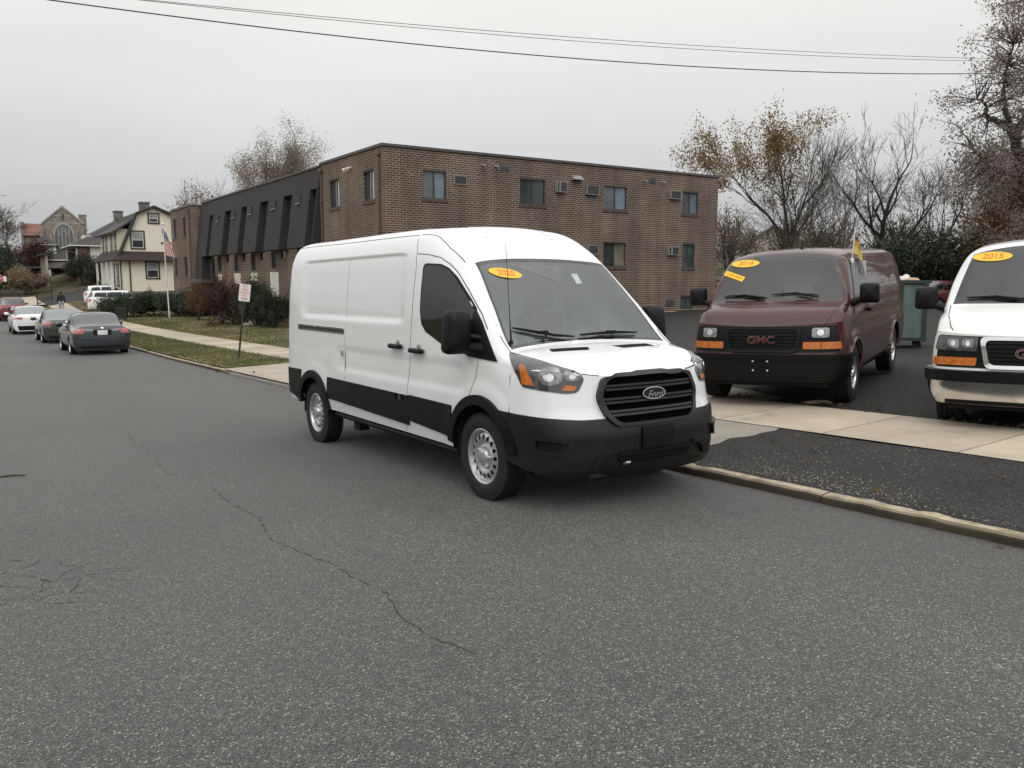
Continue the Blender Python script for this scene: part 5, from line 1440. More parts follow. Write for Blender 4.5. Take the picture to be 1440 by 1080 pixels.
    for nm, ex_, off, mt, dep in (('badge', 0.0045, 0.040, M_CHROME, 0.010), ('badge_face', -0.001, 0.052, surf('red badge enamel', (0.13, 0.010, 0.013), 0.3), 0.002)):
        v, f = text_mesh('GMC', 0.135, 0, dep / 2, bold=ex_, space=1.02)
        mk(nm, [(xb + off + p.z, p.x * 1.18, 0.882 + p.y) for p in v], f, mt, g, 0)
    for sg in (-1, 1):
        s_ = lambda pts: [(sg * y, z) for y, z in pts]
        if white:
            H = P('headlight', rpoly(s_([(.515, 1.045), (.90, 1.055), (.93, .905), (.525, .895)]), .02), AX_F, M_LAMPD, root, 0.018, 0.01)
            for cy, cw in ((.61, .055), (.75, .055)): P('headlight_reflector', rpoly(s_([(cy - cw, 1.02), (cy + cw, 1.02), (cy + cw, .925), (cy - cw, .925)]), .03), AX_F, M_LENS, H, 0.021, .003)
            for cy in (.61, .75): P('headlight_bulb', oval(sg * cy, .972, .022, .03, 16), AX_F, M_CHROME, H, 0.024, .002)
            P('turn_signal', rpoly(s_([(.52, .83), (.935, .83), (.95, .745), (.535, .745)]), .015), AX_F, M_AMBER, root, 0.018, 0.01)
        else:
            H = P('headlight_frame', rpoly(s_([(.59, 1.045), (.83, 1.045), (.83, .895), (.59, .895)]), .03), AX_F, M_BLK2, root, 0.012, 0.006)
            P('headlight', rpoly(s_([(.61, 1.03), (.81, 1.03), (.81, .91), (.61, .91)]), .03), AX_F, M_LENS, H, 0.020, 0.008)
            P('headlight_bulb', oval(sg * .71, .97, .04, .038, 18), AX_F, M_CHROME, H, 0.024, .003)
            T = P('turn_signal', rpoly(s_([(.51, .855), (.93, .855), (.945, .765), (.51, .765)]), .015), AX_F, M_AMBER, root, 0.022, 0.012)
            P('turn_signal_divider', s_([(.715, .85), (.73, .85), (.73, .77), (.715, .77)]), AX_F, surf('dark amber', (0.25, 0.06, 0.01), 0.3), T, 0.024, .003)
    for ax, sg in ((AX_R, -1), (AX_L, 1)):
        gl = [(-.10, 1.36), (-.40, 1.80), (-.46, 1.845), (-.98, 1.86), (-1.0, 1.33), (-.12, 1.30)]
        P('side_window', rpoly(gl, .03), ax, M_SIDEGL, root, 0.004, .008)
        P('window_seal', rpoly([(-.06, 1.36), (-.39, 1.835), (-.45, 1.872), (-1.01, 1.888), (-1.03, 1.305), (-.06, 1.275)], .03), ax, M_BLK2, root, 0.002, .006)
        mb = MB()
        seam(mb, [(-.08, 1.30), (-.02, 1.1), (.0, .90)], ax, bb, .008); seam(mb, [(-1.13, 1.93), (-1.14, 1.3), (-1.14, .5)], ax, bb, .008); seam(mb, [(-.10, 1.37), (-.42, 1.87), (-.55, 1.92), (-1.13, 1.93)], ax, bb, .008)
        seam(mb, [(-2.5, 1.92), (-2.5, .5)], ax, bb, .007); mb.build('door_seam', M_SEAM, root)
        for x in (-1.0,):
            mb = MB(); mb.box(x - .09, x + .07, sg * 1.0 - .02, sg * 1.0 + .02, 1.14, 1.20, bev=.012); mb.build('door_handle', M_BLK, root)
        for w in (0, -3.43):
            P('arch_lip', arc(w, .385, .475, -2, 182, 26) + arc(w, .385, .450, 182, -2, 26), ax, paint if white else surf('maroon lip highlight', (0.16, 0.07, 0.07), 0.15, coat=1.0), root, 0.018, .03, 0.05)  # maroon lip is paler than the body: highlight put into its colour
            mb = MB(); A = arc(w, .385, .46, -8, 188, 20); k = 0
            for y in (sg * .97, sg * .6): mb.v += [(x, y, z) for x, z in A]
            n = len(A); mb.f += [(i, i + 1, n + i + 1, n + i) for i in range(n - 1)] + [tuple(n + i for i in range(n))]
            mb.build('wheel_well', M_UNDER, root, 40)
        # door mirror
        m = MB(); cx, cz, cy = -.02, 1.43, 1.16
        ol = rpoly([(-.12, -.13), (.13, -.13), (.125, .13), (-.11, .13)], .045, 4); n = len(ol)
        for d, sc in ((-.05, .9), (0, 1.0), (.05, .95), (.085, .75), (.095, .1)):
            for a, c in ol: m.v.append((cx + d, sg * (cy - a * sc), cz + c * sc))
        for r_ in range(4):
            for q in range(n):
                a = r_ * n + q; b2 = r_ * n + (q + 1) % n; m.f.append((a, b2, b2 + n, a + n) if sg < 0 else (b2, a, a + n, b2 + n))
        m.f.append(tuple(4 * n + q for q in range(n)))
        Mi = m.build('wing_mirror', M_BLK, root, 50)
        g2 = MB(); g2.prism([(a * .86, c * .86) for a, c in ol], 0, .002, Matrix.Translation((cx - .052, sg * cy, cz)) @ Matrix(((0, 0, 1, 0), (-sg, 0, 0, 0), (0, 1, 0, 0), (0, 0, 0, 1)))); g2.build('mirror_glass', M_CHROME, Mi, 0)
        a2 = MB(); a2.tube([(cx + .03, sg * (cy - .08), cz - .07), (.0, sg * .93, 1.30)], [.035, .055], 8); a2.build('mirror_arm', M_BLK, Mi)
    for sg in (-1, 1):
        mb = MB(); seam(mb, [(.17, sg * .875), (.33, sg * .862), (.50, sg * .845), (.66, sg * .80), (.735, sg * .745)], AX_T, bb, .009); mb.build('hood_seam', M_SEAM, root)
    def onws(y, z, off=.02):
        h, n_, _, _ = bb.ray_cast(Vector((6, y, z)), Vector((-1, 0, 0))); return h + n_ * (off if n_.x > 0 else -off)
    for pts, pv in (([(-.72, 1.42), (-.45, 1.425), (-.15, 1.40)], (-.1, 1.375)), ([(-.05, 1.43), (.25, 1.44), (.55, 1.41)], (.5, 1.385))):
        mb = MB(); mb.tube([onws(y, z, .02) for y, z in pts], [.008, .014, .008], 6); mb.tube([onws(pts[1][0], pts[1][1], .03), onws(*pv, .03)], .011, 6); mb.build('wiper', M_BLK2, root)
    def stick(y, z, txt, size, ov, lean, nm):
        h, n_, _, _ = bb.ray_cast(Vector((6, y, z)), Vector((-1, 0, 0))); n_ = n_ if n_.x > 0 else -n_
        sticker(W, txt, size, h + n_ * .002, n_, (0, 1, 0), ov, nm, lean)
    stick(-.52, 1.87, '2015' if white else '2014', .105, oval(0, 0, .195, .066), 0.04, 'year_sticker')
    if not white: stick(-.64, 1.70, 'LOW MILES', .048, [(-.16, -.042), (.16, -.042), (.16, .042), (-.16, .042)], -.42, 'price_strip')
    mb = MB(); mb.box(-1.25, -1.22, -.9, .9, .5, 1.85); mb.build('bulkhead', surf('dim bulkhead', (0.50, 0.54, 0.52), 0.8, var=.15), root, 0)
    mb = MB(); mb.prism([(.16, 1.30), (-.05, 1.36), (-.30, 1.30), (-.34, 1.1), (-.3, .8), (.16, .8)], -.85, .85, Matrix(((1, 0, 0, 0), (0, 0, 1, 0), (0, 1, 0, 0), (0, 0, 0, 1)))); mb.build('dashboard', MATS['dashboard'] if 'dashboard' in MATS else M_TRIM, root, 30)
    for y in (-.46, .46):
        mb = MB(); mb.box(-1.12, -1.0, y - .25, y + .25, .95, 1.55, bev=.05); mb.box(-1.11, -1.02, y - .13, y + .13, 1.56, 1.74, bev=.035); mb.build('seat', M_SEAT, root, 40)
    mb = MB(); mb.box(-4.5, .35, -.80, .80, .30, .42); mb.tube([(-3.43, -.8, .38), (-3.43, .8, .38)], .1, 10); mb.build('underbody', M_UNDER, root, 0)
    mb = MB(); mb.box(-4.86, -4.66, -.95, .95, .48, .66, bev=.03); mb.build('rear_bumper', M_BLK, root, 30)
    if not white:
        mb = MB(); h = bb.ray_cast(Vector((-.85, .1, 5)), Vector((0, 0, -1)))[0]; mb.tube([h, h + Vector((-.01, 0, .05)), h + Vector((-.03, 0, .12))], [.035, .012, .004], 8); mb.build('roof_antenna', M_BLK2, root)
        mb = MB(); mb.tube([(.1, .98, .9), (.1, 1.0, .9)], .01, 6)
    add_wheels(root, [(0, .862, 0), (-3.43, .862, 0), (0, -.862, 0), (-3.43, -.862, 0)], .385, .245, .215, 'steel')
    return root
M_MAROON = surf('maroon metallic paint', (0.043, 0.0075, 0.0092), 0.4, 0.0, var=0.06, scale=1.5, coat=0.8, spec=0.12, tint=(0.050, 0.0095, 0.0115))
M_WHITE2 = surf('older white paint', (0.74, 0.74, 0.73), 0.35, var=0.015, coat=0.8, spec=0.2, dirt=0.15)
LOTP, LOTR = -0.026, 0.033
maroon = build_lot_van('cargo_van', 'dark maroon van with black grille and yellow stickers parked on the lot', (3.735, 11.459, 0.36), -2.135, LOTP, LOTR, M_MAROON, 'maroon')
build_lot_van('cargo_van', 'white van with chrome bumper and grille cut off by the right edge of the photo', (5.80, 8.98, 0.395), -2.199, LOTP, LOTR, M_WHITE2, 'white')
# ------------------------------------------------------------------ cars along the street
def car_sections(k):
    L, W, H, zb, zd, zh = k['L'], k['W'], k['H'], k['belt'], k['deck'], k['hood']
    rw0, rr, wf, wb = k['rw0'], k['rr'], k['wf'], k['wb']
    def low(u, z, m=1.0, e=0.0):      # deck or hood section with crown at height z
        return [(u, .88 * W * m, .20), (u, .985 * W * m, .40), (u, W * m, min(.70, z - .12)), (u, .955 * W * m, min(zb - .06, z - .04)), (u + e, .87 * W * m, min(zb, z - .012)), (u + e, .70 * W * m, z), (u + e, .48 * W * m, z + .014), (u + e, .24 * W * m, z + .02), (u + e, 0, z + .022)]
    def top(u, h, m=1.0, e=0.0):
        return [(u, .88 * W, .20), (u, .985 * W, .40), (u, W, .70), (u, .955 * W, zb - .06), (u + e * .2, .89 * W, zb + .06), (u + e * .7, .725 * W * m, h - .09), (u + e, .56 * W * m, h - .02), (u + e, .28 * W * m, h - .003), (u + e, 0, h)]
    S = []
    if k.get('van'):
        S += [low(.0, .62, .90), low(.03, zb - .10, .95), low(.09, zb, .985)]
        S += [top(.16, zb + .12), top(.42, H - .06), top(.75, H - .01)]
    else:
        S += [low(.0, .60, .88), low(.03, zd - .13, .93), low(.12, zd - .02, .975), low(.30, zd, .99), low(rw0, zd + .01)]
        S += [top(rr, H - .03), top(rr + .35, H)]
    S += [top((rr + wf) / 2 + .1, H + .005), top(wf, H - .03), low(wb, zh + .02), low(wb + .45, zh - .03), low(L - .45, zh - .12, .985), low(L - .12, zh - .24, .93), low(L - .02, .58, .86)]
    return S
def build_car(name, label, cat, loc, yaw, pit, k, paint, group=None, lamp=None, plate=True, style=5, shade=None):
    root = thing(name, label, cat, loc, group=group)
    root.rotation_euler = (Matrix.Rotation(yaw, 3, 'Z') @ Matrix.Rotation(-pit, 3, 'Y')).to_euler()
    secs = car_sections(k); SI, SJ = 5, 4
    sh = Shell(loft(secs, SI, SJ), None); bb = sh.bvh
    ns = len(secs); iw = ns - 6                      # windscreen head section
    ir = 3 if k.get('van') else 4
    rear = lambda t: ir * SI <= t[1] < (ir + 1) * SI and t[2] >= 4 * SJ + 1
    frnt = lambda t: iw * SI <= t[1] < (iw + 1) * SI and t[2] >= 4 * SJ + 2
    R_, ax_f, ax_r = k['R'], k['axf'], k['axr']
    arch = lambda f: abs(sh.mid(f).y) > .45 and any(math.hypot(sh.mid(f).x - w, sh.mid(f).z - R_) < R_ + .06 for w in (ax_f, ax_r))
    sh.part('body', lambda t, f: not rear(t) and not frnt(t) and not arch(f), paint, root, back=True, smooth=60)
    sh.part('rear_window', lambda t, f: rear(t), shade or P_REAR, root, smooth=60); sh.part('windshield', lambda t, f: frnt(t), P_REAR, root, smooth=60)
    P = lambda nm, poly, ax, mat, par, off=0.004, th=0.012, res=0.09: patch(nm, poly, ax, bb, mat, par, off, th, res)
    W = k['W']
    for ax, sg in ((AX_R, -1), (AX_L, 1)):
        for poly in k['side']: P('side_window', rpoly(poly, .05), ax, M_SIDEGL, root, .004, .008)
        for dx in k['doors']:
            mb = MB(); seam(mb, [(dx, k['belt']), (dx + .02, .7), (dx + .06, .35)], ax, bb, .008); mb.build('door_seam', M_SEAM, root)
        mb = MB(); mx = k['mir']; mb.ell((mx, sg * (W + .10), k['belt'] + .10), (.07, .12, .085)); mb.tube([(mx, sg * (W - .06), k['belt'] + .05), (mx, sg * (W + .03), k['belt'] + .08)], .03, 6); mb.build('wing_mirror', paint, root)
        mb = MB()
        for w in (ax_f, ax_r):
            A = arc(w, R_, R_ + .065, -10, 190, 16); n = len(A); q = len(mb.v)
            for y in (sg * (W - .015), sg * (W - .32)): mb.v += [(x, y, z) for x, z in A]
            mb.f += [(q + i, q + i + 1, q + n + i + 1, q + n + i) for i in range(n - 1)] + [tuple(q + n + i for i in range(n))]
        mb.build('wheel_well', M_UNDER, root, 40)
    for sg in (-1, 1):
        T = P('tail_light', rpoly([(sg * y, z) for y, z in k['tail']], .03), AX_B, lamp or M_TAIL, root, .008, .012, .05)
        if k.get('tailw'): P('reversing_light', rpoly([(sg * y, z) for y, z in k['tailw']], .015), AX_B, M_LENS, T, .012, .004, .05)
        ax = AX_R if sg < 0 else AX_L
        P('tail_light', rpoly(k['tails'], .03), ax, lamp or M_TAIL, root, .006, .012, .05)
    pz = k['plate']
    if plate:
        o = P('plate_recess', rpoly([(-.30, pz + .09), (.30, pz + .09), (.27, pz - .09), (-.27, pz - .09)], .03), AX_B, M_BLK, root, .004, .006, .06)
        P('licence_plate', [(-.155, pz + .077), (.155, pz + .077), (.155, pz - .077), (-.155, pz - .077)], AX_B, surf('licence plate', (.62, .63, .62), .5, var=.2, scale=30), o, .012, .006, .08)
    P('emblem', oval(0, pz + .155, .045, .028, 14), AX_B, M_CHROME, root, .008, .006, .05)
    P('bumper_lower', rpoly([(-.72, k['bl']), (.72, k['bl']), (.66, .24), (-.66, .24)], .04), AX_B, M_BLK, root, .008, .014, .07)
    mb = MB(); seam(mb, [(-.68, .585), (-.3, .57), (.3, .57), (.68, .585)], AX_B, bb, .01); mb.build('bumper_seam', M_SEAM, root)
    mb = MB(); mb.box(.25, k['L'] - .3, -.72, .72, .17, .3); mb.tube([(.35, -.45, .25), (-.02, -.45, .26)], .035, 8); mb.build('underbody', M_UNDER, root, 0)
    if k.get('rack'):
        for sg in (-1, 1):
            mb = MB(); mb.tube([(k['rr'] + .2, sg * .56, k['H'] - .02), (k['rr'] + .35, sg * .56, k['H'] + .05), (k['wf'] - .3, sg * .56, k['H'] + .05), (k['wf'] - .15, sg * .56, k['H'] - .02)], .018, 6); mb.build('roof_rail', M_BLK, root)
    add_wheels(root, [(ax_f, -W + .115, 0), (ax_r, -W + .115, 0), (ax_f, W - .115, 0), (ax_r, W - .115, 0)], R_, .215, R_ - .10, style, detail=False)
    return root
P_REAR = surf('car screen glass', (0.045, 0.052, 0.054), 0.04, var=0.15, spec=1.0)
P_REARL = surf('sky painted screen glass', (0.16, 0.175, 0.175), 0.06, var=0.12, spec=1.0)  # lighter copy of the screen glass, sky reflection put into the colour
M_TAIL = surf('red lamp lens', (0.36, 0.028, 0.032), 0.12, var=0.35, scale=20, coat=0.8)
SED = dict(L=4.93, W=.923, H=1.46, belt=.93, deck=1.03, hood=.98, rw0=.66, rr=1.36, wf=2.62, wb=3.52, R=.325, axf=3.93, axr=1.10, mir=3.15, doors=(1.62, 2.55),
           side=[[(1.02, 1.06), (1.42, 1.30), (1.62, 1.335), (1.70, 1.03)], [(1.76, 1.03), (1.70, 1.34), (2.42, 1.375), (2.50, 1.02)], [(2.57, 1.02), (2.50, 1.375), (2.68, 1.34), (3.22, 1.05), (3.2, 1.0)]],
           tail=[(.50, .93), (.83, .935), (.88, .78), (.60, .76)], tails=[(.06, .93), (.34, .90), (.30, .80), (.06, .78)], tailw=[(.26, .91), (.50, .925), (.52, .86), (.30, .85)], plate=.80, bl=.36)
def varied(base, **kw): d = dict(base); d.update(kw); return d
HD = ST + math.pi
G_CARS = 'cars parked nose to tail along the street'
def parked(s, n, **kw): return (*xy(s, n), sum(zr(s + q) for q in (-4, -2, 0)) / 3)
NAVY = surf('dark slate car paint', (0.032, 0.038, 0.046), 0.22, 0.4, var=.04, coat=1.0)
build_car('sedan', 'dark slate grey sedan, nearest of the parked row, pink red tail lights and white plate', 'car', (*xy(-25.5, -.28), zr(-27.3)), HD, -0.018, SED, NAVY, G_CARS, lamp=surf('faded red lamp lens', (0.42, 0.085, 0.085), 0.15, var=.35, scale=20, coat=.8), shade=P_REAR)
GRN = surf('dark olive grey car paint', (0.040, 0.044, 0.041), 0.24, 0.4, var=.04, coat=1.0)
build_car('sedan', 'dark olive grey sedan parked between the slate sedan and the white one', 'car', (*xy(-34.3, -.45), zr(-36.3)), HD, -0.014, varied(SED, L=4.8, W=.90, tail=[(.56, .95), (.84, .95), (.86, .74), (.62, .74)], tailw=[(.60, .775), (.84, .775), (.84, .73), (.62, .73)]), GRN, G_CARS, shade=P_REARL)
WHT = surf('glossy white car paint', (0.78, 0.78, 0.78), 0.18, var=.01, coat=.5)
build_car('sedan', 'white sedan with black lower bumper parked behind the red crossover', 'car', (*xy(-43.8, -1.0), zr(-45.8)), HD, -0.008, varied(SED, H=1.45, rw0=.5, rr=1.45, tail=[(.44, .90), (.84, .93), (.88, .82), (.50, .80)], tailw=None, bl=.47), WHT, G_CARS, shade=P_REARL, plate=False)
SUVK = dict(L=4.6, W=.925, H=1.66, belt=1.05, deck=1.1, hood=1.06, rw0=.3, rr=.42, wf=2.35, wb=3.3, R=.35, axf=3.7, axr=.98, mir=2.95, doors=(1.45, 2.35), van=True, rack=True,
            side=[[(.62, 1.22), (.70, 1.50), (1.35, 1.53), (1.45, 1.16)], [(1.52, 1.15), (1.48, 1.53), (2.25, 1.53), (2.32, 1.13)], [(2.4, 1.13), (2.36, 1.53), (2.5, 1.50), (3.02, 1.16)]],
            tail=[(.56, 1.12), (.80, 1.10), (.86, .80), (.74, .78)], tails=[(.08, 1.08), (.30, 1.06), (.22, .84), (.06, .80)], plate=.86, bl=.50)
REDP = surf('dark red car paint', (0.15, 0.012, 0.02), 0.2, 0.3, var=.05, coat=1.0)
build_car('crossover', 'dark red crossover at the far end of the parked row, cut by the left edge', 'car', (*xy(-62.5, -.85), zr(-64)), HD, 0.0, SUVK, REDP, G_CARS)
MINI = varied(SUVK, L=5.0, W=.97, H=1.74, wf=3.15, wb=4.05, axf=4.05, axr=1.05, mir=3.85, doors=(1.5, 2.7), rack=True, belt=1.08, hood=1.04,
              side=[[(.50, 1.22), (.62, 1.56), (1.45, 1.60), (1.48, 1.18)], [(1.52, 1.18), (1.49, 1.60), (2.65, 1.61), (2.68, 1.16)], [(2.74, 1.16), (2.70, 1.61), (3.15, 1.58), (3.80, 1.18)]])
build_car('minivan', 'white minivan parked side on in front of the yellow house', 'van', grd(-35.75, 70.0, -.02), R(30), 0.0, MINI, WHT)
build_car('crossover', 'white crossover behind the white minivan, only roof and rear showing', 'car', grd(-39.2, 76.2, .05), R(30), 0.02, SUVK, WHT)
build_car('sedan', 'red car far back on the lot, glimpsed beside the white van mirror', 'car', grd(18.0, 38.2, -.22), R(20), 0.0, SED, surf('bright red car paint', (0.12, 0.010, 0.013), 0.25, var=.05, coat=1.0))

# ------------------------------------------------------------------ trees and shrubs
def rdir(rnd):
    while True:
        v = Vector((rnd.uniform(-1, 1), rnd.uniform(-1, 1), rnd.uniform(-1, 1)))
        if 0.05 < v.length < 1: return v.normalized()
def grow(mb, tips, p, d, L, r, lev, cfg, rnd):
    """one limb: wandering tapered tube that throws off side limbs"""
    n = 5 if lev == 0 else 4 if lev < 3 else 3
    r1 = max(cfg['rmin'], r * cfg.get('taper', 0.55)); pts = [p.copy()]; rad = [r]; dirs = [d]
    for i in range(n):
        d = (d + rdir(rnd) * cfg['wob'] * (0.6 if lev == 0 else 1.0) + Vector((0, 0, cfg['up'])) * (1 if lev else .3)).normalized()
        p = p + d * (L / n); pts.append(p.copy()); rad.append(r + (r1 - r) * (i + 1) / n); dirs.append(d)
    mb.tube(pts, rad, (8, 6, 5, 4, 3, 3, 3)[min(lev, 6)], cap=False)
    if lev >= cfg['lev']:
        for q in range(1, len(pts)): tips.append((pts[q], dirs[q]))
        return
    kids = cfg['kids'][min(lev, len(cfg['kids']) - 1)]
    for c in range(kids):
        t = 1.0 if c == 0 else rnd.uniform(cfg['t0'][min(lev, len(cfg['t0']) - 1)], 1.0)
        i = min(n - 1, int(t * n)); f = t * n - i
        q = pts[i].lerp(pts[i + 1], min(1, f)); rr = rad[i] + (rad[i + 1] - rad[i]) * min(1, f)
        ax = dirs[i].orthogonal().normalized(); ax = Matrix.Rotation(rnd.uniform(0, 2 * math.pi), 3, dirs[i]) @ ax
        a = R(rnd.uniform(*cfg['ang'])) * (0.45 if c == 0 else 1)
        nd = (Matrix.Rotation(a, 3, ax) @ dirs[i]).normalized()
        if cfg.get('lean'): nd = (nd + Vector(cfg['lean']) * 0.2).normalized()
        grow(mb, tips, q, nd, L * rnd.uniform(*cfg['shrink']), max(cfg['rmin'], rr * rnd.uniform(.55, .75) if c else rr * .9), lev + 1, cfg, rnd)

def leaf_mesh(name, centres, size, mat, parent, seed, flat=0.0, aspect=0.6, kind=None):
    """many small leaf faces at the given centres"""
    g = np.random.default_rng(seed); C = np.asarray(centres, dtype=float); n = len(C)
    a = g.normal(size=(n, 3)); a[:, 2] *= (1 - flat * .7); a /= np.linalg.norm(a, axis=1)[:, None]
    b = g.normal(size=(n, 3)); b -= a * (a * b).sum(1)[:, None]; b /= np.linalg.norm(b, axis=1)[:, None]
    s = size * g.uniform(.55, 1.3, size=(n, 1)); w = s * aspect
    V = np.stack([C - a * s * .5, C + b * w * .5, C + a * s * .5 + np.cross(a, b) * s * .15, C - b * w * .5], 1).reshape(-1, 3)
    me = bpy.data.meshes.new(name); me.vertices.add(4 * n); me.vertices.foreach_set('co', V.ravel())
    me.loops.add(4 * n); me.loops.foreach_set('vertex_index', np.arange(4 * n, dtype=np.int32)); me.polygons.add(n)
    me.polygons.foreach_set('loop_start', np.arange(0, 4 * n, 4, dtype=np.int32)); me.polygons.foreach_set('loop_total', np.full(n, 4, dtype=np.int32))
    me.materials.append(mat); me.update(calc_edges=True); me.validate()
    return link(bpy.data.objects.new(name, me), parent)

BARK = surf('grey brown bark', (0.10, 0.086, 0.075), 0.95, var=.35, scale=5, stretch=(1, 1, .25), bump=.5, bscale=14)
BARKD = surf('dark wet bark', (0.050, 0.043, 0.038), 0.95, var=.35, scale=5, stretch=(1, 1, .25), bump=.5, bscale=14)
BARKP = surf('pale plane bark', (0.17, 0.15, 0.125), 0.9, var=.4, scale=4, stretch=(1, 1, .3))
LF_OAK = leaf_mat('russet oak leaves', [(0.3, (0.19, 0.15, 0.135)), (0.5, (0.31, 0.255, 0.23)), (0.7, (0.44, 0.38, 0.35))], trans=.6)
LF_GOLD = leaf_mat('golden tan leaves', [(0.3, (0.16, 0.10, 0.04)), (0.5, (0.25, 0.17, 0.075)), (0.7, (0.34, 0.25, 0.13))])
LF_TAN = leaf_mat('pale tan leaves', [(0.3, (0.13, 0.105, 0.075)), (0.5, (0.20, 0.165, 0.12)), (0.7, (0.29, 0.245, 0.18))])
LF_PALE = leaf_mat('bleached plane leaves', [(0.3, (0.16, 0.13, 0.10)), (0.5, (0.24, 0.20, 0.155)), (0.7, (0.34, 0.295, 0.24))], trans=.5)
LF_OLIVE = leaf_mat('olive autumn leaves', [(0.3, (0.045, 0.044, 0.022)), (0.5, (0.09, 0.08, 0.044)), (0.7, (0.16, 0.13, 0.075))])
LF_EVER = leaf_mat('dark evergreen leaves', [(0.3, (0.012, 0.018, 0.012)), (0.5, (0.029, 0.040, 0.023)), (0.7, (0.065, 0.078, 0.045))], trans=.15)
LF_JUN = leaf_mat('juniper sprays', [(0.3, (0.022, 0.032, 0.02)), (0.5, (0.048, 0.062, 0.038)), (0.7, (0.10, 0.115, 0.07))], trans=.15)
LF_MAPLE = leaf_mat('dark red maple leaves', [(0.3, (0.030, 0.010, 0.009)), (0.5, (0.062, 0.022, 0.018)), (0.7, (0.13, 0.05, 0.035))], trans=.3)
LF_RUST = leaf_mat('orange brown leaves', [(0.3, (0.10, 0.045, 0.02)), (0.5, (0.17, 0.085, 0.04)), (0.7, (0.25, 0.14, 0.07))])
LF_STRAW = leaf_mat('straw coloured stems', [(0.3, (0.14, 0.095, 0.055)), (0.5, (0.23, 0.165, 0.10)), (0.7, (0.33, 0.25, 0.16))])

def tree(name, label, loc, height, r, seed, bark, cfg, leaf=None, group=None, lean=(0, 0, 0)):
    rnd = random.Random(seed); root = thing(name, label, 'tree', loc, group=group)
    c = dict(lev=5, kids=(5, 4, 4, 3, 3), t0=(.45, .3, .3, .3), ang=(18, 52), shrink=(.58, .82), wob=.16, up=.06, rmin=.012, taper=.55); c.update(cfg)
    mb = MB(); tips = []
    grow(mb, tips, Vector((0, 0, -.3)), (Vector((0, 0, 1)) + Vector(lean)).normalized(), height * c.get('first', .34), r, 0, c, rnd)
    top = max(t[0].z for t in tips); k = height / top
    mb.v = [(x * k, y * k, z * k) for x, y, z in mb.v]
    mb.build('trunk', bark, root, 60)
    if leaf:
        n, size, mat, sig, sel = leaf
        g = np.random.default_rng(seed + 5); T = np.array([tuple(t[0] * k) for t in tips])
        if sel: T = np.array([t for t in T if sel(t, height)])
        if len(T):
            idx = g.integers(0, len(T), n); C = T[idx] + g.normal(scale=sig, size=(n, 3))
            leaf_mesh('crown', C, size, mat, root, seed)
    return root

def bush(name, label, loc, rad, n, size, mat, seed, clumps=14, group=None, cat='shrub', core=True, stem=None, flat=0.0, coremat=None):
    """shrub: clumps of small leaves through an uneven volume round stems and added dark solid cores that block see-through"""
    rnd = random.Random(seed); g = np.random.default_rng(seed); root = thing(name, label, cat, loc, group=group)
    CL = []
    for _ in range(clumps):
        d = rdir(rnd); d.z = abs(d.z) * .9 if rnd.random() < .8 else d.z * .3; q = rnd.uniform(.45, .85)
        CL.append((d.x * rad[0] * q, d.y * rad[1] * q, rad[2] * (.45 + .55 * d.z * q), rnd.uniform(.28, .5)))
    C = []
    per = n // clumps
    for x, y, z, s in CL:
        v = g.normal(size=(per, 3)); v /= np.linalg.norm(v, axis=1)[:, None]; v *= g.uniform(.30, 1.08, size=(per, 1)) * s
        P = np.array([x, y, z]) + v * np.array(rad) * np.array([1, 1, .9]); P = P[P[:, 2] > .02]; C.append(P)
    leaf_mesh('foliage', np.concatenate(C), size, mat, root, seed, flat)
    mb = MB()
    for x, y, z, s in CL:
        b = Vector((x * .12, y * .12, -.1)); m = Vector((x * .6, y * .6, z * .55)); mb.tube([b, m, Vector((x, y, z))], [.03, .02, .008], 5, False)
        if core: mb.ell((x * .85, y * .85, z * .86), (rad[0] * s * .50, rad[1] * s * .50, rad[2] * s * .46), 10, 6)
    mb.build('stems_and_cores', coremat or BARKD, root, 60)  # stems plus dark solid cores added to fill the see-through middle
    return root

g_bare = 'bare trees beyond the lot'
BARE = dict(lev=6, kids=(4, 4, 3, 3, 3, 2), ang=(18, 46), wob=.18, up=.06, rmin=.0055, taper=.5)
tree('autumn_tree', 'half bare tree with tan gold leaf clumps behind the brick side wall', grd(19.0, 58), 13.0, .22, 31, BARK, dict(BARE, lev=5, kids=(5, 4, 4, 3, 3), first=.30, rmin=.008, ang=(14, 36)), (11000, .16, LF_GOLD, .26, lambda t, h: (t[0] < -.2 and t[2] > h * .45) or t[2] > h * .88), lean=(-.06, 0, 0))
tree('bare_tree', 'dark twin stemmed bare tree beside the tan gold tree', grd(17.6, 55), 9.6, .17, 32, BARKD, dict(BARE, first=.28), None, g_bare)
tree('bare_tree', 'slender bare tree with crooked upright limbs above the maroon van', grd(21.0, 60), 12.8, .16, 37, BARKD, dict(BARE, first=.36, wob=.2, ang=(15, 40)), (500, .12, LF_TAN, .2, None), g_bare)
tree('bare_tree', 'wide spreading bare tree forking low, right of the maroon van flag', grd(23.2, 52), 11.6, .21, 44, BARKD, dict(BARE, first=.22, ang=(22, 55)), None, g_bare)
tree('bare_tree', 'thin grey bare tree standing back between the two dark ones', grd(25.2, 64), 12.4, .14, 35, BARK, dict(BARE, first=.3), None, g_bare)
tree('bare_tree', 'bare tree leaning right towards the russet oak', grd(24.4, 49.5), 9.4, .15, 52, BARKD, dict(BARE, first=.25, ang=(20, 48)), None, g_bare, lean=(.25, 0, 0))
oak = thing('oak_tree', 'tall russet oak with crooked limbs at the right edge', 'tree', (18.9, 29.5, 1.0))
rnd = random.Random(63); mb = MB(); tips = []
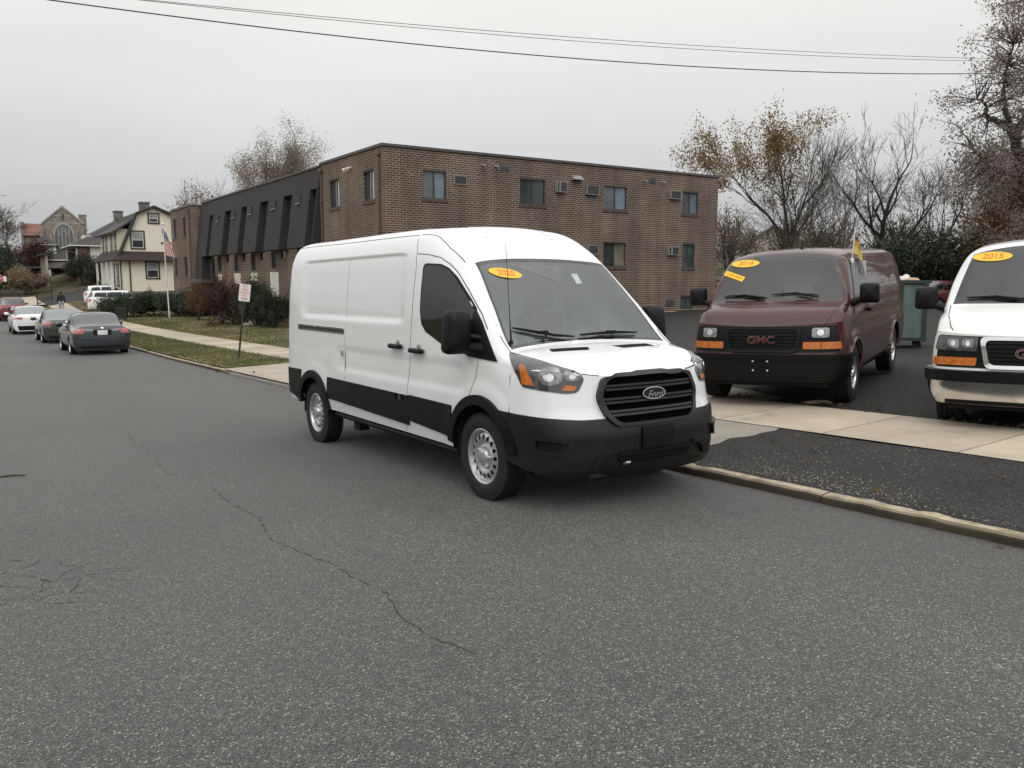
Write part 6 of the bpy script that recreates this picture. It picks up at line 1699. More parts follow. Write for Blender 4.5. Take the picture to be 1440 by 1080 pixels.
LIMBS = [([(0, 0, -1.2), (-.1, 0, .82), (-.4, .1, 2.6), (-.89, .1, 3.81), (-1.29, 0, 5.13), (-1.72, -.1, 6.14)], .30, .15), ([(-.4, .1, 2.6), (.23, .4, 5.9), (.1, .5, 9.4), (-.15, .4, 12.5)], .22, .06),
         ([(-1.72, -.1, 6.14), (-2.3, -.3, 6.34), (-2.79, -.4, 6.52), (-2.81, -.4, 6.9), (-3.2, -.6, 7.05)], .13, .03), ([(-1.54, -.05, 5.89), (-1.04, .2, 6.65), (-.66, .4, 7.15), (-.3, .5, 8.6)], .13, .05),
         ([(-1.72, -.1, 6.14), (-1.9, .2, 7.4), (-1.6, .3, 9.0)], .10, .03), ([(-.1, 0, 1.2), (.9, .3, 3.2), (1.6, .5, 6.0), (1.9, .5, 8.6)], .2, .06), ([(-1.1, .05, 4.5), (-2.0, .4, 4.9), (-2.7, .5, 5.6)], .09, .025), ([(.17, .4, 7.4), (-.7, .1, 9.0), (-.9, 0, 10.8)], .1, .03)]
nodes = []
for pts, r0, r1 in LIMBS:
    P = cr([Vector(q) for q in pts], 5); P = [q + rdir(rnd) * .04 for q in P]; n_ = len(P)
    mb.tube(P, [r0 + (r1 - r0) * i / (n_ - 1) for i in range(n_)], 8, False); nodes += P[2:]
ELL = [(-.9, 9.94, 2.2, 2.6), (-1.85, 8.2, 1.6, 2.2), (-.6, 7.15, 2.0, 1.9), (-3.55, 7.0, .85, .5), (-3.05, 5.85, 1.1, .85), (-2.3, 4.5, 1.4, 1.3), (-.9, 4.8, 1.8, 1.9), (-.1, 12.5, 2.4, 2.6), (1.9, 8.9, 2.3, 3.5), (1.2, 4.9, 2.2, 2.0), (-1.2, 2.9, 1.5, 1.2)]
g = np.random.default_rng(64); C = []
for cx, cz, rx, rz in ELL:
    for _ in range(int(rx * rz * 27)):
        v = rdir(rnd) * rnd.random() ** .4; c = Vector((cx + v.x * rx, v.y * 1.9, cz + v.z * rz))
        q = min(nodes, key=lambda k: (k - c).length_squared); m_ = q.lerp(c, .5) + rdir(rnd) * .15 * (q - c).length
        mb.tube([q, m_, c], [.022, .014, .006], 4, False)
        k_ = int(rnd.uniform(24, 60)); C.append(np.array(c) + g.normal(scale=.17, size=(k_, 3)))
mb.build('trunk', BARKD, oak, 60)
leaf_mesh('crown', np.concatenate(C), .088, LF_OAK, oak, 63)
tree('autumn_tree', 'olive leaved tree below the oak at the right edge', grd(25.6, 41), 8.6, .17, 71, BARKD, dict(lev=5, kids=(5, 4, 4, 3, 2), ang=(25, 60), first=.25), (9000, .16, LF_OLIVE, .28, None))
tree('autumn_tree', 'low brown leaved tree behind the white lot van', grd(22.6, 36.5), 5.6, .12, 72, BARKD, dict(lev=4, kids=(6, 5, 4, 3), ang=(25, 65), first=.2), (6000, .15, LF_RUST, .26, None))
for i, (x, y, h, lf, lab) in enumerate(((13.6, 52.5, 5.5, LF_TAN, 'scrubby pale tree tucked against the corner of the brick wall'), (18.6, 57, 5.2, LF_OLIVE, 'scrubby olive tree behind the maroon van roof'), (22.4, 59, 5.8, LF_TAN, 'scrubby tan tree behind the car flag'), (24.8, 55, 5.0, LF_OLIVE, 'scrubby green brown tree left of the dark evergreens'), (16.4, 47.5, 3.6, LF_OLIVE, 'low dark thicket at the back edge of the lot'), (27.5, 47, 6.5, LF_OLIVE, 'thin leaved tree above the dark evergreens'))):
    tree('scrub_tree', lab, grd(x, y), h * 1.12, .09, 80 + i, BARK, dict(lev=4, kids=(7, 5, 4, 3), ang=(20, 60), first=.18, rmin=.008), (3600, .13, lf, .34, None), 'scrub at the back of the lot')
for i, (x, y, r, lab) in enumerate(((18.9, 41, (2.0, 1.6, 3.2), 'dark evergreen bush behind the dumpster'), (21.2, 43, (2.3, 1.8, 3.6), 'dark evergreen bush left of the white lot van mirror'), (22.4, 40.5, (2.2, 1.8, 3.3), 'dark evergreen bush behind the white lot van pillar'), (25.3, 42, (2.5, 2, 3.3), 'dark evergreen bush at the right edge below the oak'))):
    bush('evergreen_bush', lab, grd(x, y), r, 7000, .17, LF_EVER, 90 + i, 20, 'evergreens at the back of the lot', coremat=surf('evergreen dark core', (.006, .008, .006), 1))
# left background
PALE = dict(lev=5, kids=(6, 5, 4, 4, 3), ang=(16, 48), wob=.18, rmin=.009, first=.34, shrink=(.5, .74))
tree('plane_tree', 'tall pale leaved tree rising over the mansard roof', grd(-23.2, 80), 17.2, .34, 101, BARKP, dict(PALE, rmin=.009), (52000, .125, LF_PALE, .36, None))
tree('plane_tree', 'lower pale leaved tree left of the tall one over the mansard', grd(-23.9, 84), 11.2, .22, 103, BARKP, dict(PALE, kids=(6, 5, 4, 3, 3), rmin=.009, shrink=(.5, .74)), (20000, .125, LF_PALE, .36, None))
tree('bare_tree', 'faint grey bare tree showing over the far end of the mansard', grd(-33.6, 92), 11.6, .2, 105, BARK, dict(BARE, ang=(12, 35)), None)
tree('autumn_tree', 'rust leaved tree showing over the far brick block', grd(-34.2, 88), 11.2, .2, 106, BARK, dict(BARE, lev=4), (3000, .2, LF_RUST, .3, None))
tree('bare_tree', 'grey bare tree at the far left edge of the hill', grd(-78, 126), 13.0, .3, 108, BARK, dict(BARE, ang=(22, 60), rmin=.02), None)
tree('bare_tree', 'smaller grey bare tree left of the church', grd(-84, 140), 10.0, .2, 109, BARK, dict(BARE, rmin=.02), None)
tree('maple_tree', 'dark red Japanese maple on the lawn', grd(-16.2, 46), 2.75, .08, 121, BARKD, dict(lev=4, kids=(6, 5, 4, 4), ang=(35, 75), first=.24, up=.0, rmin=.006, wob=.25), (9000, .085, LF_MAPLE, .13, None))
bush('rust_shrub', 'orange brown shrub left of the dark red maple', grd(-19.6, 52), (.9, .8, 2.2), 2600, .10, LF_RUST, 123, 10)
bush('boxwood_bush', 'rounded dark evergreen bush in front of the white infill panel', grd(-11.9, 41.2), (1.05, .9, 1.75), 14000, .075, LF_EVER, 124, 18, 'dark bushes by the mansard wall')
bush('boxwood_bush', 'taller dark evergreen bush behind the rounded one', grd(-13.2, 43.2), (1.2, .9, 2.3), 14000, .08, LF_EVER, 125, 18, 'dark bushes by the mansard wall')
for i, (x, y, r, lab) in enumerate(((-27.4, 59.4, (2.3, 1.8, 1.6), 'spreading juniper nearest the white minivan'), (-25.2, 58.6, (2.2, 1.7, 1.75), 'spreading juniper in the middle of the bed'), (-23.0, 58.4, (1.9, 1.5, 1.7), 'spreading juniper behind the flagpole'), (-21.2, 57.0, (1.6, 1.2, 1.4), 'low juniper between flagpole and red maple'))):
    bush('juniper_bush', lab, grd(x, y, -.05), r, 12000, .12, LF_JUN, 130 + i, 16, 'spreading junipers in the bed', flat=.5, coremat=MATS['evergreen dark core'])
# ------------------------------------------------------------------ houses and church up the hill
SA = R(34.06)
M_SIDING = rows_mat('pale yellow siding', 'Z', (0.79, 0.765, 0.625), (0.50, 0.48, 0.39), 0.16, .7, .14, .06)
M_SIDW = rows_mat('cream siding', 'Z', (0.62, 0.60, 0.47), (0.36, 0.35, 0.28), 0.16, .7, .14, .06)
M_ROOFD = surf('dark grey shingles', (0.055, 0.053, 0.052), .95, var=.3, scale=4, bump=.3, bscale=10)
M_ROOFB = surf('dark brown shingles', (0.040, 0.030, 0.028), .95, var=.3, scale=4, bump=.3, bscale=10)
M_TRIMB = surf('dark brown trim', (0.045, 0.036, 0.032), .7, var=.15)
M_TRIMW = surf('white trim', (0.66, 0.66, 0.63), .6, var=.08)
M_STONE = surf('grey field stone', (0.16, 0.15, 0.135), .95, var=.5, scale=2.2)
M_STONEB = surf('hazed church stone', (0.225, 0.205, 0.178), .95, var=.4, scale=1.4)  # stone greyed and lightened: distance haze mixed into the colour
M_STONEL = surf('pale dressed stone', (0.36, 0.33, 0.28), .9, var=.2, scale=2)
M_BRK_H = brick_mat('red house brick', 'X', (0.17, 0.07, 0.055), (0.13, 0.055, 0.045), (0.25, 0.2, 0.17))
M_TILE = surf('red roof tile', (0.21, 0.095, 0.075), .9, var=.2, scale=3)
M_IRON = surf('black iron', (0.012, 0.012, 0.012), .6, var=.2)
def gable(poly, y0, y1): # polygon in (x, z) run along y
    mb = MB(); n = len(poly)
    vs = [(x, y0, z) for x, z in poly] + [(x, y1, z) for x, z in poly]
    return mb.add(vs, [tuple(range(n)), tuple(range(2 * n - 1, n - 1, -1))] + [(i, n + i, n + (i + 1) % n, (i + 1) % n) for i in range(n)])
def slab(a, b, c, d, t=.14):
    """roof plane through four corners, t thick"""
    a, b, c, d = map(Vector, (a, b, c, d)); n = (b - a).cross(d - a).normalized() * t
    return [a, b, c, d, a - n, b - n, c - n, d - n], [(0, 1, 2, 3), (7, 6, 5, 4), (0, 4, 5, 1), (1, 5, 6, 2), (2, 6, 7, 3), (3, 7, 4, 0)]
def hwin(root, u0, u1, z0, z1, face, pos, trim=M_TRIMB, sash=M_TRIMW, lower=None, tw=.13):
    """sash window lying on a wall: face 'y' faces -y at y=pos, 'x' faces -x at x=pos"""
    def bx(mb, a, b, d0, d1, c, e):
        if face == 'y': mb.box(a, b, pos - d1, pos - d0, c, e)
        else: mb.box(pos - d1, pos - d0, a, b, c, e)
    t = MB(); bx(t, u0 - tw, u1 + tw, 0, .05, z1, z1 + tw); bx(t, u0 - tw, u1 + tw, 0, .07, z0 - tw, z0); bx(t, u0 - tw, u0, 0, .045, z0, z1); bx(t, u1, u1 + tw, 0, .045, z0, z1)
    o = t.build('window', trim, root, 0)
    s = MB(); zm = (z0 + z1) / 2; q = .055
    for c, e in ((z0, z0 + q), (zm - q / 2, zm + q / 2), (z1 - q, z1)): bx(s, u0, u1, 0, .03, c, e)
    bx(s, u0, u0 + q, 0, .028, z0 + q, z1 - q); bx(s, u1 - q, u1, 0, .028, z0 + q, z1 - q)
    s.build('sash', sash, o, 0)
    g = MB(); bx(g, u0 + q, u1 - q, -.01, .012, z0 + q, zm - q / 2); g.build('pane', P_DARK, o, 0)
    g = MB(); bx(g, u0 + q, u1 - q, -.01, .012, zm + q / 2, z1 - q); g.build('pane', lower or P_BLIND, o, 0)
P_BLIND = surf('half drawn blind', (0.26, 0.28, 0.29), .6, var=.15)

h = thing('house', 'pale yellow gambrel house with brown trim and flared skirt roof', 'house', (-35.55, 76.0, 0), (0, 0, SA))
GP = [(0, .9), (6.1, .9), (6.1, 4.3), (4.57, 7.85), (3.05, 8.5), (1.53, 7.85), (0, 4.3)]
gable(GP, 0, 10.6).build('wall', M_SIDING, h, 0)
mb = MB(); mb.box(.06, 6.04, .06, 10.5, -1.6, .9); mb.build('foundation', M_STONE, h, 0)
mb = MB()
for a, b in (((-.12, 4.2), (1.50, 8.0)), ((1.50, 8.0), (3.05, 8.68)), ((3.05, 8.68), (4.6, 8.0)), ((4.6, 8.0), (6.22, 4.2))):
    mb.add(*slab((a[0], -.35, a[1]), (b[0], -.35, b[1]), (b[0], 10.9, b[1]), (a[0], 10.9, a[1]), .16))
mb.add(*slab((-.55, .45, 6.25), (3.0, .45, 8.66), (3.0, 11.0, 8.66), (-.55, 11.0, 6.25), .16))
R_ = mb.build('roof', M_ROOFD, h, 0)
for y0, y1, x0, z1 in ((3.2, 4.5, 2.6, 9.2), (9.2, 10.2, 1.2, 8.7)):
    mb = MB(); mb.box(x0, x0 + .75, y0, y1, 6.5, z1); mb.box(x0 - .06, x0 + .81, y0 - .06, y1 + .06, z1, z1 + .12); mb.build('chimney', M_STONE, R_, 0)
mb = MB(); mb.box(-.05, 1.4, .8, 10.6, 4.0, 6.6); mb.build('dormer_wall', M_SIDW, h, 0)
for a, b in (((-.14, 4.22), (1.48, 7.98)), ((1.48, 7.98), (3.05, 8.66)), ((3.05, 8.66), (4.62, 7.98)), ((4.62, 7.98), (6.24, 4.22))):
    mb = MB(); mb.tube([(a[0], -.32, a[1]), (b[0], -.32, b[1])], .11, 4); mb.build('barge_board', M_TRIMB, h, 0)
mb = MB(); mb.add(*slab((-.85, -.75, 3.72), (6.3, -.75, 3.72), (6.3, .05, 4.6), (-.1, .05, 4.6), .12)); mb.add(*slab((-.85, 11.0, 3.72), (-.85, -.75, 3.72), (-.1, .05, 4.6), (-.1, 10.8, 4.6), .12)); mb.build('skirt_roof', M_ROOFB, h, 0)
for u0, u1, z0, z1 in ((2.62, 3.40, 7.2, 7.95), (1.05, 2.05, 4.85, 6.3), (2.2, 3.2, 2.15, 3.55)): hwin(h, u0, u1, z0, z1, 'y', 0)
for y in (1.4, 3.6, 6.6, 8.6): hwin(h, y, y + .8, 4.75, 6.0, 'x', -.05)
for y in (1.2, 3.4): hwin(h, y, y + .9, 1.5, 3.3, 'x', 0)
mb = MB(); mb.box(3.55, 4.45, -.03, 0, 5.25, 5.42); mb.build('name_board', M_TRIMB, h, 0)
mb = MB(); mb.lathe([(.25 + .05 * math.cos(a), .04 * math.sin(a)) for a in [2 * math.pi * i / 8 for i in range(8)]], 18, Matrix.Translation((5.0, -.05, 5.35)), closed=True); mb.build('wreath', M_STONEL, h)
mb = MB(); mb.tube([(.75, -.08, 3.7), (.75, -.08, .3)], .06, 6); mb.build('downspout', M_TRIMB, h)
mb = MB(); mb.tube([(-.02, -.06, 3.7), (-.02, -.06, .6)], .07, 4); mb.build('corner_board', M_TRIMB, h)
mb = MB(); mb.box(-.8, 0, .3, 9.5, -1.2, .95); mb.build('porch_floor', M_STONE, h, 0)
for y in (.4, 3.2, 6.2, 9.3):
    mb = MB(); mb.box(-.76, -.56, y, y + .2, .95, 3.7); mb.build('porch_column', M_TRIMW, h, 0)
for y0, y1 in ((.62, 3.2), (6.42, 9.3)):
    mb = MB(); mb.box(-.70, -.62, y0, y1, 1.75, 1.83); mb.box(-.70, -.62, y0, y1, 1.1, 1.17)
    for k in range(int((y1 - y0) / .16)): mb.box(-.685, -.635, y0 + k * .16, y0 + k * .16 + .05, 1.17, 1.75)
    mb.build('porch_railing', M_TRIMW if y0 < 1 else M_TRIMB, h, 0)
mb = MB(); mb.box(-2.3, -.82, 4.6, 5.7, -1.2, .35); mb.box(-1.5, -.82, 4.6, 5.7, .35, .7); mb.build('porch_steps', M_STONE, h, 0)

def hip_house(name, label, s, n, w, d, zb, ze, zt, wall, roofm, z_dz=0):
    x, y = xy(s, n); hh = thing(name, label, 'house', (x, y, 0), (0, 0, SA)); mb = MB(); mb.box(0, w, 0, d, zb - 2.5, ze); mb.build('wall', wall, hh, 0)
    o = .5; a = min(w, d) / 2 * .9
    E = [(-o, -o, ze), (w + o, -o, ze), (w + o, d + o, ze), (-o, d + o, ze)]; r0, r1 = (w / 2 - (w - 2 * a) / 2 if w > 2 * a else w / 2, d / 2), None
    A = (a if w >= d else w / 2, d / 2 if w >= d else a, zt); B = (w - a if w >= d else w / 2, d / 2 if w >= d else d - a, zt)
    fs = [(0, 1, 5, 4), (2, 3, 4, 5), (1, 2, 5), (3, 0, 4), (3, 2, 1, 0)] if w >= d else [(0, 1, 4), (1, 2, 5, 4), (2, 3, 5), (3, 0, 4, 5), (3, 2, 1, 0)]
    R_ = mk('roof', E + [A, B], fs, roofm, hh, 0)
    mb = MB()
    for p, q in ((0, 1), (1, 2), (2, 3), (3, 0)): mb.tube([Vector(E[p]) - Vector((0, 0, .06)), Vector(E[q]) - Vector((0, 0, .06))], .09, 4)
    mb.build('fascia_board', M_TRIMW, hh, 0)
    return hh, R_
b1, r1 = hip_house('bungalow', 'bungalow with white twin window bay and brick base left of the yellow house', -104.8, 8.2, 7.2, 9.5, 2.2, 6.0, 8.3, M_TRIMW, M_ROOFD)
mb = MB(); mb.box(-.06, 7.26, -.06, 9.5, 0, 4.05); mb.build('brick_base', M_BRK_H, b1, 0)
for x in (2.7, 4.05): hwin(b1, x, x + 1.0, 4.3, 5.65, 'y', 0, trim=M_TRIMW)
for x in (-.03,):
    mb = MB(); mb.box(.2, 1.5, -.08, 0, 4.06, 5.95); mb.build('brick_pier', M_BRK_H, b1, 0)
mb = MB(); mb.box(-.03, 0, 1, 8, 4.3, 5.6); mb.build('side_glazing', P_DARK, b1, 0)
mb = MB(); mb.add(*slab((-3.6, -.4, 4.9), (.2, -.4, 5.9), (.2, 8, 5.9), (-3.6, 8, 4.9), .15)); mb.build('porch_roof', M_ROOFD, b1, 0)
for y in (0, 3, 6):
    mb = MB(); mb.box(-3.2, -2.95, y, y + .25, 1.2, 4.85); mb.build('porch_column', M_STONEL, b1, 0)
mb = MB(); mb.box(1.0, 1.9, 1.3, 3, 6.6, 7.2); mb.build('dormer', M_TRIMW, r1, 0)
b2, r2 = hip_house('house', 'dark roofed brick house with white double dormer below the church', -121, 3.4, 6.6, 9, 1.2, 4.6, 7.9, M_BRK_H, M_ROOFD)
mb = MB(); mb.box(2.0, 4.4, .4, 4, 4.9, 6.6); D_ = mb.build('dormer', M_TRIMW, r2, 0)
mb = MB(); mb.add(*slab((1.7, .1, 6.5), (4.7, .1, 6.5), (4.7, 5, 7.2), (1.7, 5, 7.2), .12)); mb.build('dormer_roof', M_ROOFD, r2, 0)
for x in (2.3, 3.35): hwin(b2, x, x + .72, 5.2, 6.25, 'y', .4, trim=M_TRIMW, sash=M_TRIMB, tw=.08)
mb = MB(); mb.add(*slab((-.8, -2.6, 3.5), (7, -2.6, 3.5), (7, .1, 4.5), (-.8, .1, 4.5), .15)); mb.build('porch_roof', M_ROOFD, b2, 0)
for x in (-.2, 3.0, 6.2):
    mb = MB(); mb.box(x, x + .35, -2.4, -2.05, 0, 3.45); mb.build('porch_column', M_TRIMW, b2, 0)
b3, r3 = hip_house('house', 'low dark house with grey roof at the left edge of the hill', -121, -6.5, 8, 9, 2.5, 6.2, 8.4, M_STONE, M_ROOFD)
mb = MB(); mb.box(5.4, 8.3, -.06, 0, 4.6, 6.1); mb.build('gable_panel', M_TRIMW, b3, 0)
b4, r4 = hip_house('house', 'grey roofed house between the bungalow and the church', -132, 13, 9, 10, 3.5, 8.0, 11.0, M_STONE, M_ROOFD)

# church: gabled stone front with tall traceried window, red tiled nave, corner tower
ch = thing('church', 'brown stone church with steep gable, great arched window and red tiled side roof', 'church', (-106.2, 190.0, 2.0), (0, 0, R(25))); ch.scale = (.87, .87, .89)
gable([(0, 3), (9.6, 3), (9.6, 14.4), (5.0, 18.3), (.4, 14.4), (0, 14.0)], 0, 22).build('wall', M_STONEB, ch, 0)
mb = MB(); mb.add(*slab((-.3, .5, 13.6), (5.0, .5, 18.0), (5, 22, 18.0), (-.3, 22, 13.6), .3)); mb.add(*slab((5.0, .5, 18.0), (10.0, .5, 13.8), (10, 22, 13.8), (5, 22, 18.0), .3)); mb.build('roof', M_ROOFD, ch, 0)
mb = MB(); mb.tube([(-.1, -.1, 14.0), (5.0, -.1, 18.6), (9.8, -.1, 14.3)], .28, 4); mb.build('gable_coping', M_STONEL, ch, 0)
aw = [(2.9, 6), (7.1, 6), (7.1, 11.0)] + [(5 + 2.1 * math.cos(R(a)) * (1 - .0), 11.0 + 3.0 * math.sin(R(a))) for a in range(20, 180, 20)] + [(2.9, 11.0)]
def facep(poly, y0, y1, nm, mat, par):
    return gable(poly, y0, y1).build(nm, mat, par, 0)
o = facep([(5 + (x - 5) * 1.18, 6 + (z - 6) * 1.06) for x, z in aw], -.12, .1, 'window', M_STONEL, ch); facep(aw, -.16, -.10, 'pane', P_GREY, o)
for x in (3.75, 4.6, 5.4, 6.25):
    mb = MB(); mb.box(x - .09, x + .09, -.3, -.15, 6, 13.0); mb.build('mullion', M_STONEL, o, 0)
mb = MB()
for x in (4.2, 5.0, 5.8): mb.lathe([(.38 + .1 * math.cos(a), .1 * math.sin(a)) for a in [2 * math.pi * i / 6 for i in range(6)]], 12, Matrix.Translation((x, -.2, 11.6 + (.9 if x == 5 else 0))), closed=True)
mb.build('tracery', M_STONEL, o)
mb = MB(); mb.box(4.7, 5.3, -.1, .1, 14.9, 16.6); mb.build('slit_window', P_DARK, ch, 0)
for x in (.0, 2.0, 7.7, 9.3):
    mb = MB(); mb.box(x - .35, x + .45, -.9, .05, 3, 13.2 if x in (0, 9.3) else 11.8); mb.build('buttress', M_STONEB, ch, 0)
for z in (14.2, 16.0):
    mb = MB(); w = (18.3 - z) * 1.05; mb.box(5 - w, 5 + w, -.06, .05, z, z + .22); mb.build('string_course', M_STONEL, ch, 0)
mb = MB(); mb.box(8.7, 10.4, .3, 2.4, 3, 16.3); mb.box(8.6, 10.5, .2, 2.5, 16.3, 16.6); mb.build('tower', M_STONEB, ch, 0)
gable([(-4.6, 3), (0, 3), (0, 12), (-4.6, 12)], 4, 12).build('aisle_wall', M_STONEB, ch, 0)
mb = MB(); mb.add(*slab((-4.9, 3.2, 11.2), (.1, 3.2, 11.2), (.1, 8, 14.4), (-4.9, 8, 14.4), .3)); mb.add(*slab((.1, 13, 11.2), (-4.9, 13, 11.2), (-4.9, 8, 14.4), (.1, 8, 14.4), .3)); mb.build('aisle_roof', M_TILE, ch, 0)
mb = MB(); gable([(-5.1, 3), (-4.6, 3), (-4.6, 14.6), (-5.1, 14.6)], 3.4, 12.6).build('aisle_gable', M_STONEB, ch, 0)

hb = thing('house', 'beige gabled house glimpsed through the bare trees behind the brick block', 'house', (22.0, 84, 0), (0, 0, R(-12)))
gable([(0, 0), (8, 0), (8, 5.0), (4, 7.2), (0, 5.0)], 0, 9).build('wall', surf('beige stucco', (.42, .39, .33), .8, var=.08), hb, 0)
mb = MB(); mb.add(*slab((-.4, -.4, 4.85), (4, -.4, 7.3), (4, 9.4, 7.3), (-.4, 9.4, 4.85), .15)); mb.add(*slab((4, -.4, 7.3), (8.4, -.4, 4.85), (8.4, 9.4, 4.85), (4, 9.4, 7.3), .15)); mb.build('roof', M_STONE, hb, 0)
for x in (1.5, 5.2): hwin(hb, x, x + 1, 2.6, 4.0, 'y', 0, trim=M_TRIMW)

# hillside planting
for i, (x, y, r, n, sz, mt, lab) in enumerate((
    (-54.6, 94, (2.6, 2.2, 3.0), 5000, .20, LF_STRAW, 'big tan grassy shrub on the bank below the houses'), (-49.4, 96, (2.3, 2, 3.4), 6000, .2, LF_EVER, 'dark round shrub in front of the bungalow'), (-45.6, 93, (2.0, 1.6, 2.6), 5000, .2, LF_EVER, 'dark low shrub at the bungalow corner'),
    (-59.0, 95, (2.2, 2, 4.6), 6000, .24, LF_EVER, 'dark evergreen behind the stop sign'), (-62.0, 101, (2.6, 2.2, 5.2), 6000, .26, LF_EVER, 'tall dark evergreen at the left edge'), (-62.5, 110, (3, 2.4, 4.6), 4500, .26, LF_MAPLE, 'dull red shrub below the dark roofed brick house'),
    (-56.3, 89, (1.3, 1.1, 2.4), 3500, .16, LF_OLIVE, 'small olive shrub right of the stop sign'), (-42.4, 91, (1.6, 1.4, 2.2), 3500, .2, LF_OLIVE, 'brown green shrub between bungalow and yellow house'))):
    bush('hill_shrub', lab, grd(x, y, -.1), r, n, sz, mt, 150 + i, 14, 'shrubs on the hillside')
for i, (x, y, lab) in enumerate(((-31.6, 72.6, 'small leggy shrub by the yellow house window'), (-28.4, 73.6, 'small leggy shrub at the yellow house corner'))):
    bush('garden_shrub', lab, grd(x, y, .2), (.6, .6, 1.5), 900, .12, LF_OLIVE, 170 + i, 8, core=False)
# far wood along the horizon: reads as one mass
g = np.random.default_rng(9); C = []
for k in range(150):
    x = g.uniform(8, 120); y = 105 + g.uniform(-12, 25) - max(0, x - 40) * .5; hh = g.uniform(4.0, 8.5); m = 170
    C.append(np.array([x, y, 1.0]) + np.stack([g.normal(scale=2.0, size=m), g.normal(scale=1.6, size=m), g.uniform(0, 1, m) ** .8 * hh], 1))
for k in range(110):
    x = g.uniform(-170, -20); y = 232 + g.uniform(-10, 40); hh = g.uniform(4, 9); m = 120
    C.append(np.array([x, y, 5.0]) + np.stack([g.normal(scale=2.6, size=m), g.normal(scale=2, size=m), g.uniform(0, 1, m) * hh], 1))
o = leaf_mesh('far_woods', np.concatenate(C), .55, leaf_mat('hazy brown wood', [(.3, (.11, .10, .09)), (.5, (.16, .145, .13)), (.7, (.22, .20, .18))]), None, 9); tag(o, kind='stuff')

# ------------------------------------------------------------------ street furniture and small things
def tilt(o, rx, ry, rz=0): o.rotation_euler = (rx, ry, rz)
sgn = thing('parking_sign', 'white and red no parking sign on a dark leaning post in the verge', 'sign', grd(-7.85, 23.7))
sgn.rotation_euler = (0, R(7.6), 0)
mb = MB(); mb.prism([(-.03, -.012), (-.012, .012), (.012, .012), (.03, -.012), (.022, -.016), (-.022, -.016)], -.2, 2.15); mb.build('post', surf('dark sign post', (.022, .022, .02), .7, var=.3), sgn, 0)
plm = surf('sign face', (.70, .64, .62), .5, var=.06); M_SR = surf('faded red lettering', (.50, .16, .16), .6, var=.1)
Mp = Matrix.Translation((0, -.02, 1.92)) @ Matrix.Rotation(R(10), 4, 'Z') @ Matrix.Rotation(R(90), 4, 'X')
mb = MB(); mb.prism(rpoly([(-.155, -.245), (.155, -.245), (.155, .245), (-.155, .245)], .03), -.002, .002, Mp); pl = mb.build('sign_plate', plm, sgn, 0)
tx = MB()
for t, sz, y in (('NO', .10, .075), ('PARKING', .062, -.005), ('ANY', .07, -.085), ('TIME', .085, -.175)):
    v, f = text_mesh(t, sz, 0, .0006, bold=.001); tx.add([Mp @ (Vector(p) + Vector((0, y, .003))) for p in v], f)
v, f = text_mesh('P', .075, 0, .0006, bold=.001); tx.add([Mp @ (Vector(p) + Vector((0, .175, .003))) for p in v], f)
tx.add([Mp @ Vector((r_ * math.cos(2 * math.pi * i / 24), .175 + r_ * math.sin(2 * math.pi * i / 24), .0035)) for r_ in (.055, .046) for i in range(24)], [(i, (i + 1) % 24, 24 + (i + 1) % 24, 24 + i) for i in range(24)])
tx.build('lettering', M_SR, pl, 0)

fp = thing('flagpole', 'white flagpole on the lawn in front of the junipers', 'flagpole', grd(-23.1, 56)); fp.rotation_euler = (0, R(-1.2), 0)
mb = MB(); mb.tube([(0, 0, -.2), (0, 0, 3), (0, 0, 6.2)], [.05, .045, .03], 8); mb.build('pole', surf('white painted pole', (.62, .63, .62), .5, var=.1), fp)
mb = MB(); mb.ell((0, 0, 6.25), (.07, .07, .07), 10, 6); mb.build('finial', M_CHROME, fp)
mb = MB(); mb.tube([(-.25, 0, 6.18), (.12, 0, 6.18)], .018, 6); mb.build('truck_arm', M_TRIMW, fp)
# limp flag: vertical strips folded round the pole, stripes run down the cloth
us = thing('national_flag', 'limp stars and stripes flag hanging from the white pole', 'flag', grd(-23.1, 56)); us.rotation_euler = (0, R(-1.2), 0)
FW, FH, nu, nv = .72, 1.8, 26, 40
def cloth(u, v):
    x = .03 + u * (.30 + .42 * v); y = .10 * math.sin(u * 9 + v * 2) * (.35 + v * .4); z = 6.05 - v * FH - u * .42 * (1 - v * .35)
    return (x - .12 * (1 - v), y - .03, z)
cols = {'red_stripes': ((.40, .035, .05), []), 'white_stripes': ((.66, .64, .62), []), 'canton': ((.035, .045, .11), [])}
V = [cloth(i / nu, j / nv) for j in range(nv + 1) for i in range(nu + 1)]
for j in range(nv):
    for i in range(nu):
        q = j * (nu + 1) + i; u, v = (i + .5) / nu, (j + .5) / nv
        key = 'canton' if (v < .40) else ('red_stripes' if int((u) * 13) % 2 == 0 else 'white_stripes')
        cols[key][1].append((q, q + nu + 1, q + nu + 2, q + 1))
FC = []; MI = []
for k_, (nm, (c, F)) in enumerate(cols.items()): FC += F; MI += [k_] * len(F)
mats_ = [surf('flag ' + nm.replace('_', ' '), c, .85, var=.12, scale=6) for nm, (c, F) in cols.items()]
fo = mk('cloth', V, FC, mats_[0], us, 60)
for m_ in mats_[1:]: fo.data.materials.append(m_)
fo.data.polygons.foreach_set('material_index', MI); fo.data.update()
mb = MB(); rnd = random.Random(2)
for _ in range(34):
    u, v = rnd.random(), rnd.uniform(.02, .38); x, y, z = cloth(u, v); mb.box(x - .018, x + .018, y - .012, y - .004, z - .018, z + .018)
mb.build('stars', surf('flag stars', (.62, .62, .62), .8), us, 0)

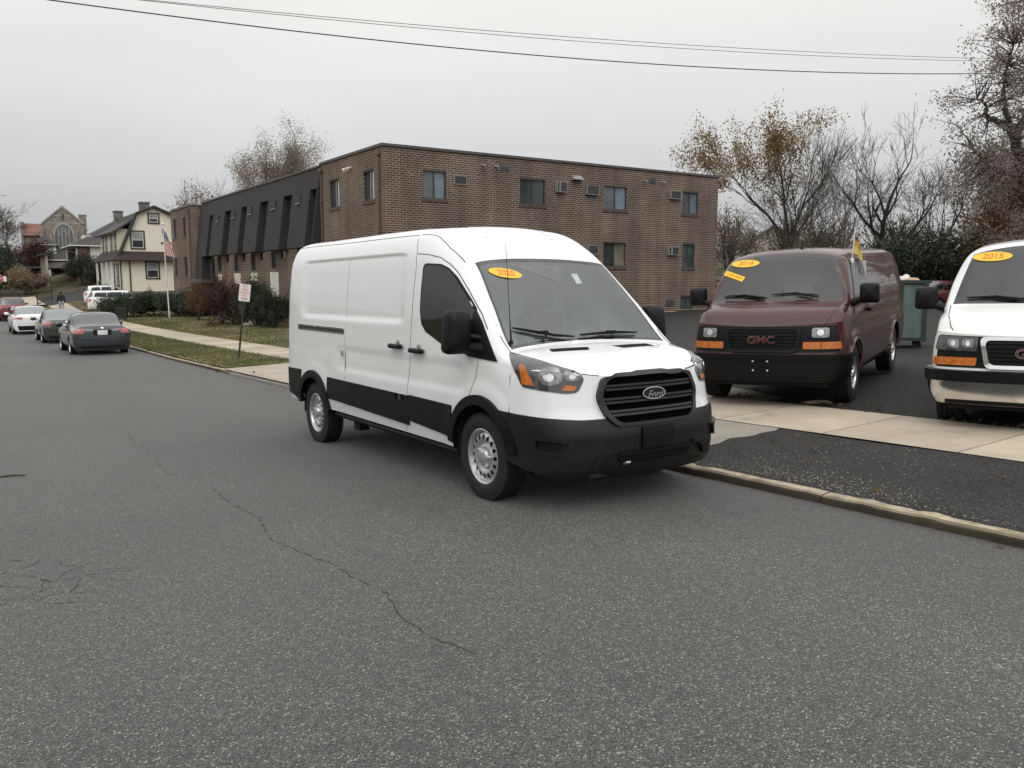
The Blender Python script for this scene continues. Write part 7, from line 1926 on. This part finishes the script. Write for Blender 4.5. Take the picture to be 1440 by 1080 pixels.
cf = thing('car_flag', 'small magenta and yellow sale flag on a stick clipped to the maroon van', 'flag', (0, 0, 0))
base = Matrix.Translation((3.735, 11.459, .36)) @ Matrix.Rotation(-2.135, 4, 'Z') @ Matrix.Rotation(-LOTP, 4, 'Y') @ Matrix.Rotation(LOTR, 4, 'X')
cf.scale = (.85, .85, .85); cf.location = base @ Vector((-.50, .845, 1.86)); cf.rotation_euler = (0, R(3), R(10))
mb = MB(); mb.tube([(0, 0, 0), (0, 0, .5)], .009, 6); mb.ell((0, 0, .5), (.014, .014, .014), 8, 5); mb.build('stick', M_TRIMW, cf)
mb = MB(); mb.box(-.03, .02, -.03, .03, -.05, .03, bev=.008); mb.build('window_clip', M_TRIMW, cf)
V = []; 
for j in range(21):
    for i in range(9):
        u, v = i / 8, j / 20; V.append((.012 + u * (.04 + .14 * math.sin(min(1, v * 1.1) * 1.6)), .02 * math.sin(u * 6 + v * 3), .43 - v * .30 - u * (.10 + .04 * v)))
for nm, c, j0, j1 in (('flag_top', (.24, .06, .10), 0, 5), ('flag_middle', (.46, .27, .05), 5, 12), ('flag_hem', (.50, .42, .08), 12, 20)):
    mk(nm, V, [(j * 9 + i, (j + 1) * 9 + i, (j + 1) * 9 + i + 1, j * 9 + i + 1) for j in range(j0, j1) for i in range(8)], surf('sale flag ' + nm, c, .8, var=.2, scale=20), cf, 60)
v, f = text_mesh('SALE', .07, 0, .0004, bold=.0015); mk('lettering', [(.085 + p.y * .4 + p.x * .12 + .01, -.022, .20 + p.y * 1.1 - p.x * .35) for p in v], f, surf('dark red print', (.30, .03, .03), .7), cf, 0)

st = thing('stop_sign', 'red octagonal stop sign at the far end of the street, cut by the left edge', 'sign', (-49.15, 80, zg(-88, -.6))); st.rotation_euler = (0, 0, R(30))
mb = MB(); mb.tube([(0, 0, -.3), (0, 0, 2.9)], .035, 6); mb.build('post', M_IRON, st)
oc = [(.40 * math.cos(R(22.5 + 45 * i)), .40 * math.sin(R(22.5 + 45 * i))) for i in range(8)]
Mo = Matrix.Translation((0, -.05, 2.62)) @ Matrix.Rotation(R(90), 4, 'X')
mb = MB(); mb.prism(oc, -.004, .004, Mo); pl = mb.build('sign_plate', M_TRIMW, st, 0)
mb = MB(); mb.prism([(x * .94, y * .94) for x, y in oc], .004, .006, Mo); mb.build('sign_face', surf('stop red', (.42, .03, .04), .5, var=.1), pl, 0)
v, f = text_mesh('STOP', .25, 0, .001, bold=.004); mk('lettering', [Mo @ (Vector(p) + Vector((0, 0, .008))) for p in v], f, M_TRIMW, pl, 0)
s2 = thing('street_notice', 'small white notice on a post right of the stop sign', 'sign', grd(-53.4, 88)); mb = MB(); mb.tube([(0, 0, -.3), (0, 0, 2.5)], .03, 6); mb.build('post', M_IRON, s2); mb = MB(); mb.box(-.15, .15, -.06, -.04, 1.95, 2.5); mb.build('sign_plate', M_TRIMW, s2, 0)

rl = thing('handrail', 'black iron handrail running up the grassy bank', 'handrail', (0, 0, 0))
A, B_ = Vector(grd(-44.2, 77.5)), Vector(grd(-46.4, 84.0))
for i in range(2):
    q = A.lerp(B_, i); mb = MB(); mb.tube([q + Vector((0, 0, -.2)), q + Vector((0, 0, 1.15))], .05, 6); mb.build('post', M_IRON, rl)
for hz in (.25, 1.08):
    mb = MB(); mb.tube([A + Vector((0, 0, hz)), B_ + Vector((0, 0, hz))], .035, 6); mb.build('rail', M_IRON, rl)
mb = MB()
for i in range(1, 14):
    q = A.lerp(B_, i / 14); mb.tube([q + Vector((0, 0, .25)), q + Vector((0, 0, 1.08))], .014, 4, False)
mb.build('balusters', M_IRON, rl)
fe = thing('iron_fence', 'low black iron fence beside the walk near the junipers', 'fence', (0, 0, 0)); P0, P1 = Vector(at(-53.0, 4.9)), Vector(at(-61, 5.1))
for hz in (.12, .78):
    mb = MB(); mb.tube([P0 + Vector((0, 0, hz)), P1 + Vector((0, 0, hz))], .018, 5); mb.build('rail', M_IRON, fe)
for i in range(5):
    q = P0.lerp(P1, i / 4); mb = MB(); mb.tube([q + Vector((0, 0, -.1)), q + Vector((0, 0, 1.0))], .03, 5); mb.build('post', M_IRON, fe)
mb = MB()
for i in range(1, 56):
    if i % 14: q = P0.lerp(P1, i / 56); mb.tube([q + Vector((0, 0, .08)), q + Vector((0, 0, .9))], .010, 4, False)
mb.build('pickets', M_IRON, fe)
gf = thing('garden_fence', 'thin wire garden fence in front of the yellow house', 'fence', (0, 0, 0)); P0, P1 = Vector(grd(-35.0, 71.5)), Vector(grd(-26.5, 76.5))
for i in range(6):
    q = P0.lerp(P1, i / 5); mb = MB(); mb.tube([q, q + Vector((0, 0, 1.45))], .03, 5); mb.build('post', M_TRIMW if i % 2 else M_IRON, gf)
for hz in (.75, 1.4):
    mb = MB(); mb.tube([P0 + Vector((0, 0, hz)), P1 + Vector((0, 0, hz))], .018, 4); mb.build('rail', M_STONEL, gf)

# dumpster with its rubbish
dz = grd(8.72, 18.7)
dm = thing('dumpster', 'green and blue grey steel dumpster on castors behind the maroon van', 'dumpster', dz, (0, 0, R(-24)))
GB = surf('blue grey painted steel', (.10, .135, .14), .6, var=.3, scale=3, stretch=(1, 1, .4)); GG = surf('teal painted steel', (.095, .135, .125), .6, var=.3, scale=3, stretch=(1, 1, .4)); GD = surf('dark green steel', (.022, .035, .03), .6, var=.3)
mb = MB(); w = .5
mb.add([(-w, -w, .18), (w, -w, .18), (w, w, .18), (-w, w, .18), (-w - .04, -w - .04, 1.46), (w + .04, -w - .04, 1.46), (w + .04, w + .04, 1.46), (-w - .04, w + .04, 1.46)], [(3, 2, 1, 0), (0, 1, 5, 4), (1, 2, 6, 5), (2, 3, 7, 6), (3, 0, 4, 7)]); mb.build('bin', GD, dm, 0)
for (x0, x1, mt) in ((-.44, -.05, GB), (.05, .44, GG)):
    mb = MB(); mb.add([(x0, -w - .012, .24), (x1, -w - .012, .24), (x1, -w - .05, 1.40), (x0, -w - .05, 1.40), (x0, -w + .02, .24), (x1, -w + .02, .24), (x1, -w, 1.40), (x0, -w, 1.40)], [(0, 1, 2, 3), (0, 3, 7, 4), (1, 5, 6, 2), (3, 2, 6, 7), (0, 4, 5, 1)]); mb.build('side_panel', mt, dm, 0)
for x in (-.49, 0, .49):
    mb = MB(); mb.add([(x - .05, -w - .03, .16), (x + .05, -w - .03, .16), (x + .05, -w - .085, 1.44), (x - .05, -w - .085, 1.44), (x - .05, -w + .02, .16), (x + .05, -w + .02, .16), (x + .05, -w, 1.44), (x - .05, -w, 1.44)], [(0, 1, 2, 3), (0, 3, 7, 4), (1, 5, 6, 2), (3, 2, 6, 7)]); mb.build('rib', GD, dm, 0)
mb = MB(); q = w + .06
for a in ((-q, q, -q - .03, -q + .03), (-q, q, q - .03, q + .03)): mb.box(*a, 1.43, 1.50)
for a in ((-q - .03, -q + .03, -q + .03, q - .03), (q - .03, q + .03, -q + .03, q - .03)): mb.box(*a, 1.432, 1.498)
mb.build('rim', GD, dm, 0)
for x in (-.38, .38):
    for y in (-.38, .38):
        mb = MB(); mb.lathe([(0, -.03), (.085, -.03), (.085, .03), (0, .03)], 14, Matrix.Translation((x, y, .085))); mb.box(x - .05, x + .05, y - .06, y + .06, .13, .19); mb.build('castor', M_TYRE, dm)
def crumple(name, label, cat, loc, r, mat, seed):
    rnd = random.Random(seed); bm = bmesh.new(); bmesh.ops.create_icosphere(bm, subdivisions=3, radius=1)
    ph = [(rdir(rnd), rnd.uniform(2, 5), rnd.uniform(0, 6)) for _ in range(7)]
    for p in bm.verts:
        d = sum(.07 * math.sin(k * p.co.dot(v) * 1.6 + f) for v, k, f in ph); p.co = Vector((p.co.x * r[0], p.co.y * r[1], p.co.z * r[2])) * (1 + d)
    vs = [p.co.copy() for p in bm.verts]; fs = [tuple(q.index for q in f.verts) for f in bm.faces]; bm.free()
    o = mk(name, vs, fs, mat, None, 50); o.location = loc; return tag(o, label, cat)
Mz = Matrix.Translation(dz) @ Matrix.Rotation(R(-24), 4, 'Z')
crumple('trash_bag', 'tan rubbish bag heaped at the left of the dumpster', 'trash bag', Mz @ Vector((-.2, -.2, 1.48)), (.24, .2, .10), surf('tan sacking', (.42, .34, .24), .7, var=.2), 1)
crumple('trash_bag', 'white rubbish bag in the middle of the heap in the dumpster', 'trash bag', Mz @ Vector((.03, -.1, 1.48)), (.17, .17, .12), surf('white bag film', (.55, .54, .50), .4, var=.12), 2)
crumple('trash_bag', 'orange tan bag at the right of the heap in the dumpster', 'trash bag', Mz @ Vector((.22, -.25, 1.46)), (.16, .16, .10), surf('orange tan sacking', (.46, .30, .19), .7, var=.2), 3)

# overhead wires across the street
WA = ((-20, 17, 9.06), (-20, 17, 8.79), (-20, 17, 8.93)); WB = ((26, 36, 10.79), (26, 36, 11.07), (26, 36, 11.05)); WS = (1.27, .65, .82)
def wire(label, a, b, sag, r):
    a, b = Vector(a), Vector(b); pts = []
    for i in range(61):
        t = i / 60; p = a.lerp(b, t); p.z -= sag * 4 * t * (1 - t); pts.append(p)
    mb = MB(); mb.tube(pts, r, 6); tag(mb.build('power_line', surf('black cable sheath', (.03, .03, .03), .6), None), label, 'cable', 'overhead wires')
wire('thick lowest overhead cable running from upper left to the oak', WA[0], WB[0], WS[0], .015)
wire('topmost of the two thin overhead wires', WA[1], WB[1], WS[1], .0075)
wire('lower of the two thin overhead wires', WA[2], WB[2], WS[2], .0075)

for s_, n_, lab, wl in ((2, -24, 'unseen white sided house added across the street to mirror in the van side', M_TRIMW), (-11, -24.5, 'unseen brick house added across the street to mirror in the van side', M_BRK_H), (15, -24, 'unseen grey stone house added behind the camera to mirror in the van paint', M_STONE)):  # unseen houses, added only as reflections for the van paint
    hx, _ = hip_house('house', lab, s_, n_, 8.5, 8.5, .5, 6.0, 8.6, wl, M_ROOFD); hx.rotation_euler = (0, 0, SA + R(90)); 
    for q in (1.2, 5.8): hwin(hx, q, q + 1.2, 3.8, 5.3, 'y', 0, trim=M_TRIMW); hwin(hx, q, q + 1.2, 1.0, 2.6, 'y', 0, trim=M_TRIMW)
# ------------------------------------------------------------------ the walker far down the sidewalk
def skin(name, joints, bones, mat, parent, sub=2):
    """limbs grown round a skeleton of joints {key: (x, y, z, r)}"""
    ks = list(joints); me = bpy.data.meshes.new(name); me.from_pydata([joints[k][:3] for k in ks], [(ks.index(a), ks.index(b)) for a, b in bones], [])
    o = bpy.data.objects.new(name, me); COL.objects.link(o)
    m = o.modifiers.new('skin', 'SKIN'); o.modifiers.new('sub', 'SUBSURF').levels = sub
    for i, k in enumerate(ks):
        sv = me.skin_vertices[0].data[i]; r = joints[k][3]; sv.radius = (r, r) if not hasattr(r, '__len__') else r; sv.use_root = (i == 0)
    bpy.context.view_layer.update()
    ev = bpy.data.meshes.new_from_object(o.evaluated_get(bpy.context.evaluated_depsgraph_get()))
    bpy.data.objects.remove(o); bpy.data.meshes.remove(me)
    ev.name = name; ev.materials.clear(); ev.materials.append(mat); ev.polygons.foreach_set('use_smooth', [True] * len(ev.polygons))
    return link(bpy.data.objects.new(name, ev), parent)
pr = thing('person', 'person in a black hooded jacket and pale grey trousers walking away on the sidewalk', 'person', grd(-36.4, 67.2, .012), (0, 0, R(34)))
J = dict(pelvis=(0, 0, .95, .12), waist=(0, 0, 1.10, .115), chest=(0, .02, 1.33, .135), neck=(0, .03, 1.50, .055), head0=(0, .045, 1.60, .085), head1=(0, .05, 1.70, .085),
         shl=(-.18, .02, 1.43, .062), ell=(-.25, -.03, 1.16, .045), wrl=(-.24, .07, .93, .03), hal=(-.235, .09, .86, .032), shr=(.18, .02, 1.43, .062), elr=(.25, -.04, 1.16, .045), wrr=(.245, .03, .92, .03), har=(.245, .05, .85, .032),
         hpl=(-.095, 0, .90, .095), knl=(-.10, .10, .50, .062), anl=(-.10, -.02, .09, .042), fol=(-.105, .12, .035, .034), hpr=(.095, 0, .90, .095), knr=(.10, .03, .49, .062), anr=(.10, -.22, .12, .042), forr=(.105, -.10, .035, .034))
BN = [('pelvis', 'waist'), ('waist', 'chest'), ('chest', 'neck'), ('neck', 'head0'), ('head0', 'head1'), ('chest', 'shl'), ('shl', 'ell'), ('ell', 'wrl'), ('wrl', 'hal'), ('chest', 'shr'), ('shr', 'elr'), ('elr', 'wrr'), ('wrr', 'har'),
      ('pelvis', 'hpl'), ('hpl', 'knl'), ('knl', 'anl'), ('anl', 'fol'), ('pelvis', 'hpr'), ('hpr', 'knr'), ('knr', 'anr'), ('anr', 'forr')]
M_SKIN = surf('skin', (.30, .17, .12), .6, var=.1)
skin('body', J, BN, M_SKIN, pr)
def grown(keys, f): return {k: (*J[k][:3], J[k][3] + f) for k in keys}
ja = grown(['waist', 'pelvis', 'chest', 'shl', 'ell', 'wrl', 'shr', 'elr', 'wrr'], .035); ja['pelvis'] = (0, 0, .92, .165); ja['collar'] = (0, .03, 1.50, .075)
skin('jacket', ja, [('waist', 'pelvis'), ('waist', 'chest'), ('chest', 'collar'), ('chest', 'shl'), ('shl', 'ell'), ('ell', 'wrl'), ('chest', 'shr'), ('shr', 'elr'), ('elr', 'wrr')], surf('black jacket cloth', (.010, .010, .012), .8, var=.3), pr)
tr = grown(['pelvis', 'hpl', 'knl', 'anl', 'hpr', 'knr', 'anr'], .018)
skin('trousers', tr, [('pelvis', 'hpl'), ('hpl', 'knl'), ('knl', 'anl'), ('pelvis', 'hpr'), ('hpr', 'knr'), ('knr', 'anr')], surf('pale grey trousers', (.36, .36, .40), .85, var=.1), pr)
mb = MB(); mb.ell((0, .03, 1.665), (.105, .115, .135), 12, 8); mb.build('hood', MATS['black jacket cloth'], pr, 60)
for k, a in (('fol', 'anl'), ('forr', 'anr')):
    mb = MB(); x, y, z, _ = J[k]; mb.ell((x, y - .05, max(.05, z)), (.05, .145, .05), 10, 6); mb.build('shoe', surf('white shoe', (.5, .5, .5), .6), pr, 60)

# ------------------------------------------------------------------ grass blades, fallen leaves, grit
def blades(name, zone, n, h, mat, seed):
    g = np.random.default_rng(seed); P = []
    while len(P) < n:
        s, q = zone(g)
        x, y = xy(s, q); P.append((x, y, zg(s, q) + .015))
    C = np.array(P); m = len(C); a = g.uniform(0, 2 * np.pi, m); hh = h * g.uniform(.5, 1.4, m); w = .006 + .006 * g.random(m); ln = g.normal(scale=.35, size=(m, 2)) * hh[:, None]
    dx = np.cos(a) * w; dy = np.sin(a) * w
    V = np.stack([C + np.stack([-dx, -dy, 0 * dx], 1), C + np.stack([dx, dy, 0 * dx], 1), C + np.stack([ln[:, 0], ln[:, 1], hh], 1)], 1).reshape(-1, 3)
    me = bpy.data.meshes.new(name); me.from_pydata(V.tolist(), [], [(3 * i, 3 * i + 1, 3 * i + 2) for i in range(m)]); me.materials.append(mat)
    return tag(link(bpy.data.objects.new(name, me)), kind='stuff')
LF_GRASS = leaf_mat('grass blades', [(.3, (.05, .065, .022)), (.47, (.10, .115, .045)), (.57, (.16, .155, .07)), (.7, (.31, .26, .15))], trans=.25)
def z_verge(g):
    return g.uniform(-46, D0 - .62), g.uniform(KERB + .12, 3.13)
blades('verge_grass', z_verge, 26000, .07, LF_GRASS, 1)
blades('lawn_grass', lambda g: (g.uniform(-62, -18.3), 4.7 + 5.6 * g.random() ** 1.2), 42000, .075, LF_GRASS, 2)
blades('bank_grass', lambda g: (g.uniform(-83, -66), g.uniform(4.7, 12)), 12000, .14, leaf_mat('dry bank grass', [(.3, (.07, .06, .03)), (.5, (.14, .115, .065)), (.7, (.24, .19, .115))], trans=.2), 3)
blades('edge_weeds', lambda g: (g.uniform(-17, 16), 4.66 + g.normal(scale=.03)), 900, .035, leaf_mat('dead weeds', [(.3, (.06, .045, .025)), (.7, (.17, .13, .075))]), 4)
g = np.random.default_rng(11); C = []
for _ in range(520):
    s = g.uniform(-45, 12); n = g.choice([g.uniform(1.2, 3.0), g.uniform(4.7, 9), 4.66 + abs(g.normal(scale=.25)), KERB - abs(g.normal(scale=.10))], p=[.3, .45, .15, .10])
    if s > -16 and n > 5.5: n = g.uniform(4.7, 5.0)
    x, y = xy(s, n); C.append((x, y, zg(s, n) + .03 if n > KERB else zg(s, n) + .012))
tag(leaf_mesh('fallen_leaves', C, .075, leaf_mat('fallen leaves', [(.3, (.06, .035, .018)), (.5, (.13, .08, .04)), (.7, (.24, .16, .08))]), None, 12, flat=.9), kind='stuff')
# loose grit on the patched verge, thickest behind the kerb
mb = MB(); rnd = random.Random(8)
for _ in range(2600):
    s = rnd.uniform(.3, 7.5); n = KERB + .13 + min(1.85, abs(rnd.gauss(0, .30)) if rnd.random() < .65 else rnd.uniform(0, 1.85))
    if s < .6 and n > 2.3: continue
    x, y = xy(s, n); z = zg(s, n); r = rnd.uniform(.003, .012); a = rnd.uniform(0, 3)
    c, q = math.cos(a) * r, math.sin(a) * r; h = r * rnd.uniform(.5, 1)
    mb.add([(x + c, y + q, z - .002), (x - q, y + c, z - .002), (x - c, y - q, z - .002), (x + q * .8, y - c, z - .002), (x, y, z + h)], [(0, 1, 4), (1, 2, 4), (2, 3, 4), (3, 0, 4)])
tag(mb.build('grit', surf('pale grit', (.17, .155, .135), .9, var=.8, scale=60), None, 0), kind='stuff')
# broken slab edge where the lot meets the walk
crumple('broken_concrete', 'broken lump of pale concrete at the lot edge below the maroon van', 'rubble', at(-1.0, 4.86, .02), (.2, .07, .035), M_KERB, 21)
crumple('landscape_stone', 'pale stone at the lawn corner beside the white van rear', 'stone', at(-18.6, 5.0, .06), (.5, .3, .16), M_STONE, 22)
for i, (s, n, r, lab) in enumerate(((-30.5, 9.2, (.55, .35, .25), 'flat pale rock at the foot of the brick front wall'), (-38.5, 8.9, (.6, .3, .16), 'pale edging stone under the dark red maple'))):
    crumple('landscape_stone', lab, 'stone', at(s, n, .06), r, M_STONEL, 23 + i)
